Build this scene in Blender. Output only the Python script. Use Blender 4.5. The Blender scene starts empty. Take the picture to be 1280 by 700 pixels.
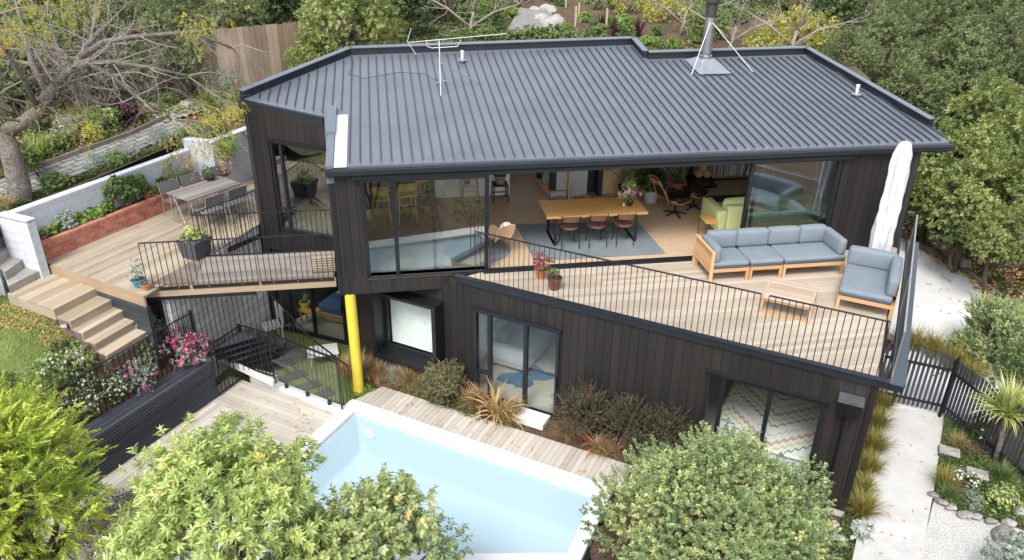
import bpy, math, random
import numpy as np
from mathutils import Vector, Matrix
random.seed(7)
RNG = np.random.default_rng(11)
scene = bpy.context.scene
COL = scene.collection
R_ = math.radians
# ------------------------------------------------------------------ camera model
F = 975.0; PIT = R_(27.15); ROL = R_(.78); CH = 10.0
AA = R_(9.6); BB = R_(-26.4)
fw = Vector((0, math.cos(PIT), -math.sin(PIT))); up_ = Vector((0, math.sin(PIT), math.cos(PIT))); rt_ = Vector((1, 0, 0))
CR = math.cos(ROL) * rt_ + math.sin(ROL) * up_
CU = -math.sin(ROL) * rt_ + math.cos(ROL) * up_
CAM = Vector((0, 0, CH))
def ray(x, y): return fw + CR * ((x - 640) / F) - CU * ((y - 350) / F)
def P(x, y, z):
    d = ray(x, y); return CAM + d * ((z - CH) / d.z)
def P2(x, y, z):
    p = P(x, y, z); return (p.x, p.y)
def Zat(b, x, y):
    d = ray(x, y); t = (b[0] * d.x + b[1] * d.y) / (d.x ** 2 + d.y ** 2); return CH + d.z * t
cam_d = bpy.data.cameras.new('camera'); cam = bpy.data.objects.new('camera', cam_d); COL.objects.link(cam)
cam_d.sensor_width = 36; cam_d.lens = F / 1280 * 36; cam_d.clip_end = 2000; cam_d.clip_start = .1
m = Matrix((CR, CU, -fw)).transposed().to_4x4(); m.translation = CAM; cam.matrix_world = m
scene.camera = cam
# ------------------------------------------------------------------ house frames
dA = Vector((math.cos(AA), math.sin(AA), 0)); eA = Vector((-math.sin(AA), math.cos(AA), 0)); OA = Vector((-3.52, 14.0, 0))
dB = Vector((math.cos(BB), math.sin(BB), 0)); eB = Vector((-math.sin(BB), math.cos(BB), 0)); OB = Vector((6.06, 10.63, 0))
def hA(u, v, z=0): return OA + dA * u + eA * v + Vector((0, 0, z))
def hB(u, v, z=0): return OB + dB * u + eB * v + Vector((0, 0, z))
def uvA(p): q = Vector((p[0], p[1], 0)) - OA; return (q.dot(dA), q.dot(eA))
def uvB(p): q = Vector((p[0], p[1], 0)) - OB; return (q.dot(dB), q.dot(eB))
FL = 2.75; LZ = 1.62
# ------------------------------------------------------------------ materials
MATS = {}
def newmat(name):
    m = bpy.data.materials.new(name); m.use_nodes = True; nt = m.node_tree; nt.nodes.clear()
    out = nt.nodes.new('ShaderNodeOutputMaterial'); MATS[name] = m
    return m, nt, out
def N(nt, typ, **kw):
    n = nt.nodes.new(typ)
    for k, v in kw.items():
        if k.startswith('_'): setattr(n, k[1:], v)
        else: n.inputs[k.replace('__', ' ')].default_value = v
    return n
def col4(c): return (c[0], c[1], c[2], 1)
def ramp(nt, cols, pos=None, interp='LINEAR'):
    r = nt.nodes.new('ShaderNodeValToRGB'); cr = r.color_ramp; cr.interpolation = interp
    n = len(cols); pos = pos or [i / (n - 1) for i in range(n)]
    while len(cr.elements) < n: cr.elements.new(.5)
    for e, c, p in zip(cr.elements, cols, pos): e.position = p; e.color = col4(c)
    return r
def plain(name, c, rough=.6, metal=0, noise=.12, nscale=6, bump=0, bscale=60, spec=.5, coat=0):
    m, nt, out = newmat(name); L = nt.links
    b = N(nt, 'ShaderNodeBsdfPrincipled', Roughness=rough, Metallic=metal); b.inputs['Specular IOR Level'].default_value = spec
    tc = N(nt, 'ShaderNodeTexCoord')
    no = N(nt, 'ShaderNodeTexNoise', Scale=nscale, Detail=6, Roughness=.65); L.new(tc.outputs['Object'], no.inputs['Vector'])
    r = ramp(nt, [tuple(x * (1 - noise) for x in c), tuple(min(1, x * (1 + noise)) for x in c)], [.3, .7])
    L.new(no.outputs['Fac'], r.inputs['Fac']); L.new(r.outputs['Color'], b.inputs['Base Color'])
    mr = N(nt, 'ShaderNodeMapRange'); mr.inputs['To Min'].default_value = max(0, rough - .08); mr.inputs['To Max'].default_value = min(1, rough + .08)
    L.new(no.outputs['Fac'], mr.inputs['Value']); L.new(mr.outputs[0], b.inputs['Roughness'])
    if bump:
        n2 = N(nt, 'ShaderNodeTexNoise', Scale=bscale, Detail=4); L.new(tc.outputs['Object'], n2.inputs['Vector'])
        bp = N(nt, 'ShaderNodeBump', Strength=bump, Distance=.02); L.new(n2.outputs['Fac'], bp.inputs['Height']); L.new(bp.outputs[0], b.inputs['Normal'])
    if coat: b.inputs['Coat Weight'].default_value = coat
    L.new(b.outputs[0], out.inputs[0]); return m
def wood(name, cols, rough=.7, gs=(1.2, 38), bump=.15, patch=.25, spec=.35, bvar=.5):
    """boards: UV u runs along the board; attribute rnd changes tone from board to board"""
    m, nt, out = newmat(name); L = nt.links
    b = N(nt, 'ShaderNodeBsdfPrincipled', Roughness=rough); b.inputs['Specular IOR Level'].default_value = spec
    uv = N(nt, 'ShaderNodeUVMap'); at = N(nt, 'ShaderNodeAttribute', _attribute_name='rnd')
    mp = N(nt, 'ShaderNodeVectorMath', _operation='MULTIPLY'); mp.inputs[1].default_value = (gs[0], gs[1], 1); L.new(uv.outputs[0], mp.inputs[0])
    cx = N(nt, 'ShaderNodeCombineXYZ'); mu = N(nt, 'ShaderNodeMath', _operation='MULTIPLY'); mu.inputs[1].default_value = 91.7
    L.new(at.outputs['Fac'], mu.inputs[0]); L.new(mu.outputs[0], cx.inputs[0]); L.new(mu.outputs[0], cx.inputs[2])
    ad = N(nt, 'ShaderNodeVectorMath', _operation='ADD'); L.new(mp.outputs[0], ad.inputs[0]); L.new(cx.outputs[0], ad.inputs[1])
    no = N(nt, 'ShaderNodeTexNoise', Scale=1, Detail=7, Roughness=.62); no.inputs['Distortion'].default_value = .4; L.new(ad.outputs[0], no.inputs['Vector'])
    tc = N(nt, 'ShaderNodeTexCoord'); n2 = N(nt, 'ShaderNodeTexNoise', Scale=1.3, Detail=4); L.new(tc.outputs['Object'], n2.inputs['Vector'])
    # mix grain + board + patch
    a1 = N(nt, 'ShaderNodeMath', _operation='MULTIPLY_ADD'); a1.inputs[1].default_value = .62; L.new(no.outputs['Fac'], a1.inputs[0])
    a2 = N(nt, 'ShaderNodeMath', _operation='MULTIPLY_ADD'); a2.inputs[1].default_value = bvar; a2.inputs[2].default_value = -.06 - patch * .5 + (.5 - bvar) * .5; L.new(at.outputs['Fac'], a2.inputs[0])
    a3 = N(nt, 'ShaderNodeMath', _operation='MULTIPLY_ADD'); a3.inputs[1].default_value = patch; L.new(n2.outputs['Fac'], a3.inputs[0]); L.new(a2.outputs[0], a3.inputs[2])
    L.new(a3.outputs[0], a1.inputs[2])
    r = ramp(nt, cols); L.new(a1.outputs[0], r.inputs['Fac']); L.new(r.outputs['Color'], b.inputs['Base Color'])
    if bump:
        bp = N(nt, 'ShaderNodeBump', Strength=bump, Distance=.01); L.new(no.outputs['Fac'], bp.inputs['Height']); L.new(bp.outputs[0], b.inputs['Normal'])
    L.new(b.outputs[0], out.inputs[0]); return m
def leafmat(name, cols, pos=None, rough=.5, trans=.35, spec=.4):
    m, nt, out = newmat(name); L = nt.links
    at = N(nt, 'ShaderNodeAttribute', _attribute_name='rnd'); r = ramp(nt, cols, pos); L.new(at.outputs['Fac'], r.inputs['Fac'])
    b = N(nt, 'ShaderNodeBsdfPrincipled', Roughness=rough); b.inputs['Specular IOR Level'].default_value = spec
    t = N(nt, 'ShaderNodeBsdfTranslucent'); mx = N(nt, 'ShaderNodeMixShader', Fac=trans)
    hs = N(nt, 'ShaderNodeHueSaturation', Saturation=1.1, Value=1.15); L.new(r.outputs['Color'], hs.inputs['Color'])
    L.new(r.outputs['Color'], b.inputs['Base Color']); L.new(hs.outputs[0], t.inputs['Color'])
    L.new(b.outputs[0], mx.inputs[1]); L.new(t.outputs[0], mx.inputs[2]); L.new(mx.outputs[0], out.inputs[0]); return m
def groundmat(name, cols, scale=3, pos=None, rough=.9, bump=.6, bscale=40, fine=.5, dist=.05):
    m, nt, out = newmat(name); L = nt.links
    b = N(nt, 'ShaderNodeBsdfPrincipled', Roughness=rough); b.inputs['Specular IOR Level'].default_value = .2
    tc = N(nt, 'ShaderNodeTexCoord'); n1 = N(nt, 'ShaderNodeTexNoise', Scale=scale, Detail=8, Roughness=.7); L.new(tc.outputs['Object'], n1.inputs['Vector'])
    n2 = N(nt, 'ShaderNodeTexNoise', Scale=bscale, Detail=5, Roughness=.7); L.new(tc.outputs['Object'], n2.inputs['Vector'])
    mx = N(nt, 'ShaderNodeMix', Factor=fine); L.new(n1.outputs['Fac'], mx.inputs[2]); L.new(n2.outputs['Fac'], mx.inputs[3])
    r = ramp(nt, cols, pos or [.33 + .34 * i / (len(cols) - 1) for i in range(len(cols))]); L.new(mx.outputs[0], r.inputs['Fac']); L.new(r.outputs['Color'], b.inputs['Base Color'])
    bp = N(nt, 'ShaderNodeBump', Strength=bump, Distance=dist); L.new(n2.outputs['Fac'], bp.inputs['Height']); L.new(bp.outputs[0], b.inputs['Normal'])
    L.new(b.outputs[0], out.inputs[0]); return m
def brickmat(name, c1, c2, mortar, bw, bh, ms=.01, rough=.8, bump=.4, noise=.1, squash=.5, bias=0):
    m, nt, out = newmat(name); L = nt.links
    b = N(nt, 'ShaderNodeBsdfPrincipled', Roughness=rough); b.inputs['Specular IOR Level'].default_value = .25
    uv = N(nt, 'ShaderNodeUVMap'); br = N(nt, 'ShaderNodeTexBrick', Scale=1, Color1=col4(c1), Color2=col4(c2), Mortar=col4(mortar))
    br.inputs['Brick Width'].default_value = bw; br.inputs['Row Height'].default_value = bh; br.inputs['Mortar Size'].default_value = ms; br.inputs['Mortar Smooth'].default_value = .3; br.inputs['Bias'].default_value = bias
    br.offset = squash
    L.new(uv.outputs[0], br.inputs['Vector'])
    tc = N(nt, 'ShaderNodeTexCoord'); no = N(nt, 'ShaderNodeTexNoise', Scale=5, Detail=8, Roughness=.7); L.new(tc.outputs['Object'], no.inputs['Vector'])
    mr = N(nt, 'ShaderNodeMapRange'); mr.inputs['From Min'].default_value = .3; mr.inputs['From Max'].default_value = .7; mr.inputs['To Min'].default_value = 1 - noise; mr.inputs['To Max'].default_value = 1 + noise; L.new(no.outputs['Fac'], mr.inputs['Value'])
    hs = N(nt, 'ShaderNodeHueSaturation'); L.new(br.outputs['Color'], hs.inputs['Color']); L.new(mr.outputs[0], hs.inputs['Value']); L.new(hs.outputs[0], b.inputs['Base Color'])
    bp = N(nt, 'ShaderNodeBump', Strength=bump, Distance=-.01); L.new(br.outputs['Fac'], bp.inputs['Height']); L.new(bp.outputs[0], b.inputs['Normal'])
    L.new(b.outputs[0], out.inputs[0]); return m
def fres(nt, ior):
    """fresnel that reads the same from both sides of a thin pane"""
    L = nt.links; g = N(nt, 'ShaderNodeNewGeometry'); mr = N(nt, 'ShaderNodeMapRange'); mr.inputs['To Min'].default_value = ior; mr.inputs['To Max'].default_value = 1 / ior
    L.new(g.outputs['Backfacing'], mr.inputs['Value']); f = N(nt, 'ShaderNodeFresnel'); L.new(mr.outputs[0], f.inputs['IOR']); return f
def glassmat(name, tint=(.86, .93, .92), ior=1.6, rough=0.0):
    m, nt, out = newmat(name); L = nt.links
    t = N(nt, 'ShaderNodeBsdfTransparent', Color=col4(tint)); g = N(nt, 'ShaderNodeBsdfGlossy', Roughness=rough, Color=(1, 1, 1, 1)); f = fres(nt, ior)
    mx = N(nt, 'ShaderNodeMixShader'); L.new(f.outputs[0], mx.inputs[0]); L.new(t.outputs[0], mx.inputs[1]); L.new(g.outputs[0], mx.inputs[2]); L.new(mx.outputs[0], out.inputs[0]); return m
def watermat(name):
    m, nt, out = newmat(name); L = nt.links
    t = N(nt, 'ShaderNodeBsdfTransparent', Color=(.905, .972, .988, 1)); g = N(nt, 'ShaderNodeBsdfGlossy', Roughness=.02); f = fres(nt, 1.5)
    tc = N(nt, 'ShaderNodeTexCoord'); no = N(nt, 'ShaderNodeTexNoise', Scale=1.6, Detail=3); L.new(tc.outputs['Object'], no.inputs['Vector'])
    bp = N(nt, 'ShaderNodeBump', Strength=.25, Distance=.05); L.new(no.outputs['Fac'], bp.inputs['Height']); L.new(bp.outputs[0], g.inputs['Normal'])
    mx = N(nt, 'ShaderNodeMixShader'); L.new(f.outputs[0], mx.inputs[0]); df = N(nt, 'ShaderNodeBsdfDiffuse', Color=(.56, .71, .77, 1)); m0 = N(nt, 'ShaderNodeMixShader', Fac=.38); L.new(t.outputs[0], m0.inputs[1]); L.new(df.outputs[0], m0.inputs[2]); L.new(m0.outputs[0], mx.inputs[1]); L.new(g.outputs[0], mx.inputs[2]); L.new(mx.outputs[0], out.inputs[0]); return m
def zigzagmat(name):
    m, nt, out = newmat(name); L = nt.links
    b = N(nt, 'ShaderNodeBsdfPrincipled', Roughness=.9); uv = N(nt, 'ShaderNodeUVMap'); sp = N(nt, 'ShaderNodeSeparateXYZ'); L.new(uv.outputs[0], sp.inputs[0])
    pp = N(nt, 'ShaderNodeMath', _operation='PINGPONG'); pp.inputs[1].default_value = .06; L.new(sp.outputs[0], pp.inputs[0])
    p2 = N(nt, 'ShaderNodeMath', _operation='PINGPONG'); p2.inputs[1].default_value = .85; L.new(sp.outputs[0], p2.inputs[0])
    ad = N(nt, 'ShaderNodeMath', _operation='MULTIPLY_ADD'); ad.inputs[1].default_value = 1.5; L.new(pp.outputs[0], ad.inputs[0]); L.new(p2.outputs[0], ad.inputs[2])
    a2 = N(nt, 'ShaderNodeMath', _operation='ADD'); L.new(ad.outputs[0], a2.inputs[0]); L.new(sp.outputs[1], a2.inputs[1])
    fr = N(nt, 'ShaderNodeMath', _operation='FRACT'); L.new(a2.outputs[0], fr.inputs[0])
    w = (.78, .76, .72)
    r = ramp(nt, [w, (.2, .22, .2), w, (.62, .58, .35), w, (.62, .36, .3), w, w, (.55, .6, .42), w], [0, .12, .17, .3, .38, .5, .6, .72, .8, .86], 'CONSTANT')
    L.new(fr.outputs[0], r.inputs['Fac']); L.new(r.outputs['Color'], b.inputs['Base Color']); L.new(b.outputs[0], out.inputs[0]); return m

M = {}
M['charred'] = wood('charred_timber', [(.005, .0048, .005), (.010, .0093, .0093), (.021, .0165, .0145), (.043, .031, .025)], rough=.62, gs=(.8, 26), bump=.35, patch=.35, spec=.4, bvar=.24)
M['black'] = plain('black_metal', (.007, .008, .010), .45, 0, .2, 3)
M['frame'] = plain('dark_blue_grey_aluminium', (.009, .012, .016), .45, 0, .15, 3)
M['rail'] = plain('black_powder_coat', (.008, .009, .011), .5, 0, .2, 5)
M['flash'] = plain('dark_flashing', (.012, .015, .021), .42, 0, .15, 2)
M['roof'] = plain('roof_steel', (.112, .123, .145), .36, 0, .14, .9, spec=.5)
M['ribs'] = plain('shade_dark_rib_steel', (.042, .05, .066), .4, 0, .1, 2)  # same steel as the roof sheet, darkened to paint the ribs' shaded sides
M['rooflite'] = plain('pale_roof_capping', (.115, .13, .15), .35, 0, .08, 2)
M['capdark'] = plain('dark_capping', (.045, .055, .07), .35, 0, .1, 2)
M['whitesheet'] = plain('white_sheet', (.52, .52, .51), .6, 0, .05, 3)
M['glass'] = glassmat('window_glass', (.82, .88, .885), 2.45)
M['mirrorglass'] = glassmat('corner_window_glass', (.84, .9, .9), 2.75)
M['lowglass'] = glassmat('lower_window_glass', (.93, .955, .95), 1.5)
M['clear'] = glassmat('clear_glass', (.93, .96, .95), 1.45)
M['deck'] = wood('weathered_deck', [(.23, .2, .165), (.37, .335, .285), (.45, .415, .36), (.53, .495, .44)], patch=.45, gs=(1.0, 40))
M['deckup'] = wood('upper_deck_boards', [(.24, .18, .125), (.35, .29, .22), (.43, .37, .30), (.5, .445, .375)], bvar=.4, patch=.4, gs=(1.0, 40))
M['terr'] = wood('terrace_boards', [(.17, .13, .09), (.28, .225, .16), (.365, .305, .23), (.44, .38, .3)], patch=.45, gs=(1.0, 40))
M['tread'] = wood('stair_timber', [(.2, .15, .095), (.32, .255, .175), (.39, .325, .235), (.45, .385, .29)], patch=.4, gs=(1, 40))
M['beam'] = wood('old_beam', [(.12, .075, .045), (.25, .165, .10), (.34, .25, .165), (.45, .36, .26)], patch=.5)
M['brown'] = wood('brown_boards', [(.08, .055, .045), (.15, .105, .085), (.2, .155, .13), (.27, .22, .19)], patch=.4)
M['greywood'] = wood('grey_weathered_wood', [(.12, .10, .09), (.2, .175, .155), (.27, .24, .215), (.35, .315, .285)], patch=.3)
M['slat'] = wood('black_stained_slats', [(.018, .02, .025), (.036, .04, .049), (.052, .058, .07), (.075, .08, .095)], rough=.5, bump=.2)
M['teak'] = wood('teak', [(.26, .125, .05), (.43, .24, .11), (.54, .33, .17), (.62, .42, .25)], patch=.3)
M['teaktop'] = wood('teak_slats', [(.2, .13, .085), (.34, .25, .18), (.46, .36, .28), (.55, .46, .38)], patch=.3)
M['oak'] = wood('oak_slab', [(.28, .12, .03), (.45, .23, .07), (.57, .33, .12), (.66, .43, .2)], rough=.45, gs=(2, 30), patch=.5)
M['plywood'] = wood('walnut_ply', [(.24, .1, .035), (.38, .18, .065), (.46, .24, .1), (.55, .32, .15)], rough=.4, gs=(2, 22), patch=.2)
M['darkwood'] = wood('dark_chair_wood', [(.05, .025, .018), (.1, .05, .035), (.15, .078, .055), (.2, .11, .08)], rough=.45)
M['osb'] = groundmat('chipboard', [(.42, .27, .14), (.56, .39, .22), (.66, .49, .31)], 9, bump=.1, bscale=45, rough=.7)
M['cork'] = groundmat('cork_floor', [(.37, .26, .165), (.46, .34, .225), (.53, .405, .28)], 8, bump=.05, bscale=70, rough=.55)
M['whitewall'] = plain('white_plaster', (.84, .84, .82), .8, 0, .03)
M['greypanel'] = plain('grey_panel', (.42, .42, .43), .7, 0, .04)
M['darkwall'] = plain('dark_panel', (.02, .021, .024), .6)
M['concrete'] = groundmat('white_concrete', [(.34, .335, .315), (.46, .455, .435), (.53, .525, .505)], 1.1, rough=.8, bump=.15, bscale=50, fine=.35)
M['gravel'] = groundmat('white_gravel', [(.25, .245, .23), (.62, .61, .58), (.78, .77, .74)], 4, rough=.95, bump=1, bscale=34, fine=.85)
M['greygravel'] = groundmat('grey_gravel', [(.1, .1, .1), (.24, .235, .23), (.36, .35, .34)], 4, rough=.95, bump=1, bscale=30, fine=.8)
M['drive'] = groundmat('driveway_concrete', [(.46, .465, .46), (.55, .55, .54), (.62, .62, .61)], .7, rough=.85, bump=.15, bscale=60, fine=.25)
M['coping'] = plain('white_stone_coping', (.6, .6, .59), .6, 0, .05, 3, bump=.08)
M['soil'] = groundmat('bark_mulch', [(.045, .026, .017), (.1, .06, .04), (.17, .11, .075), (.25, .18, .13)], 3, bump=1, bscale=26, fine=.6, dist=.08)
M['grassground'] = groundmat('lawn_turf', [(.075, .11, .025), (.14, .19, .045), (.2, .24, .075), (.27, .25, .12)], 1.6, bump=.8, bscale=45, fine=.45)
M['rough'] = groundmat('hill_soil', [(.05, .05, .02), (.1, .085, .04), (.16, .12, .075), (.23, .17, .12)], 1.2, bump=1, bscale=20, fine=.5, dist=.1)
M['rock'] = groundmat('rock', [(.11, .105, .10), (.25, .24, .22), (.4, .37, .33)], 3, bump=.8, bscale=14, fine=.4, dist=.06)
M['whiterock'] = groundmat('pale_rock', [(.2, .19, .175), (.34, .325, .3), (.46, .45, .42)], 4, bump=.8, bscale=20, fine=.4)
M['block'] = brickmat('painted_block', (.5, .52, .56), (.48, .5, .54), (.36, .38, .42), .4, .2, .006, bump=.5, noise=.07)
M['blockcap'] = plain('painted_block_cap', (.6, .62, .66), .7, 0, .06, 4, bump=.1)
M['greyblock'] = brickmat('grey_block', (.74, .74, .73), (.6, .6, .6), (.3, .3, .3), .4, .2, .008, bump=.5, noise=.12)
M['brick'] = brickmat('red_brick', (.36, .1, .06), (.5, .2, .135), (.36, .25, .2), .21, .075, .007, bump=.8, noise=.28, bias=-.1)
M['paver'] = brickmat('grey_paver', (.19, .185, .175), (.27, .26, .245), (.06, .07, .04), .45, .22, .022, bump=.8, noise=.2)
M['poolin'] = plain('pool_plaster', (.50, .60, .66), .6, 0, .03, 1.5)
M['water'] = watermat('pool_water')
M['yellow'] = plain('yellow_paint', (.66, .5, .05), .4, 0, .06, 3)
M['white'] = plain('white_paint', (.62, .62, .61), .5, 0, .04)
M['canvas'] = plain('white_canvas', (.52, .52, .52), .85, 0, .04, 6, bump=.15, bscale=200)
M['cushion'] = plain('blue_grey_fabric', (.165, .195, .222), .9, 0, .07, 5, bump=.2, bscale=300, spec=.2)
M['cushdark'] = plain('dark_blue_piping', (.05, .075, .1), .9, 0, .07, 5)
M['green'] = plain('pale_green_fabric', (.52, .58, .27), .85, 0, .05, 5)
M['leather'] = plain('black_leather', (.012, .011, .012), .38, 0, .2, 9)
M['hide'] = plain('tan_hide', (.62, .38, .25), .6, 0, .12, 5)
M['cream'] = plain('cream_wool', (.72, .66, .56), .9, 0, .06, 8)
M['rug'] = groundmat('grey_rug', [(.12, .145, .16), (.165, .19, .205), (.22, .25, .26)], 1.7, bump=.2, bscale=35, fine=.4)
M['blackrug'] = brickmat('black_patterned_rug', (.012, .012, .014), (.022, .022, .024), (.055, .055, .06), .3, .16, .02, bump=.1, noise=.2)
M['bluehide'] = plain('blue_dyed_hide', (.07, .15, .26), .7, 0, .3, 4)
M['terracotta'] = plain('terracotta', (.42, .16, .075), .8, 0, .2, 7)
M['browngl'] = plain('brown_glazed_pot', (.13, .05, .04), .35, 0, .25, 8)
M['blackpot'] = plain('black_pot', (.015, .015, .018), .4, 0, .2)
M['teal'] = plain('teal_glaze', (.02, .22, .28), .3, 0, .1)
M['fibre'] = plain('dark_fibre_cement', (.055, .058, .066), .7, 0, .2, 8)
M['steel'] = plain('galvanised_steel', (.45, .47, .5), .32, .9, .18, 5)
M['soot'] = plain('sooty_steel', (.07, .06, .055), .55, .6, .3, 5)
M['lead'] = plain('lead_flashing', (.26, .28, .3), .45, .4, .15, 4)
M['chrome'] = plain('polished_steel', (.6, .6, .6), .2, 1, .05)
M['red'] = plain('red_vinyl', (.45, .08, .03), .4)
M['mesh'] = plain('grey_sling_mesh', (.13, .13, .135), .8)
M['alu'] = plain('brushed_alu', (.5, .49, .47), .35, .8, .1)
M['bark'] = groundmat('grey_bark', [(.10, .085, .07), (.21, .185, .16), (.32, .29, .255)], 5, bump=1, bscale=11, fine=.55, dist=.12)
M['darkbark'] = groundmat('brown_bark', [(.045, .032, .024), (.10, .072, .052), (.17, .13, .1)], 5, bump=1, bscale=18, fine=.5)
M['twig'] = plain('pale_twig', (.23, .2, .175), .8, 0, .2, 5)
M['fencewood'] = wood('old_fence', [(.1, .07, .045), (.19, .14, .1), (.27, .21, .155), (.36, .29, .225)], patch=.5)
M['timberedge'] = wood('sleeper', [(.08, .065, .05), (.15, .125, .1), (.2, .175, .15), (.27, .24, .21)], patch=.5)
M['stonestep'] = groundmat('sawn_stone', [(.16, .15, .13), (.29, .275, .245), (.4, .38, .345)], 3, bump=.6, bscale=22, fine=.5)
M['blind'] = plain('white_blind', (.78, .8, .77), .6, 0, .03)
M['quilt'] = zigzagmat('zigzag_quilt')
M['linen'] = plain('white_linen', (.74, .73, .7), .9, 0, .05, 3)
M['navy'] = plain('navy_cloth', (.03, .07, .16), .9)
M['carpet'] = groundmat('pale_floor', [(.33, .31, .27), (.41, .385, .34), (.48, .455, .41)], 3, bump=.1, bscale=60)
M['lampw'] = plain('pool_light_lens', (.9, .9, .86), .2, 0, .01)
M['pink'] = leafmat('pink_petals', [(.35, .015, .1), (.55, .035, .18), (.65, .12, .28)], trans=.3)
M['whitefl'] = leafmat('white_petals', [(.75, .75, .72), (.85, .85, .8), (.85, .8, .7)], trans=.25)
M['palepink'] = leafmat('pale_pink_petals', [(.75, .55, .62), (.8, .4, .6), (.85, .75, .8)], trans=.25)
M['yellowfl'] = leafmat('yellow_leaflets', [(.5, .3, .06), (.56, .44, .09), (.34, .38, .1), (.24, .3, .08)], trans=.4)
M['creamfl'] = leafmat('cream_florets', [(.6, .58, .22), (.72, .7, .36), (.45, .5, .16)], trans=.3)
def G(name, *c, **k):
    f = LK.get(name, 1.3); M[name] = leafmat(name + '_leaves', [tuple(min(.8, x * f) for x in q) for q in c], **k)
LK = {'lime': 1.6, 'pitto': 1.45, 'conifer': 1.6, 'camellia': 1.75, 'purple': 1, 'litter': 1, 'redflax': 1.1, 'peach': 1.1}
G('lime', (.15, .19, .06), (.235, .29, .095), (.31, .36, .13), (.40, .40, .16), (.52, .38, .1), pos=[0, .35, .7, .93, 1])
G('conifer', (.105, .15, .03), (.22, .28, .045), (.34, .39, .07), (.47, .48, .12))
G('camellia', (.09, .125, .055), (.18, .22, .09), (.29, .31, .13), (.42, .38, .18), (.5, .24, .09), pos=[0, .4, .8, .97, 1])
G('pitto', (.09, .125, .055), (.155, .205, .09), (.24, .29, .135), (.36, .38, .15), (.45, .44, .2), pos=[0, .35, .65, .85, 1])
G('olive', (.055, .075, .032), (.10, .13, .052), (.155, .185, .08), (.22, .245, .12))
G('bright', (.075, .105, .032), (.14, .18, .052), (.22, .26, .085), (.34, .34, .14))
G('dark', (.02, .035, .012), (.04, .065, .022), (.07, .10, .035), (.12, .14, .06))
G('mid', (.045, .075, .022), (.085, .13, .04), (.14, .19, .06), (.21, .25, .09))
G('fresh', (.08, .14, .03), (.14, .22, .05), (.2, .28, .075), (.28, .34, .11))
G('grey', (.12, .15, .12), (.2, .24, .19), (.3, .33, .28), (.42, .44, .4))
G('silver', (.2, .24, .21), (.33, .37, .33), (.48, .5, .46))
G('bronze', (.035, .033, .02), (.065, .06, .038), (.105, .095, .06), (.17, .14, .09))
G('bronzeg', (.06, .06, .03), (.12, .12, .06), (.19, .18, .09), (.28, .24, .14))
G('straw', (.16, .10, .045), (.28, .2, .09), (.4, .31, .17), (.22, .22, .09))
G('redflax', (.2, .05, .04), (.42, .16, .12), (.55, .33, .2), (.3, .22, .1))
G('peach', (.35, .13, .07), (.55, .3, .16), (.6, .46, .25), (.3, .28, .1))
G('purple', (.03, .012, .02), (.07, .03, .04), (.12, .06, .07))
G('gold', (.10, .09, .02), (.19, .165, .04), (.28, .23, .065), (.16, .18, .05))
G('yellowg', (.13, .16, .035), (.24, .26, .055), (.36, .34, .075), (.48, .38, .08))
G('cordy', (.16, .2, .05), (.26, .31, .08), (.38, .41, .15), (.5, .5, .24))
G('grassb', (.09, .14, .03), (.17, .22, .05), (.25, .28, .09), (.33, .3, .15))
G('litter', (.32, .16, .05), (.45, .27, .09), (.5, .36, .16), (.22, .11, .05), trans=.1)
G('autumn', (.35, .09, .05), (.5, .22, .16), (.45, .35, .22), (.2, .2, .08))
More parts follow.
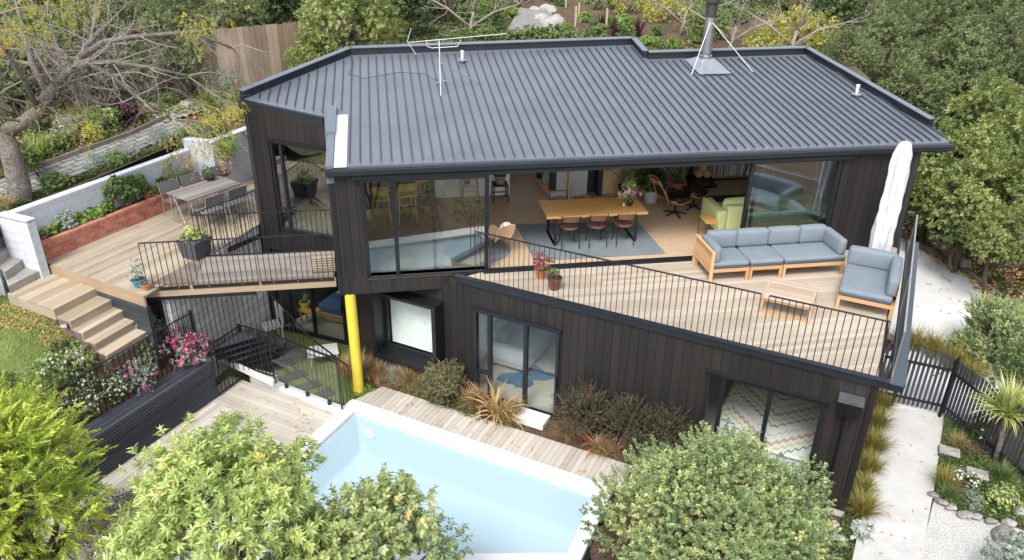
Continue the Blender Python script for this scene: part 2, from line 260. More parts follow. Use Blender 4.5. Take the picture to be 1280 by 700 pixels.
# ------------------------------------------------------------------ object helpers
OFF = {}
def tag(o, label=None, cat=None, group=None, kind=None):
    if label: o['label'] = label
    if cat: o['category'] = cat
    if group: o['group'] = group
    if kind: o['kind'] = kind
    return o
def thing(name, label, cat, loc=(0, 0, 0), rz=0, group=None):
    o = bpy.data.objects.new(name, None); COL.objects.link(o); o.empty_display_size = .2
    o.location = loc; o.rotation_euler = (0, 0, rz); OFF[o] = Vector(loc)
    return tag(o, label, cat, group)
class MB:
    def __init__(s): s.v = []; s.f = []; s.r = []; s.uv = []
    def face(s, pts, rnd=None, udir=None):
        k = len(s.v); s.v += [tuple(p) for p in pts]; s.f.append(tuple(range(k, k + len(pts))))
        s.r.append(random.random() if rnd is None else rnd)
        a, b, c = Vector(pts[0]), Vector(pts[1]), Vector(pts[2]); n = (b - a).cross(c - b)
        if n.length < 1e-12: n = Vector((0, 0, 1))
        n.normalize()
        if udir is None or abs(n.dot(udir)) > .9:
            ud = Vector((1, 0, 0)) if abs(n.z) > .7 else Vector((0, 0, 1)).cross(n)
            if udir is not None: ud = n.orthogonal()
        else: ud = udir - n * n.dot(udir)
        ud = Vector(ud).normalized(); vd = n.cross(ud)
        s.uv.append([(Vector(p).dot(ud), Vector(p).dot(vd)) for p in pts])
    def hexa(s, b, t, rnd=None, udir=None):
        """b,t: 4 bottom pts (ccw from above), 4 top pts"""
        r = random.random() if rnd is None else rnd
        s.prismv(b, t, r, udir)
    def prismv(s, b, t, r=None, udir=None):
        r = random.random() if r is None else r; n = len(b)
        s.face(list(reversed(b)), r, udir); s.face(t, r, udir)
        for i in range(n): j = (i + 1) % n; s.face([b[i], b[j], t[j], t[i]], r, udir)
        return s
    def prism(s, poly, z0, z1, r=None, udir=None):
        a = sum(poly[i][0] * poly[(i + 1) % len(poly)][1] - poly[(i + 1) % len(poly)][0] * poly[i][1] for i in range(len(poly)))
        if a < 0: poly = list(reversed(poly))
        f = (lambda z, p: z(p[0], p[1]) if callable(z) else z)
        return s.prismv([Vector((p[0], p[1], f(z0, p))) for p in poly], [Vector((p[0], p[1], f(z1, p))) for p in poly], r, udir)
    def box(s, x0, x1, y0, y1, z0, z1, r=None, fr=None, udir=None):
        """fr: frame function (u,v,z)->Vector"""
        fr = fr or (lambda u, v, z: Vector((u, v, z)))
        if udir is None:
            L = (x1 - x0, y1 - y0, z1 - z0); i = L.index(max(L)); o = fr(0, 0, 0); udir = fr(*[1 if k == i else 0 for k in range(3)]) - o
        b = [fr(x0, y0, z0), fr(x1, y0, z0), fr(x1, y1, z0), fr(x0, y1, z0)]; t = [fr(x0, y0, z1), fr(x1, y0, z1), fr(x1, y1, z1), fr(x0, y1, z1)]
        return s.prismv(b, t, r, udir)
    def bar(s, p, q, w, h=None, r=None, side=None):
        p, q = Vector(p), Vector(q); h = h or w; d = (q - p)
        if d.length < 1e-6: return s
        d.normalize(); sd = Vector(side).normalized() if side else (d.cross(Vector((0, 0, 1))) if abs(d.z) < .95 else Vector((1, 0, 0)))
        sd = (sd - d * sd.dot(d)).normalized(); u = sd.cross(d).normalized(); a = sd * w / 2; c = u * h / 2
        return s.prismv([p - a - c, p + a - c, p + a + c, p - a + c][::-1], [q - a - c, q + a - c, q + a + c, q - a + c][::-1], r, d)
    def tube(s, pts, rad, n=8, r=None, cap=True):
        pts = [Vector(p) for p in pts]; rad = rad if hasattr(rad, '__len__') else [rad] * len(pts); r = random.random() if r is None else r
        rings = []; prev = None
        for i, p in enumerate(pts):
            d = (pts[min(i + 1, len(pts) - 1)] - pts[max(i - 1, 0)]).normalized()
            if prev is None: a = d.orthogonal().normalized()
            else: a = (prev - d * prev.dot(d)).normalized()
            prev = a; b = d.cross(a)
            rings.append([p + (a * math.cos(t) + b * math.sin(t)) * rad[i] for t in [2 * math.pi * k / n for k in range(n)]])
        k0 = len(s.v)
        for rg in rings: s.v += [tuple(x) for x in rg]
        for i in range(len(rings) - 1):
            for k in range(n):
                k2 = (k + 1) % n; s.f.append((k0 + i * n + k, k0 + i * n + k2, k0 + (i + 1) * n + k2, k0 + (i + 1) * n + k)); s.r.append(r)
                s.uv.append([(i * .3, k / n), (i * .3, (k + 1) / n), (i * .3 + .3, (k + 1) / n), (i * .3 + .3, k / n)])
        if cap:
            s.f.append(tuple(k0 + k for k in reversed(range(n)))); s.r.append(r); s.uv.append([(0, 0)] * n)
            q = k0 + (len(rings) - 1) * n; s.f.append(tuple(q + k for k in range(n))); s.r.append(r); s.uv.append([(0, 0)] * n)
        return s
    def lathe(s, prof, c=(0, 0, 0), n=20, r=.5):
        c = Vector(c); k0 = len(s.v)
        for (rr, z) in prof:
            for k in range(n): t = 2 * math.pi * k / n; s.v.append((c.x + rr * math.cos(t), c.y + rr * math.sin(t), c.z + z))
        for i in range(len(prof) - 1):
            for k in range(n):
                k2 = (k + 1) % n; s.f.append((k0 + i * n + k, k0 + i * n + k2, k0 + (i + 1) * n + k2, k0 + (i + 1) * n + k)); s.r.append(r); s.uv.append([(k / n, i), ((k + 1) / n, i), ((k + 1) / n, i + 1), (k / n, i + 1)])
        return s
    def soft(s, x0, x1, y0, y1, z0, z1, fr=None, rr=.06, puff=.03, n=8, r=.5):
        """rounded, slightly puffed cushion box"""
        fr = fr or (lambda u, v, z: Vector((u, v, z))); h = Vector(((x1 - x0) / 2, (y1 - y0) / 2, (z1 - z0) / 2)); c = Vector(((x0 + x1) / 2, (y0 + y1) / 2, (z0 + z1) / 2))
        rr = min(rr, h.x, h.y, h.z) * .98
        def mp(p):
            q = Vector((max(-h.x + rr, min(h.x - rr, p.x)), max(-h.y + rr, min(h.y - rr, p.y)), max(-h.z + rr, min(h.z - rr, p.z)))); d = p - q
            w = q + (d.normalized() * rr if d.length > 1e-9 else d)
            a, b, g = p.x / h.x, p.y / h.y, p.z / h.z
            w.x *= 1 + puff / h.x * (1 - b * b) * (1 - g * g); w.y *= 1 + puff / h.y * (1 - a * a) * (1 - g * g); w.z *= 1 + puff / h.z * (1 - a * a) * (1 - b * b)
            return fr(*(c + w))
        gr = [-1 + 2 * i / n for i in range(n + 1)]
        def sg(t, hh):  # cluster samples near edges
            e = rr / hh; k = abs(t) * n / 2; m_ = n / 2
            v = (k / (m_ - 2) * (1 - e)) if k <= m_ - 2 else (1 - e + e * (k - (m_ - 2)) / 2)
            return math.copysign(v, t) * hh
        for ax in range(3):
            for sgn in (-1, 1):
                a1, a2 = (ax + 1) % 3, (ax + 2) % 3; k0 = len(s.v)
                for i in gr:
                    for j in gr:
                        p = [0, 0, 0]; p[ax] = sgn * h[ax]; p[a1] = sg(i, h[a1]); p[a2] = sg(j, h[a2]); s.v.append(tuple(mp(Vector(p))))
                for i in range(n):
                    for j in range(n):
                        q = [k0 + i * (n + 1) + j, k0 + (i + 1) * (n + 1) + j, k0 + (i + 1) * (n + 1) + j + 1, k0 + i * (n + 1) + j + 1]
                        s.f.append(tuple(q if sgn > 0 else q[::-1])); s.r.append(r); s.uv.append([(0, 0), (.1, 0), (.1, .1), (0, .1)])
        return s
    def build(s, name, mat, parent=None, smooth=False, off=None, bevel=0):
        o0 = off if off is not None else (OFF.get(parent, Vector()) if parent else Vector())
        o0 = Vector(o0)
        me = bpy.data.meshes.new(name); me.from_pydata([(x - o0.x, y - o0.y, z - o0.z) for x, y, z in s.v], [], s.f)
        at = me.attributes.new('rnd', 'FLOAT', 'FACE'); at.data.foreach_set('value', s.r)
        ul = me.uv_layers.new(name='UVMap'); flat = [c for f in s.uv for p in f for c in p]; ul.data.foreach_set('uv', flat)
        me.materials.append(mat if not isinstance(mat, str) else M[mat])
        if smooth: me.polygons.foreach_set('use_smooth', [True] * len(me.polygons)); 
        me.update()
        o = bpy.data.objects.new(name, me); COL.objects.link(o)
        if parent: o.parent = parent; OFF[o] = OFF.get(parent, Vector()) if off is None else Vector(off)
        elif off is not None: o.location = o0
        if smooth == 'weld':
            w = o.modifiers.new('w', 'WELD'); w.merge_threshold = .0005
        if bevel:
            bv = o.modifiers.new('b', 'BEVEL'); bv.width = bevel; bv.segments = 2; bv.limit_method = 'ANGLE'
        return o
def top(name, mb, mat, label, cat, loc, group=None, smooth=False, kind=None):
    o = mb.build(name, mat, off=loc, smooth=smooth); return tag(o, label, cat, group, kind)
def kids(o): return [c for c in bpy.data.objects if c.parent == o]
def dup(root, loc, rz=0, label=None, group=None, sc=None, keep=None):
    r = root.copy(); COL.objects.link(r); r.location = loc; r.rotation_euler = (0, 0, rz)
    if sc: r.scale = (sc, sc, sc) if not hasattr(sc, '__len__') else sc
    if label: r['label'] = label
    if group: r['group'] = group
    for ch in KIDS.get(root, None) or kids(root):
        c = ch.copy(); COL.objects.link(c); c.parent = r
        for g in kids(ch):
            d = g.copy(); COL.objects.link(d); d.parent = c
    return r
KIDS = {}
def structure(name, mb, mat, smooth=False):
    o = mb.build(name, mat, smooth=smooth); o['kind'] = 'structure'; return o
# polygon clipping into boards
def clip(poly, nx, ny, c, keep_less=True):
    out = []; n = len(poly)
    for i in range(n):
        a, b = poly[i], poly[(i + 1) % n]; da = a[0] * nx + a[1] * ny - c; db = b[0] * nx + b[1] * ny - c
        if not keep_less: da, db = -da, -db
        if da <= 0: out.append(a)
        if (da < 0 < db) or (db < 0 < da): t = da / (da - db); out.append((a[0] + (b[0] - a[0]) * t, a[1] + (b[1] - a[1]) * t))
    return out
def boards(mb, poly, z0, z1, ang, w=.14, gap=.005, zf=None, splits=3.2):
    d = Vector((math.cos(ang), math.sin(ang), 0)); nx, ny = -d.y, d.x
    cs = [p[0] * nx + p[1] * ny for p in poly]; c = min(cs)
    while c < max(cs):
        q = clip(clip(poly, nx, ny, c, False), nx, ny, min(c + w - gap, max(cs)), True)
        if len(q) >= 3:
            ts = [p[0] * d.x + p[1] * d.y for p in q]; t = min(ts) + random.uniform(.4, 1) * splits; cuts = [min(ts)]
            while t < max(ts) - .4: cuts.append(t); t += splits * random.uniform(.7, 1.3)
            cuts.append(max(ts))
            for a, b in zip(cuts[:-1], cuts[1:]):
                qq = clip(clip(q, d.x, d.y, a + .0015, False), d.x, d.y, b - .0015, True)
                if len(qq) >= 3: mb.prism(qq, z0, z1, None, d)
        c += w
    return mb
def board_wall(mb, p0, p1, z0, z1, out, holes=(), bw=.17, gap=.007, t=.022, backing=.1, bmb=None):
    """vertical boards from p0 to p1 (2D), facing side `out` (+1: right of p0->p1)"""
    p0 = Vector((p0[0], p0[1], 0)); p1 = Vector((p1[0], p1[1], 0)); L = (p1 - p0).length; d = (p1 - p0) / L; n = Vector((d.y, -d.x, 0)) * out
    n_b = max(1, round(L / bw)); w = L / n_b
    edges = sorted(set([i * w for i in range(n_b + 1)] + [h[k] for h in holes for k in (0, 1) if 0 < h[k] < L]))
    zt = (lambda s: z1(s)) if callable(z1) else (lambda s: z1)
    zb = (lambda s: z0(s)) if callable(z0) else (lambda s: z0)
    def seg(m_, a, b, za0, za1, zb0, zb1, o0, o1, r):
        A = p0 + d * a; B = p0 + d * b
        lo = [A + n * o0, A + n * o1, B + n * o1, B + n * o0] if out > 0 else [A + n * o0, B + n * o0, B + n * o1, A + n * o1]
        # order: bottom ccw
        zs0 = [za0, za0, zb0, zb0] if out > 0 else [za0, zb0, zb0, za0]; zs1 = [za1, za1, zb1, zb1] if out > 0 else [za1, zb1, zb1, za1]
        m_.prismv([q + Vector((0, 0, z)) for q, z in zip(lo, zs0)], [q + Vector((0, 0, z)) for q, z in zip(lo, zs1)], r, Vector((0, 0, 1)))
    for a, b in zip(edges[:-1], edges[1:]):
        if b - a < .004: continue
        mid = (a + b) / 2; iv = [[None, None]]
        hs = sorted([(h[2], h[3]) for h in holes if h[0] <= mid <= h[1]])
        cuts = []; lo = None
        for (ha, hb) in hs: cuts.append((lo, ha)); lo = hb
        cuts.append((lo, None)); r = random.random()
        for (ca, cb) in cuts:
            A0 = zb(a) if ca is None else max(ca, zb(a)); B0 = zb(b) if ca is None else max(ca, zb(b)); A1 = zt(a) if cb is None else min(cb, zt(a)); B1 = zt(b) if cb is None else min(cb, zt(b))
            if A1 - A0 < .01 and B1 - B0 < .01: continue
            g = gap if abs(b - round(b / w) * w) < 1e-6 else 0
            seg(mb, a, b - g, A0, A1, B0, B1, -t + .002, 0, r)
            seg(bmb or mb, a, b, A0 + .002, A1 - .002, B0 + .002, B1 - .002, -t - backing, -t, .1)
    return mb
# ------------------------------------------------------------------ foliage (numpy)
def nrm(a): return a / np.maximum(np.linalg.norm(a, axis=-1, keepdims=True), 1e-9)
def mesh_np(name, V, Fc, rnd, mat):
    me = bpy.data.meshes.new(name); nf, k = Fc.shape
    me.vertices.add(len(V)); me.vertices.foreach_set('co', np.asarray(V, np.float32).ravel())
    me.loops.add(nf * k); me.loops.foreach_set('vertex_index', Fc.astype(np.int32).ravel())
    me.polygons.add(nf); me.polygons.foreach_set('loop_start', np.arange(0, nf * k, k, dtype=np.int32)); me.polygons.foreach_set('loop_total', np.full(nf, k, np.int32))
    me.update(calc_edges=True)
    at = me.attributes.new('rnd', 'FLOAT', 'FACE'); at.data.foreach_set('value', np.asarray(rnd, np.float32))
    me.materials.append(M[mat] if isinstance(mat, str) else mat); return me
def sprig_mesh(name, C, A, mat, rng, nl=8, L=.12, leaf=.06, wid=.02, phi=55, planar=False, tone=None, fold=True, droop=0.0, bare=0):
    """C centres (N,3) of shoots, A axes; each shoot carries nl leaves"""
    n = len(C); A = nrm(A); ref = nrm(np.cross(A, rng.normal(size=(n, 3)))); B2 = np.cross(A, ref)
    if planar: ref = nrm(np.cross(A, np.tile([0, 0, 1.], (n, 1)) + rng.normal(size=(n, 3)) * .25)); B2 = np.cross(A, ref)
    j = np.arange(nl); tpos = (j + .5) / nl
    if planar: ang = np.where(j % 2 == 0, 0.0, math.pi)[None, :] + rng.normal(size=(n, nl)) * .25
    else: ang = (j * 2.4)[None, :] + rng.uniform(0, 6.28, (n, 1)) + rng.normal(size=(n, nl)) * .3
    rad = ref[:, None, :] * np.cos(ang)[..., None] + B2[:, None, :] * np.sin(ang)[..., None]
    ph = np.radians(phi + rng.normal(size=(n, nl)) * 12)
    if planar: ph = ph * (1 - .5 * tpos)[None, :]
    D = nrm(A[:, None, :] * np.cos(ph)[..., None] + rad * np.sin(ph)[..., None] + np.array([0, 0, -droop]))
    base = C[:, None, :] + A[:, None, :] * (tpos * L)[None, :, None]
    if planar: base = base + np.array([0, 0, -droop * .5 * L]) * (tpos ** 2)[None, :, None]
    sz = rng.uniform(.7, 1.25, (n, nl)); 
    if planar: sz = sz * (1.15 - .75 * np.abs(tpos - .3))[None, :]
    D = D.reshape(-1, 3); base = base.reshape(-1, 3); sz = sz.reshape(-1, 1)
    Wd = nrm(np.cross(D, np.repeat(A, nl, 0) + rng.normal(size=D.shape) * .35)); Nn = np.cross(Wd, D)
    ln = leaf * sz; ww = wid * sz * rng.uniform(.8, 1.2, sz.shape)
    v0 = base; v2 = base + D * ln - np.array([0, 0, 1]) * ln * .12
    mid = base + D * ln * .5
    v1 = mid + Wd * ww + Nn * ww * .35; v3 = mid - Wd * ww + Nn * ww * .35
    V = np.stack([v0, v1, v2, v3], 1).reshape(-1, 3); m_ = len(v0); idx = np.arange(m_)[:, None] * 4
    t = rng.uniform(0, 1, n) if tone is None else tone
    r = np.clip(np.repeat(t, nl) * .75 + rng.uniform(0, .3, m_) - .02, 0, 1)
    if fold:
        Fc = np.concatenate([idx + np.array([[0, 1, 2]]), idx + np.array([[0, 2, 3]])], 0); r = np.concatenate([r, r])
    else: Fc = idx + np.array([[0, 1, 2, 3]])
    return mesh_np(name, V, Fc, r, mat)
def lumps(rng, n, dims, rr=(.25, .45), shell=.55, flat=0, zmin=-1.0):
    """overlapping lumps filling an uneven ellipsoid (radii dims)"""
    out = []
    dims = np.array(dims, float)
    while len(out) < n:
        d = rng.normal(size=3); d /= np.linalg.norm(d)
        if d[2] < zmin: continue
        k = rng.uniform(shell, 1.0) ** .8 * rng.uniform(.82, 1.08); r = rng.uniform(*rr)
        out.append((d * dims * k * (1 - r * .5), r * dims.mean()))
    return out
def crown_pts(rng, lp, per, dims, upb=.35, keep=.35, jit=.25):
    C = []; A = []; T = []; dims_m = float(np.mean(dims))
    for c, r in lp:
        n = max(6, int(per * (r / .5) ** 2 * min(4.5, max(1, .9 / dims_m) ** 1.35))); d = nrm(rng.normal(size=(n, 3)) + np.array([0, 0, .25])); rr = r * rng.uniform(.55, 1.05, (n, 1))
        p = c + d * rr; C.append(p); o = nrm(p / np.array(dims) ** 1.0)
        A.append(nrm(d * .8 + o * .5 + np.array([0, 0, upb]) + rng.normal(size=(n, 3)) * jit)); T.append(np.clip(rng.normal(.48, .2) + rng.normal(size=n) * .2, 0, 1))
    C = np.concatenate(C); A = np.concatenate(A); T = np.concatenate(T)
    q = np.linalg.norm(C / np.array(dims), axis=1); k = q > keep * rng.uniform(.8, 1.3, len(q)); return C[k], A[k], T[k]
def limb_path(p, q, k=6, sag=.15, rng=RNG):
    p, q = np.array(p, float), np.array(q, float); L = np.linalg.norm(q - p); pts = []
    j = rng.normal(size=3) * L * .1
    for i in range(k + 1):
        t = i / k; b = p + (q - p) * t + j * math.sin(math.pi * t) + rng.normal(size=3) * L * .015; b[2] += math.sin(math.pi * t) * L * sag; pts.append(Vector(b))
    return pts
def trunk_mb(base, top_, r, targets, rng, lr=.35, n=9, multi=1):
    mb = MB(); base = np.array(base, float); top_ = np.array(top_, float)
    for k in range(multi):
        b = base + (rng.normal(size=3) * [r * 2, r * 2, 0] if multi > 1 else 0); b[2] = base[2]; t = top_ + (rng.normal(size=3) * np.array([.4, .4, .2]) * (multi > 1))
        pts = limb_path(b, t, 6, 0, rng); mb.tube(pts, [r * (1.3 if i == 0 else 1 - .5 * i / 6) for i in range(7)], n, r=.5)
    for q in targets:
        t = rng.uniform(.5, 1); s = base + (top_ - base) * t; mb.tube(limb_path(s, q, 5, .08, rng), [r * lr * (1 - .8 * i / 5) + .004 for i in range(6)], 6, r=.5)
    return mb
TPL = {}
def tree(name, label, loc, dims, mat, cat='tree', group=None, nl=8, L=.12, leaf=.06, wid=.02, phi=55, n=26, per=60, trunk=.12, th=None, bark='bark', rr=(.25, .45), rz=0, key=None, fold=False, planar=False, keep=.45, droop=0, seed=1, upb=.35, multi=1, sc=None, jit=.25, zmin=-.5, shell=.55, extra=None):
    """loc: base on the ground; dims: crown radii; th: height of crown centre above base"""
    th = dims[2] * 1.15 if th is None else th
    if key and key in TPL:
        return dup(TPL[key], loc, rz, label, group, sc)
    rng = np.random.default_rng(seed); lp = lumps(rng, n, dims, rr, shell, zmin=zmin)
    C, A, T = crown_pts(rng, lp, per, dims, upb, keep, jit)
    C = C + np.array([0, 0, th])
    root = thing(name, label, cat, loc, rz, group)
    if sc: root.scale = (sc, sc, sc) if not hasattr(sc, '__len__') else sc
    me = sprig_mesh('crown', C, A, mat, rng, nl, L, leaf, wid, phi, planar, T, fold, droop)
    o = bpy.data.objects.new('crown', me); COL.objects.link(o); o.parent = root
    tg = [c + np.array([0, 0, th]) for c, r in lp[::2]][:26]
    tm = trunk_mb((0, 0, -.3), (dims[0] * .05, 0, th * .95), trunk, tg, rng, multi=multi); OFF[root] = Vector((0, 0, 0))
    t = tm.build('trunk', bark, root, smooth=True)
    if extra: extra(root, C, A, rng)
    KIDS[root] = [o, t]
    if key: TPL[key] = root
    return root
def blade_mesh(name, n, L, W, mat, rng, spread=.05, lean=(.2, 1.1), arch=1.0, seg=4, base=None, tone=None, Lvar=.35):
    az = rng.uniform(0, 2 * math.pi, n); le = rng.uniform(lean[0], lean[1], n); ln = L * rng.uniform(1 - Lvar, 1 + Lvar * .5, n)
    b = np.stack([rng.normal(size=n) * spread, rng.normal(size=n) * spread, np.zeros(n)], 1) if base is None else base
    h = np.stack([np.cos(az), np.sin(az), np.zeros(n)], 1); s = np.stack([-np.sin(az), np.cos(az), np.zeros(n)], 1)
    V = []; pos = b.copy(); ang = math.pi / 2 - le * .45
    for i in range(seg + 1):
        t = i / seg; w = W * (1 - t ** 2 * .97) * (.6 + .8 * t * (1 - t) * 2); V.append(pos - s * w); V.append(pos + s * w)
        ang = ang - le * arch * 1.5 / seg * (.4 + t)
        pos = pos + (h * np.cos(ang)[:, None] + np.array([0, 0, 1]) * np.sin(ang)[:, None]) * (ln / seg)[:, None]
    V = np.stack(V, 1).reshape(-1, 3); k = 2 * (seg + 1); idx = (np.arange(n) * k)[:, None]
    Fs = np.concatenate([idx + np.array([[2 * i, 2 * i + 1, 2 * i + 3, 2 * i + 2]]) for i in range(seg)], 0)
    r = rng.uniform(0, 1, n); return mesh_np(name, V, Fs, np.tile(r, seg), mat)
def tuft(name, label, loc, L, W, n, mat, cat='plant', group=None, key=None, rz=None, sc=1, seed=None, **k):
    rz = random.uniform(0, 6.28) if rz is None else rz
    if key and key in TPL:
        o = TPL[key].copy(); COL.objects.link(o)
    else:
        me = blade_mesh(name, n, L, W, mat, np.random.default_rng(seed or int(L * 1000 + n)), **k); o = bpy.data.objects.new(name, me); COL.objects.link(o)
        if key: TPL[key] = o
    o.name = name; o.location = loc; o.rotation_euler = (0, 0, rz); o.scale = (sc,) * 3
    return tag(o, label, cat, group)
def bush(name, label, loc, dims, mat, cat='shrub', group=None, nl=8, L=.08, leaf=.04, wid=.014, phi=55, n=10, per=60, seed=1, fl=None, nf=0, fs=.03, stems=True, upb=.5, keep=.3, rr=(.35, .6), planar=False, jit=.3, fold=False, flz=-.2, sc=None, rz=0, key=None):
    if key and key in TPL: return dup(TPL[key], loc, rz, label, group, sc)
    rng = np.random.default_rng(seed); lp = lumps(rng, n, dims, rr, .4, zmin=-.3)
    C, A, T = crown_pts(rng, lp, per, dims, upb, keep, jit); C = C + np.array([0, 0, dims[2] * .85]); ok = C[:, 2] > .01; C, A, T = C[ok], A[ok], T[ok]
    root = thing(name, label, cat, loc, rz, group); OFF[root] = Vector()
    if sc: root.scale = (sc,) * 3
    me = sprig_mesh('foliage', C, A, mat, rng, nl, L, leaf, wid, phi, planar, T, fold); o = bpy.data.objects.new('foliage', me); COL.objects.link(o); o.parent = root; ks = [o]
    if stems:
        mb = MB()
        for c, r in lp[:9]: mb.tube(limb_path((0, 0, -.05), c + np.array([0, 0, dims[2] * .85]), 4, .05, rng), [.02 * max(dims) + .004, .016 * max(dims) + .003, .012 * max(dims), .008 * max(dims), .003], 5, r=.5)
        ks.append(mb.build('stem', 'twig', root, smooth=True))
    if fl:
        s = C[:, 2] > dims[2] * (.85 + flz); I = np.where(s)[0]; I = rng.choice(I, min(nf, len(I)), replace=False)
        fm = sprig_mesh('flowers', C[I] + nrm(A[I]) * L * .8, A[I], fl, rng, 6, .008, fs, fs * .35, 70, fold=False); f = bpy.data.objects.new('flowers', fm); COL.objects.link(f); f.parent = root; ks.append(f)
    KIDS[root] = ks
    if key: TPL[key] = root
    return root
def pot(name, label, loc, r, h, mat, cat='plant pot', group=None, plant=None, seed=1, pr=.2, ph=.25, pm='mid', fl=None, sq=False, **kw):
    """pot > rim, plant foliage"""
    root = thing(name, label, cat, loc, random.uniform(0, 1), group); OFF[root] = Vector()
    if sq:
        mb = MB(); mb.prismv([Vector((x * r * .85, y * r * .85, 0)) for x, y in ((-1, -1), (1, -1), (1, 1), (-1, 1))], [Vector((x * r, y * r, h)) for x, y in ((-1, -1), (1, -1), (1, 1), (-1, 1))], .5); mb.build('pot_body', mat, root)
    else:
        MB().lathe([(0, 0), (r * .66, 0), (r * .8, h * .4), (r * .93, h * .8), (r * .95, h * .82), (r * 1.05, h * .82), (r * 1.05, h), (r * .9, h), (r * .88, h * .88), (0, h * .88)], n=20).build('pot_body', mat, root, smooth=False)
    MB().lathe([(r * .87 if not sq else r * .8, h * .9), (r * .5, h * .93), (0, h * .94)], n=14).build('soil', 'soil', root)
    if plant == 'blades':
        me = blade_mesh('leaves', kw.get('n', 40), ph, kw.get('w', .012), pm, np.random.default_rng(seed), spread=r * .3); 
        o = bpy.data.objects.new('leaves', me); COL.objects.link(o); o.parent = root; o.location = (0, 0, h * .9)
    elif plant:
        rng = np.random.default_rng(seed); dm = (pr, pr, ph * .5); lp = lumps(rng, kw.get('nn', 6), dm, (.4, .6), .3); C, A, T = crown_pts(rng, lp, kw.get('per', 45), dm, .5, .1)
        zc = h + ph * kw.get('zc', .5); C = C + np.array([0, 0, zc]); C, A, T = C[C[:, 2] > h * .9], A[C[:, 2] > h * .9], T[C[:, 2] > h * .9]
        me = sprig_mesh('leaves', C, A, pm, rng, kw.get('nl', 6), kw.get('L', .04), kw.get('leaf', .045), kw.get('wid', .015), 55, tone=T); o = bpy.data.objects.new('leaves', me); COL.objects.link(o); o.parent = root
        mb = MB()
        for c, q in lp[:5]: mb.tube(limb_path((0, 0, h * .85), c + np.array([0, 0, zc]), 3, .05, rng), [.008, .006, .004, .002], 5, r=.5)
        mb.build('stem', 'twig', root)
        if fl:
            I = rng.choice(len(C), min(kw.get('nf', 40), len(C)), replace=False); f = bpy.data.objects.new('flowers', sprig_mesh('flowers', C[I] + A[I] * .03, A[I], fl, rng, 6, .01, kw.get('fs', .035), kw.get('fs', .035) * .4, 70, fold=False)); COL.objects.link(f); f.parent = root
    return root
def rock(mb, c, s, rng, n=2):
    bm = __import__('bmesh').new(); bmesh = __import__('bmesh'); bmesh.ops.create_icosphere(bm, subdivisions=3, radius=1)
    ph = rng.uniform(0, 6, 6); q = [Vector(nrm(rng.normal(size=3))) for _ in range(9)]; cut = rng.uniform(.55, .85, 9)
    for v in bm.verts:
        p = v.co.copy()
        for a, k in zip(q, cut):
            t = p.dot(a)
            if t > k: p -= a * (t - k) * .85
        p *= 1 + .05 * math.sin(p.x * 7 + ph[0]) * math.sin(p.y * 6 + ph[1]) + .03 * math.sin(p.z * 13 + ph[2])
        v.co = Vector((p.x * s[0], p.y * s[1], p.z * s[2])) + Vector(c)
    for f in bm.faces: mb.face([v.co for v in f.verts], .5)
    bm.free(); return mb
# ------------------------------------------------------------------ terrain
def inpoly(p, poly):
    c = False; n = len(poly); j = n - 1
    for i in range(n):
        a, b = poly[i], poly[j]
        if (a[1] > p[1]) != (b[1] > p[1]) and p[0] < (b[0] - a[0]) * (p[1] - a[1]) / (b[1] - a[1]) + a[0]: c = not c
        j = i
    return c
def sm(x, a, b): t = max(0, min(1, (x - a) / (b - a))); return t * t * (3 - 2 * t)
WJ = P(233, 185, 3.72); W0 = P(6, 266, 3.72); WC = P(264, 178, 4.0); WR = P(304, 163, 4.0); WJ2 = P(228, 173, 4.0)
C1 = Vector((-6.02, 17.1, 0)); C1 = hA(-1.94, 3.44); C2 = hA(0, 2.27); HL = hA(.45, 6.05)
POOL_O = [(-3.41, 13.74), (1.93, 11.09), (1.13, 9.19), (-5.62, 9.02)]
POOL_I = [(-3.26, 13.33), (1.56, 10.93), (.98, 9.5), (-5.12, 9.34)]
def hill(x, y):
    z = 3.6 + .07 * max(0, y - 15) + .02 * max(0, y - 30) * 1.5
    z += .10 * math.sin(x * .9 + y * .4) * sm(y, 20, 26) + .12 * math.sin(x * .35 - y * .6) * sm(y, 21, 26)
    if x < -12: z += (-12 - x) * .05
    if x > 9: z += .12 * (x - 9)
    return z
def base(x, y):
    z = -.22
    v = uvA((x, y))[1]
    z += (hill(x, y) + .25) * sm(x, 13.6, 19) * sm(y, 6, 14) * .8   # right-hand bank
    if v > 8.3 and x > -4: z = max(z, 0) + (hill(x, y) - max(z, 0)) * (1 - sm(x, 8.8, 12.5)) if x < 12.5 else z
    if x < -8: z = z + (1.35 * sm(-x, 8.2, 9) * (1 - sm(y, 14, 15)))
    z -= 1.2 * sm(-y, -6, 4)
    return z
def grid_patch(mb, xs, ys, hf, skip=None):
    V = {}; k0 = len(mb.v)
    for j, y in enumerate(ys):
        for i, x in enumerate(xs): mb.v.append((x, y, hf(x, y)))
    nx = len(xs)
    for j in range(len(ys) - 1):
        for i in range(nx - 1):
            if skip and skip(xs[i], xs[i + 1], ys[j], ys[j + 1]): continue
            q = (k0 + j * nx + i, k0 + j * nx + i + 1, k0 + (j + 1) * nx + i + 1, k0 + (j + 1) * nx + i); mb.f.append(q); mb.r.append(.5)
            mb.uv.append([(mb.v[a][0], mb.v[a][1]) for a in q])
def far_axis(a, b, st, ext):
    n = int(round((b - a) / st)); l = [a + (b - a) * i / n for i in range(n + 1)]; o = [a - e for e in reversed(ext)]; return o + l + [b + e for e in ext]
ext = [1, 3, 7, 15, 30, 60, 120, 250, 500]
def poolskip(x0, x1, y0, y1): return any(inpoly(p, POOL_I) for p in ((x0, y0), (x1, y0), (x1, y1), (x0, y1), ((x0 + x1) / 2, (y0 + y1) / 2))) or any(x0 <= q[0] <= x1 and y0 <= q[1] <= y1 for q in POOL_I)
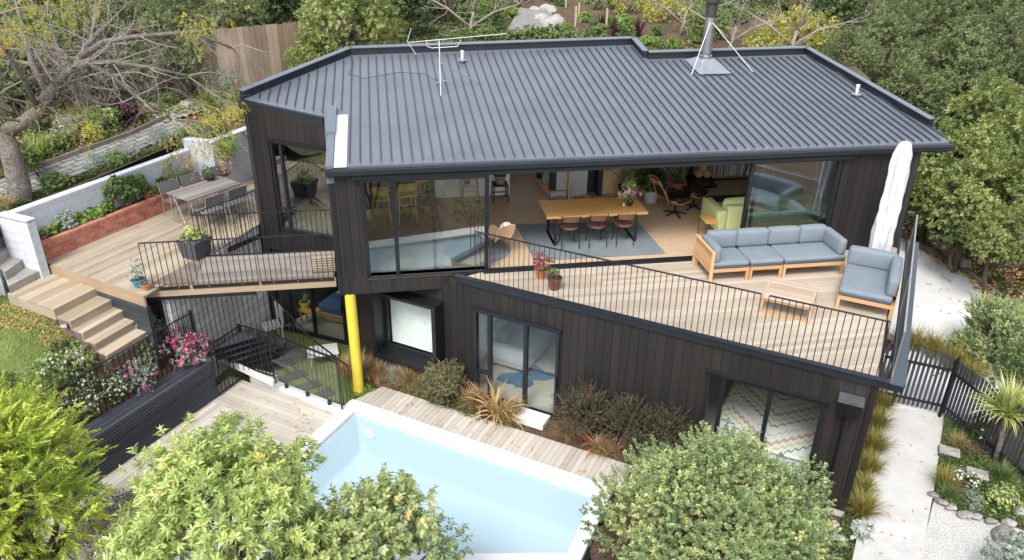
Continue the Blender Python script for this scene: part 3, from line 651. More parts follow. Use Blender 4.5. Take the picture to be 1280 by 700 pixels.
g = MB(); grid_patch(g, far_axis(-16, 26, .3, ext), far_axis(-4, 44, .3, ext), base, poolskip)
structure('ground', g, 'soil', smooth=True)
# upper garden behind the block wall, reaching round behind the house
g = MB()
def Rb(y):
    pts = [(6, -11.2), (W0.y, W0.x - .05), (WJ.y, WJ.x - .05), (WJ2.y + .12, WJ2.x + .05), (WR.y, WR.x), (20.6, -5.2), (21.2, -4.6)]
    if y <= 6: return -11.2
    for a, b in zip(pts[:-1], pts[1:]):
        if y <= b[0]: return a[1] + (b[1] - a[1]) * (y - a[0]) / (b[0] - a[0])
    return -4.6 + (y - 21.2) * 5.2 if y < 24.2 else 11.
def hill2(x, y):
    z = hill(x, y)
    if y < 14.6: z = 2.2 + (z - 2.2) * sm(y, 12.6, 14.6)
    return z
ys = [12 + .3 * i for i in range(95)] + [41, 44, 50, 60, 80, 110, 160]; tt = [0, .012, .03, .06, .1, .15, .2, .26, .33, .4, .48, .56, .65, .75, .86, 1]
nT = len(tt) * 4
for j, y in enumerate(ys):
    R = min(Rb(y), 60)
    for i in range(nT + 1):
        t = i / nT; x = R - 60 * t ** 1.6; g.v.append((x, y, hill2(x, y)))
for j in range(len(ys) - 1):
    for i in range(nT):
        a = j * (nT + 1) + i; q = (a + 1, a, a + nT + 1, a + nT + 2); g.f.append(q); g.r.append(.5); g.uv.append([(g.v[k][0], g.v[k][1]) for k in q])
structure('garden_ground', g, 'rough', smooth=True)
# lawn: slopes down from the landing to the foot of the steps
def lawnz(x, y):
    u, v = uvB((x, y)); return 2.2 - .52 * sm(u, -14.95, -13.85) - .05 * max(0, -4.4 - v)
def lawnR(v): return -14.85 + (-4.15 - v) * 4.1 if v > -4.39 else -13.86 + .35 * sm(-v, 4.39, 5.2)
g = MB(); vs_l = [-4.05, -4.15, -4.23, -4.31, -4.39] + [-4.6 - .25 * i for i in range(32)]; K = 40
for v in vs_l:
    Rr = min(lawnR(v), -13.5)
    for i in range(K + 1): p = hB(Rr - 12 * (i / K) ** 1.5, v); g.v.append((p.x, p.y, lawnz(p.x, p.y)))
for j in range(len(vs_l) - 1):
    for i in range(K): a = j * (K + 1) + i; g.f.append((a, a + 1, a + K + 2, a + K + 1)[::-1]); g.r.append(.5); g.uv.append([(0, 0)] * 4)
    a, b = Vector(g.v[j * (K + 1)]), Vector(g.v[(j + 1) * (K + 1)]); g.face([a, b, Vector((b.x, b.y, .5)), Vector((a.x, a.y, .5))], .5)
structure('lawn', g, 'grassground', smooth=False)
def inlawn(x, y): u, v = uvB((x, y)); return -12 < v < -4.1 and -20 < u < lawnR(v) - .01
def hitl(px, py):
    z = 1.9
    for _ in range(8): p = P(px, py, z); z = lawnz(p.x, p.y)
    return p
rng = np.random.default_rng(3); n = 26000; pts = []
while len(pts) < n:
    p = hB(rng.uniform(-19, -13.4), rng.uniform(-9, -4.1))
    if inlawn(p.x, p.y) and rng.random() < .55 + .45 * math.sin(p[0] * 2.1) * math.sin(p[1] * 1.7): pts.append((p[0], p[1], lawnz(p.x, p.y) - .005))
me = blade_mesh('grass', n, .075, .006, 'grassb', rng, base=np.array(pts), seg=2, lean=(.1, 1.0)); o = bpy.data.objects.new('grass', me); COL.objects.link(o)
tag(o, 'short green grass of the lawn beside the timber steps', 'grass', kind='stuff')
# fallen leaves on lawn corner and driveway edge
def litter(name, poly, z, n, label, size=.05, mat='litter', seed=1, dens=None):
    rng = np.random.default_rng(seed); xs_ = [p[0] for p in poly]; ys_ = [p[1] for p in poly]; pts = []
    for _ in range(n * 12):
        p = (rng.uniform(min(xs_), max(xs_)), rng.uniform(min(ys_), max(ys_)))
        if inpoly(p, poly) and (dens is None or rng.random() < dens(*p)): pts.append((p[0], p[1], (z(*p) if callable(z) else z) + .012))
        if len(pts) >= n: break
    C = np.array(pts); A = nrm(np.array([0, 0, 1.]) + rng.normal(size=C.shape) * .3)
    me = sprig_mesh(name, C, A, mat, rng, 2, .012, size, size * .35, 85, fold=True); o = bpy.data.objects.new(name, me); COL.objects.link(o); return tag(o, label, 'leaf litter', kind='stuff')
litter('fallen_leaves', [tuple(hitl(*q)[:2]) for q in ((4, 378), (60, 392), (104, 436), (60, 430), (0, 412))], lawnz, 420, 'brown fallen leaves lying on the lawn below the timber landing', .045)
# ------------------------------------------------------------------ right side paths and drive
path = [P2(1107, 508, -.05), P2(1181, 518, -.05), P2(1168, 610, -.05), P2(1148, 715, -.05), P2(1062, 715, -.05)]
MB().prism(path, -.3, -.05); g = MB().prism([tuple(p) for p in path], -.3, -.05); structure('path', g, 'concrete')
gp = [P2(1168, 622, -.1), P2(1200, 640, -.1), P2(1262, 655, -.1), P2(1330, 660, -.1), P2(1330, 780, -.1), P2(1140, 780, -.1), P2(1149, 700, -.1)]
g = MB().prism(gp, -.3, -.09); structure('gravel_path', g, 'gravel')
drv = [P2(1100, 506, -.02), P2(1230, 520, -.02), (13.2, 15.2), (13.35, 18.5), (13.15, 20.0), (12.3, 23.5), (12.6, 28), (8.5, 28), (9.6, 16.3), (8.9, 15.9)]
g = MB().prism(drv, -.35, -.03); structure('driveway', g, 'drive')
jn = MB()
for a, b in ((P(1165, 470, -.02), P(1216, 452, -.02)), (P(1216, 452, -.02), P(1240, 448, -.02))): jn.bar(a, b, .02, .006)
structure('driveway_joint', jn, 'blackpot')
edge = [(12.3, 23.7), (13.15, 20.1), (13.35, 18.5), (13.25, 16.6), (13.9, 14.5)]
for i, (a, b) in enumerate(zip(edge[:-1], edge[1:])):
    g = MB().bar((a[0] + .06, a[1], .02), (b[0] + .06, b[1], .02), .1, .16)
    top('timber_edging', g, 'timberedge', ['far grey timber edging board beside the fallen leaves on the driveway', 'second grey edging board along the leafy driveway side', 'grey edging board of the driveway near the silvery shrub', 'nearest edging board of the driveway behind the shrub'][i], 'edging', (a[0], a[1], 0), 'timber edging along the driveway')
g = MB().bar(P(1163, 293, .3), P(1208, 330, .3), .26, .22); top('timber_sleeper', g, 'timberedge', 'thick grey timber sleeper lying on the leafy bank beside the driveway', 'sleeper', P(1163, 293, .2))
litter('driveway_leaves', [(11.9, 23.7), (12.9, 20.2), (13.0, 18.2), (14.6, 16.2), (14.9, 19), (14.4, 21.5), (13.4, 24)], lambda x, y: base(x, y) + .03 if x > 13.3 else .0, 1500, 'brown and yellow fallen leaves banked along the driveway edge', .075, seed=5, dens=lambda x, y: .25 + .75 * sm(x, 12.3, 13.2))
litter('scattered_leaves', [P2(1140, 310, 0), P2(1205, 350, 0), P2(1200, 440, 0), P2(1130, 430, 0)], -.02, 26, 'few single leaves scattered over the pale driveway', .06, seed=6)
# ground cover sheet right bed
bed = [P2(1181, 520, -.06), P2(1235, 560, -.06), P2(1330, 610, -.06), P2(1330, 680, -.06), P2(1262, 655, -.06), P2(1200, 640, -.06), P2(1168, 622, -.06)]
g = MB().prism(bed, -.3, -.06); structure('garden_bed', g, 'soil')
def cover(name, poly, z, n, label, mat, size=.03, seed=1, h=.06, dens=None):
    rng = np.random.default_rng(seed); xs_ = [p[0] for p in poly]; ys_ = [p[1] for p in poly]; pts = []
    for _ in range(n * 20):
        p = (rng.uniform(min(xs_), max(xs_)), rng.uniform(min(ys_), max(ys_)))
        if inpoly(p, poly) and rng.random() < .5 + .5 * math.sin(p[0] * 3.3 + seed) * math.sin(p[1] * 2.9): pts.append((p[0], p[1], (z(*p) if callable(z) else z) + rng.uniform(0, h)))
        if len(pts) >= n: break
    C = np.array(pts); me = sprig_mesh(name, C, nrm(np.array([0, 0, 1.]) + rng.normal(size=C.shape) * .3), mat, rng, 6, h * .5, size, size * .4, 55, fold=False, tone=np.clip(.5 + .35 * np.sin(C[:, 0] * 2) + rng.normal(size=len(C)) * .2, 0, 1)); o = bpy.data.objects.new(name, me); COL.objects.link(o); return tag(o, label, 'ground cover', kind='stuff')
cover('ground_cover', bed, -.06, 5200, 'low green ground cover around the stepping blocks right of the path', 'mid', .035, 2)
# ------------------------------------------------------------------ pool
pool = thing('swimming_pool', 'pale blue swimming pool with white stone coping in front of the black house', 'swimming pool', (-1.5, 11.2, 0))
def ring(mb, outer, inner, z0, z1):
    n = len(outer)
    for i in range(n):
        j = (i + 1) % n; a, b, c, d = outer[i], outer[j], inner[j], inner[i]
        L = math.dist(a, b); k = max(1, round(L / 2.4))
        for q in range(k):
            t0, t1 = q / k, (q + 1) / k - (.0008 if q < k - 1 else 0)
            f = lambda p, r, t: (p[0] + (r[0] - p[0]) * t, p[1] + (r[1] - p[1]) * t)
            mb.prism([f(a, b, t0), f(a, b, t1), f(d, c, t1), f(d, c, t0)], z0, z1)
cp = MB(); ring(cp, POOL_O, POOL_I, -.07, .035); cp.build('coping', 'coping', pool, bevel=.008)
sh = MB(); n = 4
def shrink(poly, k): cx = sum(p[0] for p in poly) / len(poly); cy = sum(p[1] for p in poly) / len(poly); return [(cx + (p[0] - cx) * k, cy + (p[1] - cy) * k) for p in poly]
PI0 = shrink(POOL_I, .995); PO1 = shrink(POOL_I, 1.04); D0 = -1.05
for i in range(4):
    j = (i + 1) % 4; sh.prism([PO1[i], PO1[j], PI0[j], PI0[i]], D0, -.072)
sh.prism(PO1, D0 - .1, D0 - .002)
sh.build('pool_shell', 'poolin', pool)
st = MB(); a = Vector((PI0[2][0], PI0[2][1], 0)); st.prism([(PI0[2][0] - .003, PI0[2][1] + .004), (PI0[2][0] - 2.6, PI0[2][1] - .035), (PI0[2][0] - 2.3, PI0[2][1] + .62), (PI0[2][0] + .21, PI0[2][1] + .60)], D0, -.42); st.build('pool_bench', 'poolin', pool)
wt = MB(); wt.face([Vector((p[0], p[1], -.05)) for p in reversed(shrink(POOL_I, .9945))], .5); wt.build('water', 'water', pool)
for (px, py) in ((466, 532), (735, 632)):
    c = P(px, py, -.3); inward = Vector((-eB.x, -eB.y, 0))
    # lens on the house-side wall
    a, b = Vector((*PI0[0], 0)), Vector((*PI0[1], 0)); t = (Vector((c.x, c.y, 0)) - a).dot((b - a).normalized()); q = a + (b - a).normalized() * t + Vector((0, 0, -.42))
    mb = MB(); R0 = .13
    ctr = q + inward * .03; mb.prismv([ctr + dB * R0 * math.cos(k * math.pi / 8) + Vector((0, 0, R0 * math.sin(k * math.pi / 8))) for k in range(16)], [ctr + inward * .02 + dB * R0 * .85 * math.cos(k * math.pi / 8) + Vector((0, 0, R0 * .85 * math.sin(k * math.pi / 8))) for k in range(16)], .5)
    mb.build('pool_light', 'lampw', pool)
# pool-side decks
dk = MB(); bw = [(-3.41 + .02, 13.76), P2(479, 484, 0), P2(757, 577, 0), (1.93 + .35 * .44, 11.09 + .3), (1.95, 11.11)]
bwk = [(-3.37, 13.745), P2(478, 483, -.0), (2.6, 11.63), (2.2, 10.98), (1.94, 11.1)]
boards(dk, bwk, -.06, 0, BB + math.pi / 2, .115, gap=.006); 
o = structure('boardwalk', dk, 'deck')
dk = MB(); dl = [P2(288, 470, 0), P2(424, 516, 0), (-3.42, 13.72), (-5.6, 9.1), (-8.6, 9.2)]
boards(dk, dl, -.06, 0, BB, .115, gap=.006); structure('pool_deck', dk, 'deck')
# ------------------------------------------------------------------ house
house = thing('house', 'black timber house with ribbed grey roof and open living room beside the pool', 'house', (1, 14, 0))
def hz(v): return 5.13 + .139 * v
def PR(x, y):
    r = ray(x, y); e = eA; k = r.x * e.x + r.y * e.y; k0 = -(OA.x * e.x + OA.y * e.y)
    t = (5.16 + .139 * k0 - CH) / (r.z - .139 * k); return CAM + r * t
RP = [PR(x, y) for x, y in ((409, 207), (405, 144), (300, 121), (436, 66), (793, 53), (809, 71), (1008, 65), (1166, 157), (1187, 176))]
RUV = [uvA(p) for p in RP]
rf = MB(); rf.prismv([hA(u, v, hz(v) - .10) for u, v in RUV][::-1], [hA(u, v, hz(v)) for u, v in RUV][::-1], .5) if sum(RUV[i][0] * RUV[(i + 1) % 9][1] - RUV[(i + 1) % 9][0] * RUV[i][1] for i in range(9)) < 0 else rf.prismv([hA(u, v, hz(v) - .10) for u, v in RUV], [hA(u, v, hz(v)) for u, v in RUV], .5)
roof = rf.build('roof', 'roof', house)
rb = MB(); ulo = min(u for u, v in RUV); uhi = max(u for u, v in RUV); u = ulo + .12
def vspan(u, poly):
    xs = []
    for i in range(len(poly)):
        a, b = poly[i], poly[(i + 1) % len(poly)]
        if (a[0] - u) * (b[0] - u) < 0: t = (u - a[0]) / (b[0] - a[0]); xs.append(a[1] + (b[1] - a[1]) * t)
    return sorted(xs)
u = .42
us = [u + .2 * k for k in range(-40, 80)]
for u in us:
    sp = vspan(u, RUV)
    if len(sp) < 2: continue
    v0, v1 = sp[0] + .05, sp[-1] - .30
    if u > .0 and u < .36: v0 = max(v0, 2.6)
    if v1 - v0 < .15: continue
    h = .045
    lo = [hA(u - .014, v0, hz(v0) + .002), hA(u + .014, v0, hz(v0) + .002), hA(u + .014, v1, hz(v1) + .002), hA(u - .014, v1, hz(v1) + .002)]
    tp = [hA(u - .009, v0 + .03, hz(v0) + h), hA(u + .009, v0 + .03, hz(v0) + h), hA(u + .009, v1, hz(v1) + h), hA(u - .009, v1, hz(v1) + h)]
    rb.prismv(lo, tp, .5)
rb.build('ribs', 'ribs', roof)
def strip(mb, pa, pb, w, h, base_dz=0, inward=1, ext=0):
    """raised parapet upstand along the roof edge; pa,pb uv"""
    a = Vector((pa[0], pa[1], 0)); b = Vector((pb[0], pb[1], 0)); d = (b - a).normalized(); n = Vector((-d.y, d.x, 0)) * inward; a = a - d * ext; b = b + d * ext
    q = [a, b, b + n * w, a + n * w]; q = q if inward > 0 else q[::-1]
    mb.prismv([hA(p.x, p.y, hz(p.y) + base_dz - .16) for p in q], [hA(p.x, p.y, hz(p.y) + base_dz + h) for p in q], .5)
pp = MB(); cap = MB()
seq = [RUV[2], RUV[3], RUV[4], RUV[5], RUV[6], RUV[7]]
for a, b in zip(seq[:-1], seq[1:]):
    strip(pp, a, b, .10, .17, .004, -1); strip(cap, a, b, .13, .03, .334 - .004, -1)
pp.build('parapet', 'flash', roof); 
cap = MB()
for a, b in zip(seq[:-1], seq[1:]):
    A = Vector((a[0], a[1], 0)); B = Vector((b[0], b[1], 0)); d = (B - A).normalized(); n = Vector((d.y, -d.x, 0)); q = [A - n * .015, A + n * .14, B + n * .14, B - n * .015]
    cap.prismv([hA(p.x, p.y, hz(p.y) + .176) for p in q][::-1], [hA(p.x, p.y, hz(p.y) + .196) for p in q][::-1], .5)
cap.build('parapet_cap', 'rooflite', roof)
# eaves fascia and gutter
fa = MB(); fa.box(-.02, RUV[8][0] + .02, -.10, -.012, 4.98, 5.12, fr=hA); fa.build('fascia', 'flash', house)
gt = MB(); gt.box(-.02, RUV[8][0] + .02, -.16, -.102, 5.02, 5.11, fr=hA); gt.build('gutter', 'flash', house)
fa = MB()
a, b = RP[2], RP[1]; d = Vector((b.x - a.x, b.y - a.y, 0)).normalized(); n = Vector((d.y, -d.x, 0))
def rz_at(p): return hz(uvA(p)[1])
for z0, z1 in ((-.22, -.005),):
    q = [a + n * .06, a - n * .0, b - n * .0, b + n * .06]; q = [Vector((p.x, p.y, 0)) for p in q]
    fa.prismv([p + Vector((0, 0, rz_at(p) + z0)) for p in q][::-1], [p + Vector((0, 0, rz_at(p) + z1)) for p in q][::-1], .5)
fa.build('fascia', 'flash', house)
# valley gutter: white sheet and pale side flashing
vg = MB(); vg.prismv([hA(.13, .0, hz(0) + .004), hA(.37, .0, hz(0) + .004), hA(.37, 2.45, hz(2.45) + .004), hA(.13, 2.45, hz(2.45) + .004)], [hA(.13, 0, hz(0) + .012), hA(.37, 0, hz(0) + .012), hA(.37, 2.45, hz(2.45) + .012), hA(.13, 2.45, hz(2.45) + .012)], .5); vg.build('valley_sheet', 'whitesheet', roof)
vg = MB(); vg.prismv([hA(-.02, -.02, hz(0) - .3), hA(.12, -.02, hz(0) - .3), hA(.12, 1.4, hz(1.4) - .3), hA(-.02, 1.4, hz(1.4) - .3)], [hA(-.02, -.02, hz(0) + .05), hA(.12, -.02, hz(0) + .05), hA(.12, 1.4, hz(1.4) + .05), hA(-.02, 1.4, hz(1.4) + .05)], .5)
vg.prismv([hA(-.05, 1.404, hz(1.4) - .3), hA(.13, 1.404, hz(1.4) - .3), hA(.13, 2.75, hz(2.75) - .3), hA(-.05, 2.75, hz(2.75) - .3)], [hA(-.05, 1.404, hz(1.4) + .1), hA(.13, 1.404, hz(1.4) + .1), hA(.13, 2.75, hz(2.75) + .1), hA(-.05, 2.75, hz(2.75) + .1)], .5)
vg.build('valley_flashing', 'rooflite', roof)
# ---- walls
U1 = 12.38
uw = lambda x, y, z: uvA(P(x, y, z))
bk = MB(); wl = MB()
# left box facade (A plane) around window 1
WU0, WU1 = .60, 2.98
board_wall(wl, hA(0, 0), hA(WU1 + .09, 0), lambda s: 2.42, 5.0, 1, [(WU0, WU1 + .095, 2.72, 4.97)], bmb=bk)
wl.build('front_wall', 'charred', house); bk.build('wall_lining', 'darkwall', house); wl = MB(); bk = MB()
board_wall(wl, hA(10.62, 0), hA(U1, 0), 2.70, 5.0, 1, bmb=bk)
wl.build('front_wall', 'charred', house); bk.build('wall_lining', 'darkwall', house)
# wing wall, two storeys
wl = MB(); bk = MB(); Lw = (C2 - C1).length; dW = (C2 - C1).normalized()
def onW(x, y):
    r = ray(x, y); n = Vector((-dW.y, dW.x, 0)); t = (C1 - Vector((0, 0, 0)) - Vector((CAM.x, CAM.y, 0))).dot(n) / r.dot(n); p = CAM + r * t; return ((p - C1).dot(dW), p.z)
zw = lambda s: rz_at(C1 + dW * s) - .12
wa, wb = onW(337, 177)[0], Lw - .02
board_wall(wl, C1, C2, -.25, zw, 1, [(wa, wb, 2.63, 4.78), (.12, Lw - .12, -.2, 2.12)], bmb=bk)
wl.build('wing_wall', 'charred', house); bk.build('wall_lining', 'darkwall', house)
# other walls
wl = MB(); bk = MB()
board_wall(wl, C2 + dW * .0, hA(0, 0), 2.42, 4.98, 1, bmb=bk)                          # box left side
rl = RP[6]; HR = hA(12.2, 5.4)
wl.build('side_wall', 'charred', house); bk.build('wall_lining', 'darkwall', house); wl = MB(); bk = MB()
board_wall(wl, hA(U1, 0), HR, 2.6, lambda s: hz(s) - .12, 1, bmb=bk)                    # right side upper
wl.build('side_wall', 'charred', house); bk.build('wall_lining', 'darkwall', house); wl = MB(); bk = MB()
board_wall(wl, HR, hA(7.85, 5.4), 3.2, hz(5.4) - .12, 1, [(.6, 3.8, 3.6, 5.5)], bmb=bk)
wl.build('side_wall', 'charred', house); bk.build('wall_lining', 'darkwall', house); wl = MB(); bk = MB()
board_wall(wl, hA(7.85, 6.3), HL, 3.2, hz(6.0) - .15, 1, [(1.2, 3.4, 3.6, 5.6), (4.6, 6.6, 3.6, 5.6)], bmb=bk)
wl.build('side_wall', 'charred', house); bk.build('wall_lining', 'darkwall', house); wl = MB(); bk = MB()
board_wall(wl, HL, C1, -.2, lambda s: rz_at(HL + (C1 - HL).normalized() * s) - .12, 1, bmb=bk)
wl.build('side_wall', 'charred', house); bk.build('wall_lining', 'darkwall', house)
# lower storey front (B frame)
SL = -10.6
def onB(x, y, t=0):
    o = hB(0, t); r = ray(x, y); k = (o - CAM).dot(eB) / r.dot(eB); p = CAM + r * k; q = uvB(p); return (q[0], p.z)
hd = (onB(593, 384)[0], onB(701, 411)[0]); h2 = (onB(886, 462)[0], onB(1034, 500)[0])
wl = MB(); bk = MB()
board_wall(wl, hB(SL, 0), hB(0, 0), -.05, lambda s: 2.66 if s > 2.35 else 2.42, 1, [(-9.92 - SL, -8.46 - SL, .56, 2.06), (hd[0] - SL, hd[1] - SL, .0, 2.16), (h2[0] - SL, h2[1] - SL, .0, 2.14)], bmb=bk)
wl.build('lower_front_wall', 'charred', house); bk.build('wall_lining', 'darkwall', house)
wl = MB(); bk = MB(); board_wall(wl, hB(0, 0), hB(0, 9.5), .25, 2.66, 1, bmb=bk); wl.build('lower_side_wall', 'charred', house); bk.build('wall_lining', 'darkwall', house); wl = MB(); bk = MB(); board_wall(wl, C2, hB(SL, 0), -.2, 2.42, 1, bmb=bk); wl.build('lower_side_wall', 'charred', house); bk.build('wall_lining', 'darkwall', house)
ft = MB(); ft.box(-4, -.01, .03, .2, -.3, -.052, fr=hB); ft.box(-.2, -.03, .2, 9, -.3, .248, fr=hB); ft.build('footing', 'concrete', house)
# edge flashing of the upper deck
fl = MB(); fl.box(-8.05, .12, -.05, .02, 2.68, 2.80, fr=hB); fl.box(-8.05, .13, -.07, .05, 2.802, 2.825, fr=hB); fl.box(0.124, .34, -.05, 6.3, 2.68, 2.80, fr=hB)
fl.build('deck_flashing', 'flash', house); fl = MB(); fl.box(.132, .36, -.07, 6.3, 2.802, 2.825, fr=hB); fl.build('parapet_cap', 'capdark', house)
# upper deck boards
dkp = [tuple(hB(-7.95, .06)[:2]), tuple(hB(-.06, .06)[:2]), tuple(hB(-.06, 5.9)[:2]), tuple(hA(U1 - .1, -.03)[:2]), tuple(hA(2.9, -.03)[:2])]
dk = MB(); boards(dk, dkp, FL - .04, FL, AA, .12, gap=.005, splits=3.6); dk.build('deck_boards', 'deckup', house)
sl_ = MB(); sl_.prism(dkp, 2.5, FL - .045); sl_.build('deck_slab', 'darkwall', house)
# interior floor, ceiling
fp = [hA(.15, .02), hA(U1 - .15, .02), hA(12.05, 5.3), hA(7.8, 5.3), hA(7.7, 6.15), HL + Vector((.15, -.1, 0)), C1 + Vector((.15, .05, 0)), C2 + Vector((.1, .1, 0))]
f = MB(); f.prism([tuple(p[:2]) for p in fp], 2.46, FL + .006); f.build('living_floor', 'cork', house)
c = MB(); c.prismv([Vector((p.x, p.y, rz_at(p) - .2)) for p in fp], [Vector((p.x, p.y, rz_at(p) - .12)) for p in fp], .5); c.build('ceiling', 'whitewall', house)
so = MB(); so.box(0.03, 2.4, .02, 2.2, 2.40, 2.456, fr=hA); so.build('soffit', 'charred', house)
tr = MB(); tr.box(2.95, 10.6, -.1, .10, FL - .03, FL + .03, fr=hA); tr.box(2.95, 10.6, -.02, .0, FL + .031, FL + .045, fr=hA); tr.build('door_track', 'frame', house)
hdm = MB(); hdm.box(.5, 10.7, -.08, .16, 4.93, 4.978, fr=hA); hdm.box(.45, 10.75, -.11, -.082, 4.90, 4.975, fr=hA); hdm.build('head_track', 'frame', house)
# ---- windows
def window(name, fr, u0, u1, z0, z1, t0, t1, mull=(), fw=.06, parent=None, mat='frame', handle=None, low=None, glass='glass', tilt=0):
    """frame + panes; fr(u,v,z); t0..t1 depth range"""
    m_ = MB(); parent = parent or house; fr0 = fr; zmid = (z0 + z1) / 2
    fr = (lambda u, v, z: fr0(u, v - tilt * (z - zmid), z)) if tilt else fr0
    m_.box(u0, u1, t0, t1, z0, z0 + fw, fr=fr); m_.box(u0, u1, t0, t1, z1 - fw, z1, fr=fr)
    xs = [u0] + list(mull) + [u1]
    m_.box(u0, u0 + fw, t0, t1, z0 + fw, z1 - fw, fr=fr); m_.box(u1 - fw, u1, t0, t1, z0 + fw, z1 - fw, fr=fr)
    for q in mull: m_.box(q - fw * .6, q + fw * .6, t0 + .01, t1 - .01, z0 + fw, z1 - fw, fr=fr)
    if low: m_.box(low[0], low[1], t0 + .01, t1 - .01, low[2], low[2] + fw * .8, fr=fr)
    o = m_.build(name, mat, parent)
    for a, b in zip(xs[:-1], xs[1:]):
        tm = (t0 + t1) / 2; zm = (z0 + z1) / 2; g = MB(); g.box(a + fw * .5, b - fw * .5, tm - .006, tm + .006, z0 + fw * .5, z1 - fw * .5, r=.5, fr=fr); g.build('pane', glass, o)
    if handle: h = MB(); h.box(handle - .015, handle + .015, t0 - .04, t0 - .002, (z0 + z1) / 2 - .28, (z0 + z1) / 2 - .0, fr=fr); h.build('handle', 'black', o)
    return o
mu1 = uw(504, 285, 3.8)
window('living_room_window', hA, WU0, WU1 + .09, 2.72, 4.93, -.06, .07, [.60 + .62], .07, tilt=math.tan(R_(5.4)), glass='mirrorglass')
sl2 = MB(); sl2.box(WU0, WU1 + .09, -.03, .19, 2.757, 2.79, fr=hA); sl2.build('window_sill', 'frame', house); pk = MB(); pk.box(1.95, 2.03, .2, .24, 2.8, 4.9, fr=hA); pk.build('sliding_stile', 'frame', house)
# right hand sliding panel of the big opening
window('sliding_door', hA, 8.55, 10.58, FL + .04, 4.93, -.02, .08, [], .08, handle=8.6)
window('sliding_door', hA, 8.75, 10.60, FL + .04, 4.93, .10, .16, [], .06)
# wing window and lower slider
def frW(u, v, z): nW = Vector((-dW.y, dW.x, 0)); return C1 + dW * u + nW * v + Vector((0, 0, z))
window('wing_window', frW, wa, wb, 2.63, 4.78, -.03, .07, [wa + .27], .055, low=(wa + .05, wa + .25, 3.15))
fs = MB(); fs.box(wa - .04, wb + .01, -.09, -.032, 4.78, 4.82, fr=frW); fs.box(wa - .04, wa, -.06, -.032, 2.6, 4.778, fr=frW); fs.build('window_flashing', 'black', house)
window('lower_sliding_door', frW, .12, Lw - .12, -.2, 2.12, -.02, .08, [.55, 1.22], .06, handle=2.1, glass='lowglass')
# lower storey windows in B wall
window('bay_window', hB, -9.92, -8.46, .56, 2.06, .02, .09, [], .06, glass='lowglass')
by = MB(); 
by.box(-10.02, -8.36, -.36, .0, .46, .555, fr=hB); by.box(-10.02, -8.36, -.36, .0, 2.065, 2.13, fr=hB); by.box(-10.02, -9.925, -.36, .0, .556, 2.064, fr=hB); by.box(-8.455, -8.36, -.36, .0, .556, 2.064, fr=hB)
by.build('bay_surround', 'black', house)
window('garden_sliding_door', hB, hd[0], hd[1], .0, 2.16, -.05, .07, [hd[0] + .36, hd[0] + 1.19], .065, low=(hd[0] + .06, hd[0] + .34, .62), handle=hd[1] - .03, glass='lowglass')
window('bedroom_sliding_door', hB, h2[0], h2[1], .0, 2.14, -.05, .07, [h2[0] + .30, h2[0] + 1.12], .065, handle=h2[1] - .03, glass='lowglass')
fs = MB()
for a, b, z in ((hd[0], hd[1], 2.165), (h2[0], h2[1], 2.145)): fs = MB(); fs.box(a - .05, b + .05, -.1, -.002, z, z + .03, fr=hB); fs.build('window_flashing', 'frame', house)
0
# blind
bl = MB()
for i in range(22):
    z = .63 + i * .062; bl.prismv([hB(-9.86, .16, z), hB(-8.52, .16, z), hB(-8.52, .19, z + .038), hB(-9.86, .19, z + .038)], [hB(-9.86, .16, z + .003), hB(-8.52, .16, z + .003), hB(-8.52, .19, z + .041), hB(-9.86, .19, z + .041)], .5)
bl.box(-9.87, -8.51, .14, .2, 1.99, 2.04, fr=hB); bl.build('venetian_blind', 'blind', house); MB().box(-9.9, -8.48, .25, .27, .58, 2.05, fr=hB).build('blind_shade_sheet', 'fibre', house)  # dark sheet added behind the slats to stand for shadow between them
# yellow column
c0 = Vector((-3.33, 14.13, 0)); cl = MB().lathe([(.112, -.1), (.112, 2.42)], c0, 28); cl.lathe([(.13, -.02), (.13, .015), (.112, .016)], c0, 28); cl.build('column', 'yellow', house, smooth=False)
# rainwater head + downpipe on the right end of the lower wall
rs = onB(1068, 485)[0]
rh = MB(); rh.prismv([hB(rs - .15, -.2, 2.05), hB(rs + .15, -.2, 2.05), hB(rs + .15, -.02, 2.05), hB(rs - .15, -.02, 2.05)], [hB(rs - .19, -.26, 2.36), hB(rs + .19, -.26, 2.36), hB(rs + .19, -.02, 2.36), hB(rs - .19, -.02, 2.36)], .5); rw = rh.build('rainwater_head', 'black', house)
rt = MB(); rt.box(rs - .2, rs + .2, -.28, -.02, 2.362, 2.41, fr=hB); rt.box(rs - .05, rs + .07, -.30, -.2, 2.411, 2.43, fr=hB); rt.build('lid', 'steel', rw)
dp = MB(); dp.tube([hB(rs, -.08, 2.06), hB(rs, -.07, 1.9), hB(rs, -.07, -.05)], .04, 10); dp.tube([hB(rs + .0, -.07, 1.78), hB(rs, -.07, 1.86)], .055, 10); dp.build('downpipe', 'black', house)
dp = MB(); dp.tube([hA(11.75, -.10, 4.95), hA(11.75, -.10, FL)], .04, 10); 
for z in (4.75, 3.5): dp.box(11.68, 11.82, -.07, -.002, z, z + .03, fr=hA)
dp.build('downpipe', 'frame', house)
# interior partitions
ip = MB(); ip.box(uvA((-1.97, 18.6))[0], uvA((-.05, 18.7))[0], 4.32, 4.42, FL + .01, 5.45, fr=hA); iw = ip.build('interior_wall', 'whitewall', house)
sk = MB(); us_ = uvA((-1.2, 18.6))[0]; sk.box(us_, us_ + .13, 4.30, 4.318, 3.1, 3.2, fr=hA); sk.build('socket', 'black', iw)
gu = uvA((-1.97, 18.5))[0]
gp_ = MB(); gp_.box(gu - .05, gu, 1.9, 4.3, FL + .01, FL + .07, fr=hA); gp_.box(gu - .05, gu, 4.22, 4.3, FL + .07, 5.4, fr=hA); gp_.build('glass_partition', 'frame', house)
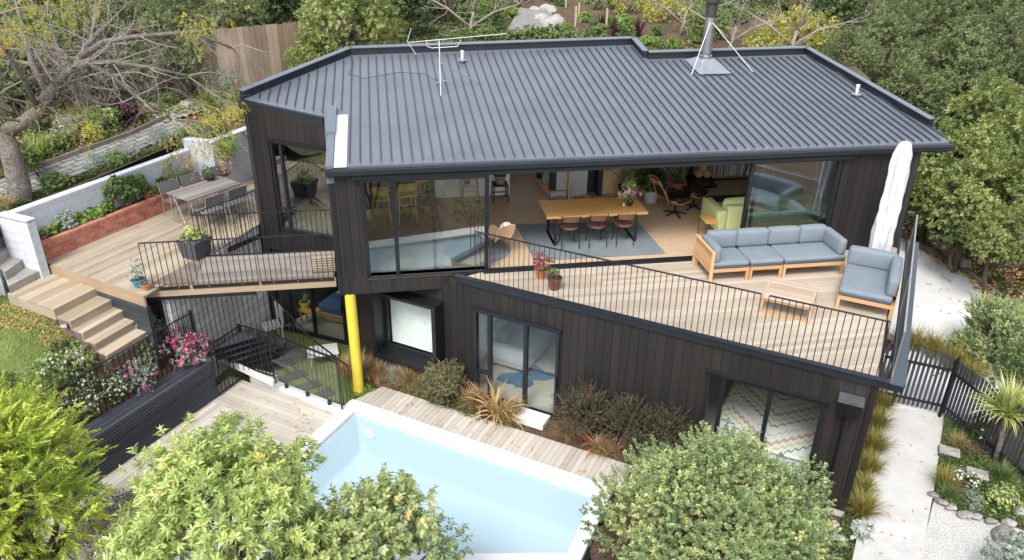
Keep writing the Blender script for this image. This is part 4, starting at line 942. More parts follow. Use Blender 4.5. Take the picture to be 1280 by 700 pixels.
# kitchen wall on the far left (dark) 
kw = MB(); kw.box(-1.4, gu - .08, 4.6, 4.7, FL + .01, 5.4, fr=hA); kw.build('interior_wall', 'darkwall', house)
# back panels
def uA(x, y): return uvA(P(x, y, FL))
q0 = uA(696, 250); q1 = uA(736, 250); q2 = uA(757, 252); V5 = q0[1] + .15
pn = MB(); pn.box(q0[0], q1[0], V5, V5 + .08, FL + .01, 5.5, fr=hA); pn.build('interior_wall', 'greypanel', house)
pn = MB(); pn.box(q0[0] - .16, q0[0] - .01, V5 - .05, V5 + .1, FL + .01, 5.5, fr=hA); pn.box(q1[0] + .01, q2[0], V5 + .25, V5 + .3, FL + .01, 5.5, fr=hA); pn.box(q2[0] - .12, q2[0] - .002, V5 - .05, V5 + .245, FL + .01, 5.5, fr=hA); pn.build('dark_cupboard', 'darkwall', house)
pn = MB(); q3 = uA(822, 250); pn.box(q2[0] + .01, q3[0] - .06, V5 + .1, V5 + .16, FL + .01, 5.5, fr=hA); pn.build('interior_wall', 'osb', house)
pn = MB(); pn.box(q3[0] - .05, q3[0] + .08, V5 + .0, V5 + .15, FL + .01, 5.5, fr=hA); pn.build('interior_post', 'black', house)
# wall behind fireplace & right side (plaster) and left gallery shelf
pn = MB(); pn.box(q3[0] + .1, 11.9, 5.15, 5.22, FL + .01, 5.65, fr=hA); pn.build('interior_wall', 'greypanel', house)
pn = MB(); pn.box(11.92, 11.98, .3, 5.2, FL + .01, 4.95, fr=hA); pn.build('interior_wall', 'darkwall', house)
sA = uA(665, 218); sB = uA(688, 250)
pn = MB(); pn.prismv([hA(sA[0], sA[1], FL + .01), hA(sB[0], sB[1], FL + .01), hA(sB[0] + .4, sB[1], FL + .01), hA(sA[0] + .5, sA[1], FL + .01)], [hA(sA[0], sA[1], FL + .22), hA(sB[0], sB[1], FL + .22), hA(sB[0] + .4, sB[1], FL + .22), hA(sA[0] + .5, sA[1], FL + .22)], .5); pn.build('gallery_shelf', 'greypanel', house)
pn = MB(); pn.box(sB[0] + .45, sB[0] + .5, sB[1] - .02, 6.0, FL + .01, 5.6, fr=hA); pn.build('interior_wall', 'osb', house)
# lower rooms: floor + walls
fr_ = MB(); fr_.box(SL + .15, -.15, .16, 5.2, -.12, -.0, fr=hB); fr_.build('lower_floor', 'carpet', house)
lw_ = MB(); lw_.box(SL + .2, -.2, 5.2, 5.3, .0, 2.4, fr=hB)
for s in (-8.2, -4.2): lw_.box(s, s + .1, .16, 5.2, .001, 2.4, fr=hB)
lw_.build('interior_wall', 'whitewall', house)
cl_ = MB(); cl_.box(SL + .15, -.15, .16, 5.2, 2.402, 2.44, fr=hB); cl_.build('lower_ceiling', 'whitewall', house)
lf = MB(); lf.box(-.0, 3.4, .14, 3.2, -.3, -.205, fr=frW); lf.build('lower_floor', 'carpet', house)
lf = MB(); lf.box(-.0, 3.4, 3.2, 3.3, -.2, 2.4, fr=frW); lf.box(-.1, .05, .2, 3.2, -.2, 2.4, fr=frW); lf.build('interior_wall', 'whitewall', house)
# step in front of the garden door
top('door_step', MB().box(hd[0] + 1.0, hd[1] - .1, -.48, -.10, .0, .13, fr=hB), 'coping', 'white stone doorstep in front of the ground floor sliding door', 'step', hB(hd[0] + 1.4, -.3, 0))
# roof furniture
b0 = PR(881, 80)
fb = MB(); fb.prismv([hA(uvA(b0)[0] - .42, uvA(b0)[1] - .75, hz(uvA(b0)[1] - .75) + .045), hA(uvA(b0)[0] + .42, uvA(b0)[1] - .75, hz(uvA(b0)[1] - .75) + .045), hA(uvA(b0)[0] + .42, uvA(b0)[1] + .3, hz(uvA(b0)[1] + .3) + .045), hA(uvA(b0)[0] - .42, uvA(b0)[1] + .3, hz(uvA(b0)[1] + .3) + .045)], [hA(uvA(b0)[0] - .17, uvA(b0)[1] - .2, b0.z + .14), hA(uvA(b0)[0] + .17, uvA(b0)[1] - .2, b0.z + .14), hA(uvA(b0)[0] + .17, uvA(b0)[1] + .16, b0.z + .16), hA(uvA(b0)[0] - .17, uvA(b0)[1] + .16, b0.z + .16)], .5)
flb = thing('flue', 'tall galvanised steel chimney flue with sooty top standing on the roof', 'flue', b0)
fb.build('base_flashing', 'lead', flb)
ftz = Zat(b0, 893, 3)
fq = MB().lathe([(.16, .14), (.16, .22), (.13, .23), (.13, ftz - b0.z - .35)], b0, 24); fq.build('pipe', 'steel', flb, smooth=False)
fq = MB().lathe([(.134, ftz - b0.z - .35), (.134, ftz - b0.z - .02), (.17, ftz - b0.z), (.17, ftz - b0.z + .07), (.05, ftz - b0.z + .1), (0, ftz - b0.z + .1)], b0, 24); fq.build('cowl', 'soot', flb)
for px, py in ((864, 94), (941, 90)):
    w = MB().tube([b0 + Vector((0, -.1, (ftz - b0.z) * .72)), PR(px, py)], .009, 6); w.build('stay', 'white', flb)
ab = PR(551, 120); az_ = Zat(ab, 551, 52)
an = thing('tv_antenna', 'white television antenna with a long toothed boom on the roof', 'antenna', ab)
mb = MB().tube([ab, (ab.x, ab.y, az_ + .02)], .012, 8); mb.build('mast', 'white', an)
mb = MB().tube([(ab.x, ab.y, ab.z + (az_ - ab.z) * .62), PR(598, 103)], .014, 6); mb.tube([PR(545, 107) + Vector((0, 0, .06)), PR(559, 104) + Vector((0, 0, .06))], .02, 6); mb.build('stay', 'alu', an)
def atmast(px, py, pz=None):
    r = ray(px, py); t = (ab.y) / r.y; return CAM + r * t
bm_ = MB(); e0, e1 = atmast(511, 53), atmast(634, 42); bm_.tube([e0, e1], .007, 6)
for i in range(20):
    t = i / 19; t = t ** 1.0; q = e0 + (e1 - e0) * (t ** 1.3 * .98 + .01); hl = .16 - .08 * t; bm_.tube([q - Vector((.05, -1, .15)).normalized() * hl, q + Vector((.05, -1, .15)).normalized() * hl], .005, 5)
bm_.tube([atmast(514, 35), atmast(509, 52), atmast(520, 68)], .006, 6); bm_.tube([atmast(533, 50), atmast(534, 58), atmast(540, 60), atmast(572, 58), atmast(576, 50)], .008, 6); bm_.build('boom', 'white', an)
w = MB().tube([PR(440, 62) + Vector((0, 0, .25)), PR(436, 70) + Vector((0, 0, .1)), PR(442, 82) + Vector((0, 0, .05)), PR(436, 95) + Vector((0, 0, .05)), PR(455, 101) + Vector((0, 0, .05)), PR(500, 93) + Vector((0, 0, .05)), PR(530, 95) + Vector((0, 0, .05)), PR(548, 104) + Vector((0, 0, .05))], .007, 5); top('antenna_cable', w, 'black', 'thin black cable looping over the roof to the antenna', 'cable', PR(500, 93))
for (px, py, lb) in ((578, 77, 'small white roof vent pipe behind the antenna'), (1070, 120, 'small white roof vent pipe near the right roof edge')):
    q = PR(px, py); v = thing('vent_pipe', lb, 'vent pipe', q, 0, 'white vent pipes on the roof'); MB().lathe([(.035, 0), (.035, .22), (.045, .22), (.045, .27), (0, .27)], q, 14).build('pipe', 'white', v); MB().lathe([(.12, .045), (.05, .07), (.036, .09)], q, 14).build('collar', 'lead', v)
# ------------------------------------------------------------------ terrace, bridge, walls, stairs
TZ = 2.65
FB1 = Vector(P2(57, 327, TZ)).to_3d(); FB2 = Vector(P2(212, 262, TZ)).to_3d(); dir_ = (FB2 - FB1).normalized(); FB3 = FB1 + dir_ * 4.75
T0 = Vector((-7.2, 13.45, 0)); TA = Vector(P2(64, 331, TZ)).to_3d()
TP = [tuple(FB1[:2]), tuple(TA[:2]), tuple(T0[:2]), (C1.x - .02, C1.y - .05), (C1.x - .03, C1.y + .05), (-4.9, 19.6), (-5.2, 20.6), (WR.x, WR.y), (WC.x, WC.y), (FB3.x, FB3.y)]
dk = MB()
ang = BB + math.pi / 2
# split into convex pieces
pA = [tuple(FB1[:2]), tuple(TA[:2]), tuple(T0[:2]), (C1.x - .03, C1.y), (FB3.x, FB3.y)]
boards(dk, pA, TZ - .04, TZ, ang, .11, gap=.006, splits=4.5)
pB = [(C1.x - .035, C1.y + .004), (-4.3, 20.5), (WR.x + .05, WR.y), (WC.x + .05, WC.y), (FB3.x, FB3.y + .004)]
boards(dk, pB, TZ - .04, TZ, ang, .11, gap=.006, splits=4.5)
te = thing('terrace', 'weathered timber deck terrace with the outdoor dining table beside the brick planter', 'deck', (-8, 15.5, 0))
dk.build('deck_boards', 'terr', te)
e = MB(); off = (T0 - TA).normalized(); nn = Vector((off.y, -off.x, 0))
q = [TA + nn * .045, T0 + nn * .045, T0 + nn * .002, TA + nn * .002]; e.prismv([p + Vector((0, 0, TZ - .24)) for p in q], [p + Vector((0, 0, TZ + .004)) for p in q], .6, off)
q = [FB1 + nn * .1 - off * .05, TA + nn * .05, TA - nn * .0, FB1 - nn * .0]
e.build('edge_beam', 'beam', te)
sk = MB(); L_ = (T0 - TA).length; z = TZ - .26
while z > 1.0:
    a, b = TA + nn * .012, T0 + nn * .012; sk.prismv([a + nn * .022 + Vector((0, 0, z - .062)), b + nn * .022 + Vector((0, 0, z - .062)), b + Vector((0, 0, z - .062)), a + Vector((0, 0, z - .062))], [a + nn * .022 + Vector((0, 0, z)), b + nn * .022 + Vector((0, 0, z)), b + Vector((0, 0, z)), a + Vector((0, 0, z))], None, off); z -= .07
sk.prismv([p + Vector((0, 0, .9)) for p in (TA, T0, T0 - nn * .05, TA - nn * .05)], [p + Vector((0, 0, TZ - .26)) for p in (TA, T0, T0 - nn * .05, TA - nn * .05)], .0)
sk.build('slatted_skirt', 'slat', te)
# grey block retaining wall under the terrace edge
rw_ = MB(); a, b = T0 + Vector((.22, .47, 0)), C1 + Vector((-.05, -.02, 0)); d_ = (b - a).normalized(); n_ = Vector((d_.y, -d_.x, 0))
rw_.prismv([p + Vector((0, 0, -.3)) for p in (a, b, b - n_ * .2, a - n_ * .2)], [p + Vector((0, 0, TZ - .05)) for p in (a, b, b - n_ * .2, a - n_ * .2)], .5)
top('retaining_wall', rw_, 'greyblock', 'grey concrete block retaining wall behind the vertical bars under the timber bridge', 'wall', (-6.6, 15.2, 0))
# bridge
BR = [Vector(P2(183, 357, TZ)).to_3d(), hA(-.02, .30), hA(-.02, 1.42), Vector(P2(252, 322, TZ)).to_3d()]
BR[0] = Vector((T0.x + .02, T0.y + .1, 0))
f0, f1 = Vector(P2(186, 356, TZ)).to_3d(), Vector(P2(418, 343, TZ)).to_3d(); r0, r1 = Vector(P2(250, 321, TZ)).to_3d(), Vector(P2(418, 313, TZ)).to_3d()
dAb = (f1 - f0).normalized(); nAb = Vector((dAb.y, -dAb.x, 0))
br = thing('timber_bridge', 'timber bridge deck with grey and brown boards between terrace and house', 'bridge', (-5.5, 14.5, 0))
ms = f0 + (f1 - f0) * .24; mr = r0 + (r1 - r0) * .03
mb = MB(); boards(mb, [tuple(f0[:2]), tuple(ms[:2]), tuple(mr[:2]), tuple(r0[:2])], TZ - .035, TZ + .006, BB, .14); mb.build('brown_boards', 'brown', br)
mb = MB(); boards(mb, [(ms.x + .01, ms.y), tuple(f1[:2]), tuple(r1[:2]), (mr.x + .01, mr.y)], TZ - .035, TZ + .006, AA, .145); mb.build('grey_boards', 'greywood', br)
mb = MB(); q = [f0 + nAb * .13 - dAb * .1, f1 + nAb * .13 + dAb * .03, f1 + nAb * .002 + dAb * .03, f0 + nAb * .002 - dAb * .1]; mb.prismv([p + Vector((0, 0, TZ - .22)) for p in q], [p + Vector((0, 0, TZ - .075)) for p in q], .75, dAb); 
q = [r0, r1, r1 - nAb * .05, r0 - nAb * .05]; mb.prismv([p + Vector((0, 0, TZ - .2)) for p in q], [p + Vector((0, 0, TZ - .0)) for p in q], .3, dAb); mb.build('edge_beam', 'beam', br)
mb = MB(); 
q = [f0 + nAb * .0, f1 - nAb * .0, r1, r0]; mb.prismv([p + Vector((0, 0, TZ - .2)) for p in q], [p + Vector((0, 0, TZ - .04)) for p in q], .3, dAb); mb.build('joists', 'beam', br)
def railing(name, label, p0, p1, zt0, zt1, zb0, zb1, sp=.11, loc=None, group=None, bottom=True, posts=(), bw=.012, tr=.02, plate=0, gap=0, mat='rail', screws=False):
    p0 = Vector((p0[0], p0[1], 0)); p1 = Vector((p1[0], p1[1], 0)); L = (p1 - p0).length; d = (p1 - p0) / L; n = Vector((d.y, -d.x, 0))
    root = thing(name, label, 'railing', (p0.x, p0.y, min(zb0, zb1)), 0, group)
    zt = lambda s: zt0 + (zt1 - zt0) * s / L; zb = lambda s: zb0 + (zb1 - zb0) * s / L
    mb = MB().bar(p0 + Vector((0, 0, zt0)), p1 + Vector((0, 0, zt1)), tr * 2, tr * .7); mb.build('top_rail', mat, root)
    if bottom:
        mb = MB()
        if plate: 
            mb.prismv([p0 + n * .014 + Vector((0, 0, zb0)), p1 + n * .014 + Vector((0, 0, zb1)), p1 + n * .007 + Vector((0, 0, zb1)), p0 + n * .007 + Vector((0, 0, zb0))], [p0 + n * .014 + Vector((0, 0, zb0 + plate)), p1 + n * .014 + Vector((0, 0, zb1 + plate)), p1 + n * .007 + Vector((0, 0, zb1 + plate)), p0 + n * .007 + Vector((0, 0, zb0 + plate))], .5)
        else: mb.bar(p0 + Vector((0, 0, zb0 + .02)), p1 + Vector((0, 0, zb1 + .02)), tr * 1.6, tr * .7)
        mb.build('bottom_rail', mat, root)
        if plate:
            sb = MB(); k = max(2, int(L / .45))
            for i in range(k): c = p0 + d * (L * (i + .5) / k) + n * .0145 + Vector((0, 0, zb0 + plate * .5)); sb.lathe([(0.0, 0)], c) if 0 else sb.box(-.011, .011, -.004, .004, -.011, .011, fr=lambda u, v, z: c + d * u + n * v + Vector((0, 0, z)))
            sb.build('screws', 'steel', root)
    mb = MB(); k = max(1, round(L / sp))
    for i in range(k + 1):
        s = L * i / k; c = p0 + d * s; mb.bar(c + Vector((0, 0, zb(s))), c + Vector((0, 0, zt(s) - .005)), bw, bw)
    mb.build('balusters', mat, root)
    for s in posts: MB().bar(p0 + d * (s * L) + Vector((0, 0, zb(s * L) - .05)), p0 + d * (s * L) + Vector((0, 0, zt(s * L) + .05)), .05, .05).build('post', mat, root)
    return root
# main balcony railings on the B edge: two lengths
def onBt(x, y, t): s, z = onB(x, y, t); return s
RT = .07; zt_ = 3.84
s0 = -7.62; s1 = onBt(775, 325, RT); s2 = onBt(783, 327, RT); s3 = onBt(953, 361, RT); s4 = onBt(963, 363, RT); s5 = -.09
GRP = 'black steel railings round the upper deck'
railing('balcony_railing', 'black steel balcony railing between the glazed corner and the middle of the deck', hB(s0, RT), hB(s1, RT), zt_, zt_, FL, FL, .108, group=GRP)
railing('balcony_railing', 'middle length of black balcony railing in front of the deck coffee table', hB(s2, RT), hB(s3, RT), zt_, zt_, FL, FL, .108, group=GRP)
railing('balcony_railing', 'right end length of black balcony railing by the corner armchair', hB(s4, RT), hB(s5, RT), zt_, zt_, FL, FL, .108, group=GRP)
gb = thing('glass_balustrade', 'clear glass balustrade with thin grey handrail on the right side of the deck', 'railing', hB(.1, .1, FL))
gm = MB(); 
for a, b in ((.2, 2.6), (2.64, 5.6)): gm.box(.14, .152, a, b, 2.83, 3.66, fr=hB, r=.5)
gm.build('glass_panel', 'clear', gb); gm = MB(); gm.box(.132, .160, .15, 5.7, 3.66, 3.685, fr=hB); 
for v in (.17, 2.62, 5.62): gm.box(.135, .157, v - .012, v + .012, 2.826, 3.66, fr=hB)
gm.build('handrail', 'alu', gb)
# bridge railings
BG = 'black bar railings of the timber bridge'
fo = nAb * .135
pt = lambda px, py, z: P(px, py, z)
def alongf(px, py, z): q = P(px, py, z); t = (q - f0).dot(dAb); return f0 + dAb * t + nAb * .135
zr = TZ + .98
a0, a1, b0_, b1_, c1_ = [alongf(*q, TZ - .02) for q in ((187, 358), (238, 355), (243, 354), (326, 349), (418, 344))]
railing('bridge_railing', 'short black bridge railing panel nearest the blue pot at the terrace corner', a0, a1, zr, zr, TZ - .07, TZ - .07, .105, group=BG, plate=.075)
railing('bridge_railing', 'middle black bridge railing panel in front of the dark planter box', b0_, b1_ - dAb * .02, zr, zr, TZ - .07, TZ - .07, .105, group=BG, plate=.075)
railing('bridge_railing', 'black bridge railing panel in front of the bamboo roll beside the house', b1_ + dAb * .03, c1_, zr, zr, TZ - .07, TZ - .07, .105, group=BG, plate=.075)
railing('bridge_railing', 'rear black railing along the stair void side of the bridge', r0 + nAb * .03, r1 + nAb * .03, zr, zr, TZ + .01, TZ + .01, .105, group=BG)
q = P(318, 238, zr); railing('terrace_railing', 'slanting black railing between the outdoor dining table and the stair void', r0 + Vector((-.02, .03, 0)), (q.x, q.y), zr, zr, TZ - .2, TZ - .2, .1, group='terrace railing', plate=.12)
# screen of bars under the bridge
d0 = f0 + nAb * .08 - dAb * .05; d1_ = alongf(322, 362, TZ - .3) - nAb * .05
railing('bar_screen', 'tall screen of black vertical bars hanging under the bridge in front of grey blocks', d0, d1_, TZ - .23, TZ - .23, .75, .45, .1, plate=0, bottom=False)
sc_ = MB().prismv([p + Vector((0, 0, TZ - .31)) for p in (d0 + nAb * .03, d1_ + nAb * .03, d1_ + nAb * .015, d0 + nAb * .015)], [p + Vector((0, 0, TZ - .225)) for p in (d0 + nAb * .03, d1_ + nAb * .03, d1_ + nAb * .015, d0 + nAb * .015)], .5)
sc_.build('fixing_plate', 'rail', bpy.data.objects['bar_screen'])
# slatted retaining bench wall with fence
S0 = Vector((-6.31, 13.76, 0)); sd = Vector((-.435, -.9, 0)).normalized(); sn = Vector((sd.y, -sd.x, 0))  # sn points left (-x)
if sn.x > 0: sn = -sn
SLn = 6.2; SH = .90
sw = thing('slatted_wall', 'low black slatted timber retaining wall with a flat slatted top beside the pool deck', 'wall', S0)
mb = MB(); z = .02
while z + .066 <= SH: mb.prismv([S0 + Vector((0, 0, z)), S0 + sn * .02 + Vector((0, 0, z)), S0 + sn * .02 + sd * SLn + Vector((0, 0, z)), S0 + sd * SLn + Vector((0, 0, z))][::-1], [S0 + Vector((0, 0, z + .057)), S0 + sn * .02 + Vector((0, 0, z + .057)), S0 + sn * .02 + sd * SLn + Vector((0, 0, z + .057)), S0 + sd * SLn + Vector((0, 0, z + .057))][::-1], None, sd); z += .0735
z = .02
while z + .066 <= SH: mb.prismv([S0 - sd * .005 + Vector((0, 0, z)), S0 - sd * .005 + sn * .5 + Vector((0, 0, z)), S0 - sd * .025 + sn * .5 + Vector((0, 0, z)), S0 - sd * .025 + Vector((0, 0, z))], [S0 - sd * .005 + Vector((0, 0, z + .057)), S0 - sd * .005 + sn * .5 + Vector((0, 0, z + .057)), S0 - sd * .025 + sn * .5 + Vector((0, 0, z + .057)), S0 - sd * .025 + Vector((0, 0, z + .057))], None, sn); z += .0735
mb.build('front_slats', 'slat', sw)
mb = MB()
for i in range(6):
    o1 = i * .074; q = [S0 + sn * o1, S0 + sn * (o1 + .066), S0 + sn * (o1 + .066) + sd * SLn, S0 + sn * o1 + sd * SLn][::-1]; mb.prismv([p + Vector((0, 0, SH - .008)) for p in q], [p + Vector((0, 0, SH + .02)) for p in q], None, sd)
mb.build('top_slats', 'slat', sw)
mb = MB(); q = [S0 + sn * .025 + sd * .02, S0 + sn * .45 + sd * .02, S0 + sn * .45 + sd * SLn, S0 + sn * .025 + sd * SLn][::-1]; mb.prismv([p for p in q], [p + Vector((0, 0, SH - .012)) for p in q], .0); mb.build('core', 'blackpot', sw)
fs0 = S0 + sn * .46 - sd * .22
ftop = P(236, 399, 1.95)
railing('garden_fence', 'black picket fence on top of the slatted wall with pink flowers growing through', fs0 + sd * .1, fs0 + sd * 5.6, SH + 1.02, SH + 1.02, SH - .1, SH - .1, .12, posts=(0,), bw=.016, tr=.02)
# planting bank behind the slatted wall, up to the steps and lawn
g = MB(); bp = []
for i in range(14):
    for j in range(8):
        s = i / 13 * 6.2; t = .44 + j / 7 * 1.25; p = S0 + sd * s + sn * t; z = SH - .12 + .82 * sm(t, .44, 1.25) * (.55 + .45 * sm(s, .2, .9)); bp.append(Vector((p.x, p.y, z)))
for i in range(13):
    for j in range(7):
        a = i * 8 + j; g.face([bp[a], bp[a + 8], bp[a + 9], bp[a + 1]][::-1], .5)
structure('planting_bank', g, 'soil')
# timber bench along the slatted wall
bn = thing('timber_bench', 'low timber box bench running along the foot of the slatted wall', 'bench', S0)
b0p = Vector(P2(299, 530, 0)).to_3d(); 
mb = MB(); bq0 = b0p; w_ = .62
inw = -sn
pts_ = [b0p, b0p - inw * w_, b0p - inw * w_ + sd * 4.6, b0p + sd * 4.6]
boards(mb, [tuple(p[:2]) for p in pts_], .30, .335, math.atan2(sd.y, sd.x), .1, splits=2.5); mb.build('seat', 'deck', bn)
mb = MB(); mb.prismv([p for p in (b0p - sd * .0, b0p + sn * w_, b0p + sn * w_ + sd * .03, b0p + sd * .03)], [p + Vector((0, 0, .298)) for p in (b0p, b0p + sn * w_, b0p + sn * w_ + sd * .03, b0p + sd * .03)], .6)
for z in (.0, .1, .2): mb.prismv([p + Vector((0, 0, z)) for p in (b0p - inw * .0, b0p + sn * .03, b0p + sn * .03 + sd * 4.6, b0p + sd * 4.6)][::-1], [p + Vector((0, 0, z + .094)) for p in (b0p, b0p + sn * .03, b0p + sn * .03 + sd * 4.6, b0p + sd * 4.6)][::-1], None, sd)
mb.build('side_boards', 'terr', bn)
# pool fence near stairs: gate corner, bar panels and glass panel
PG = 'black pool fence panels round the stair foot'
k0 = Vector(P2(274, 496, 0)).to_3d(); k1 = Vector(P2(309, 470, 0)).to_3d() ; k2 = Vector(P2(343, 473, .18)).to_3d(); k3 = Vector(P2(428, 514, 0)).to_3d()
railing('pool_fence', 'black bar pool gate between the slatted wall and the tall latch post', k0, k1, 1.30, 1.30, .04, .04, .105, group=PG, bw=.016, posts=(1.0,))
railing('pool_fence', 'black bar pool fence panel between the latch post and the glass panel', k1 + (k2 - k1) * .08, k2, 1.34, 1.34, .22, .22, .105, group=PG, bw=.016)
pf = thing('glass_pool_fence', 'clear glass pool fence panel with black top rail standing on a white kerb', 'railing', k2)
kd = (k3 - k2).normalized(); kn = Vector((kd.y, -kd.x, 0))
mb = MB(); q = [k2 + kn * .006, k3 + kn * .006, k3 - kn * .006, k2 - kn * .006]; mb.prismv([p + Vector((0, 0, .07)) for p in q], [p + Vector((0, 0, 1.2)) for p in q], .5); mb.build('glass_panel', 'clear', pf)
mb = MB().bar(k2 + Vector((0, 0, 1.34)), k3 + Vector((0, 0, 1.30)), .045, .025); mb.bar(k2 + Vector((0, 0, 1.14)), k3 + Vector((0, 0, 1.2)), .015, .015); mb.build('top_rail', 'rail', pf)
mb = MB().bar(k2 + Vector((0, 0, .05)), k2 + Vector((0, 0, 1.34)), .03, .03); mb.build('post', 'rail', pf); mb = MB().bar(k3, k3 + Vector((0, 0, 1.32)), .03, .03); mb.build('post', 'rail', pf)
for t in (.18, .5, .82):
    c = k2 + (k3 - k2) * t; mb = MB().box(-.03, .03, -.03, .03, .05, .15, fr=lambda u, v, z: c + kd * u + kn * v + Vector((0, 0, z))); mb.build('clamp', 'rail', pf)
mb = MB(); q = [k2 + kn * .12, k3 + kn * .14 + kd * .1, k3 - kn * .1 + kd * .1, k2 - kn * .1]; mb.prismv([p + Vector((0, 0, -.1)) for p in q], [p + Vector((0, 0, .05)) for p in q], .5); top('kerb', mb, 'coping', 'white stone kerb under the glass pool fence', 'kerb', k2)
mb = MB(); q = [k1 + kn * .10 + kd * .2, k2 + kn * .14, k2 - kn * .12, k1 - kn * .1 + kd * .2]; mb.prismv([p + Vector((0, 0, -.1)) for p in q], [p + Vector((0, 0, .2)) for p in q], .5); top('kerb_block', mb, 'concrete', 'raw concrete block end of the kerb beside the pool gate', 'kerb', k2)
mb = MB(); q = [k0 + (k1 - k0) * .1 - kn * .12, k1 + kd * .2 - kn * .12, k1 + kd * .2 - kn * .22, k0 + (k1 - k0) * .1 - kn * .22]; mb.prismv([p + Vector((0, 0, .3)) for p in q], [p + Vector((0, 0, .38)) for p in q], .5); mb = MB().bar(P(256, 439, .45), P(342, 479, .3), .06, .14); top('white_stringer', mb, 'white', 'white painted stringer beam behind the black bar gate', 'beam', k1)
# patio slabs under the stair
g = MB().prism([tuple((k1 - kn * .1)[:2]), tuple((k3 - kn * .1)[:2]), (-3.5, 13.9), (-3.2, 15.2), tuple(C2[:2]), tuple(C1[:2]), (-6.9, 14.6)], -.3, -.2); structure('lower_patio', g, 'grassground')
for i, (px, py, lb) in enumerate(((352, 456, 'dark slate stepping slab nearest the black stair treads'), (366, 470, 'second dark slate stepping slab behind the glass pool fence'), (383, 483, 'third dark slate stepping slab behind the glass pool fence'), (400, 494, 'dark slate stepping slab nearest the glass fence post'))):
    c = P(px, py, -.17); top('stepping_slab', MB().box(-.42, .30, -.13, .13, -.05, .02, fr=lambda u, v, z: c + Vector((math.cos(.62), math.sin(.62), 0)) * u + Vector((-math.sin(.62), math.cos(.62), 0)) * v + Vector((0, 0, z))), 'fibre', lb, 'slab', c, 'slate stepping slabs')
# stair treads and sloping balustrade
stp = thing('black_stair', 'black timber stair descending under the bridge towards the pool level', 'stair', P(310, 440, .5))
for i in range(6):
    c = P(286 + i * 12, 424 + i * 4, 1.15 - i * .2); mb = MB().box(-.7, .55, -.17, .17, -.05, 0, fr=lambda u, v, z: c + Vector((math.cos(.62), math.sin(.62), 0)) * u + Vector((math.sin(.62), -math.cos(.62), 0)) * v + Vector((0, 0, z))); mb.build('tread', 'slat', stp)
sa = alongf(325, 362, TZ - .1) - nAb * .08; sb = Vector((P(432, 478, .3).x, P(432, 478, .3).y, 0))
q1_ = P(390, 424, 1.35); 
railing('stair_balustrade', 'sloping black bar balustrade coming down from the bridge beside the stair', sa, (q1_.x, q1_.y), TZ - .1, 1.35, .95, .1, .1, group='sloping stair balustrades')
railing('stair_balustrade', 'lower length of sloping black bar balustrade in front of the yellow column', (q1_.x + .03, q1_.y - .02), (k3.x + .12, k3.y + .35), 1.34, .9, -.15, -.15, .1, group='sloping stair balustrades')
# stack of white chairs
def white_chair(name, label, c, rz, z0=0):
    r = thing(name, label, 'chair', c, rz, 'white slatted garden chairs under the bridge'); OFF[r] = Vector()
    mb = MB(); 
    for i in range(5): mb.box(-.22, .22, -.22 + i * .09, -.15 + i * .09, .42, .44)
    mb.build('seat', 'white', r); mb = MB()
    for i in range(4): mb.box(-.22, .22, .23 + i * .012, .25 + i * .012, .52 + i * .1, .59 + i * .1)
    mb.box(-.22, -.18, .2, .23, .4, .93); mb.box(.18, .22, .2, .23, .4, .93); mb.build('backrest', 'white', r)
    for x in (-.2, .2):
        for y in (-.2, .2): MB().bar((x, y, 0), (x * .95, y * .95, .42), .03, .03).build('leg', 'white', r)
    return r
c = P(342, 425, -.2); white_chair('garden_chair', 'white slatted garden chair under the bridge beside the grey block wall', c, -1.0)
c = P(405, 452, -.2); w = thing('low_table', 'low white slatted table seen through the sloping balustrade', 'table', c, .3); OFF[w] = Vector(); mb = MB()
for i in range(6): mb.box(-.35, .35, -.25 + i * .085, -.18 + i * .085, .3, .32)
mb.build('tabletop', 'white', w)
for x in (-.3, .3):
    for y in (-.2, .2): MB().bar((x, y, 0), (x, y, .3), .03, .03).build('leg', 'white', w)
# white block wall with pillar return
bwall = thing('block_wall', 'long pale grey painted block wall behind the brick planter', 'wall', (W0.x, W0.y, TZ))
wd = (Vector((WJ.x, WJ.y, 0)) - Vector((W0.x, W0.y, 0))).normalized(); wn = Vector((wd.y, -wd.x, 0)); A0 = Vector((W0.x, W0.y, 0)); A1 = Vector((WJ.x, WJ.y, 0))
mb = MB(); q = [A0, A0 + wn * .18, A1 + wn * .18, A1][::-1]; mb.prismv([p + Vector((0, 0, 1.6)) for p in [A0, A0 + wn * .18, A1 + wn * .18, A1]], [p + Vector((0, 0, 3.69)) for p in [A0, A0 + wn * .18, A1 + wn * .18, A1]], .5, None); mb.build('wall', 'block', bwall)
mb = MB(); q = [A0 - wd * .02 - wn * .01, A0 - wd * .02 + wn * .19, A1 + wn * .19, A1 - wn * .01]; mb.prismv([p + Vector((0, 0, 3.692)) for p in q], [p + Vector((0, 0, 3.73)) for p in q], .5); mb.build('capping', 'blockcap', bwall)
pe = P(43, 274, 3.73); pe = Vector((pe.x, pe.y, 0)); pd = (pe - A0).normalized(); pn_ = Vector((pd.y, -pd.x, 0))
mb = MB(); q = [A0 + pn_ * .02, pe + pn_ * .02, pe - pn_ * .18, A0 - pn_ * .18 + wn * .18]; q = [A0 + pn_ * .18, pe + pn_ * .18, pe, A0]; mb.prismv([p + Vector((0, 0, 1.6)) for p in q], [p + Vector((0, 0, 3.69)) for p in q], .5); mb.build('return_wall', 'block', bwall)
mb = MB(); q = [A0 + pn_ * .19, pe + pn_ * .19 + pd * .01, pe - pn_ * .01 + pd * .01, A0 - pn_ * .01]; mb.prismv([p + Vector((0, 0, 3.734)) for p in q], [p + Vector((0, 0, 3.76)) for p in q], .5); mb.build('capping', 'blockcap', bwall)
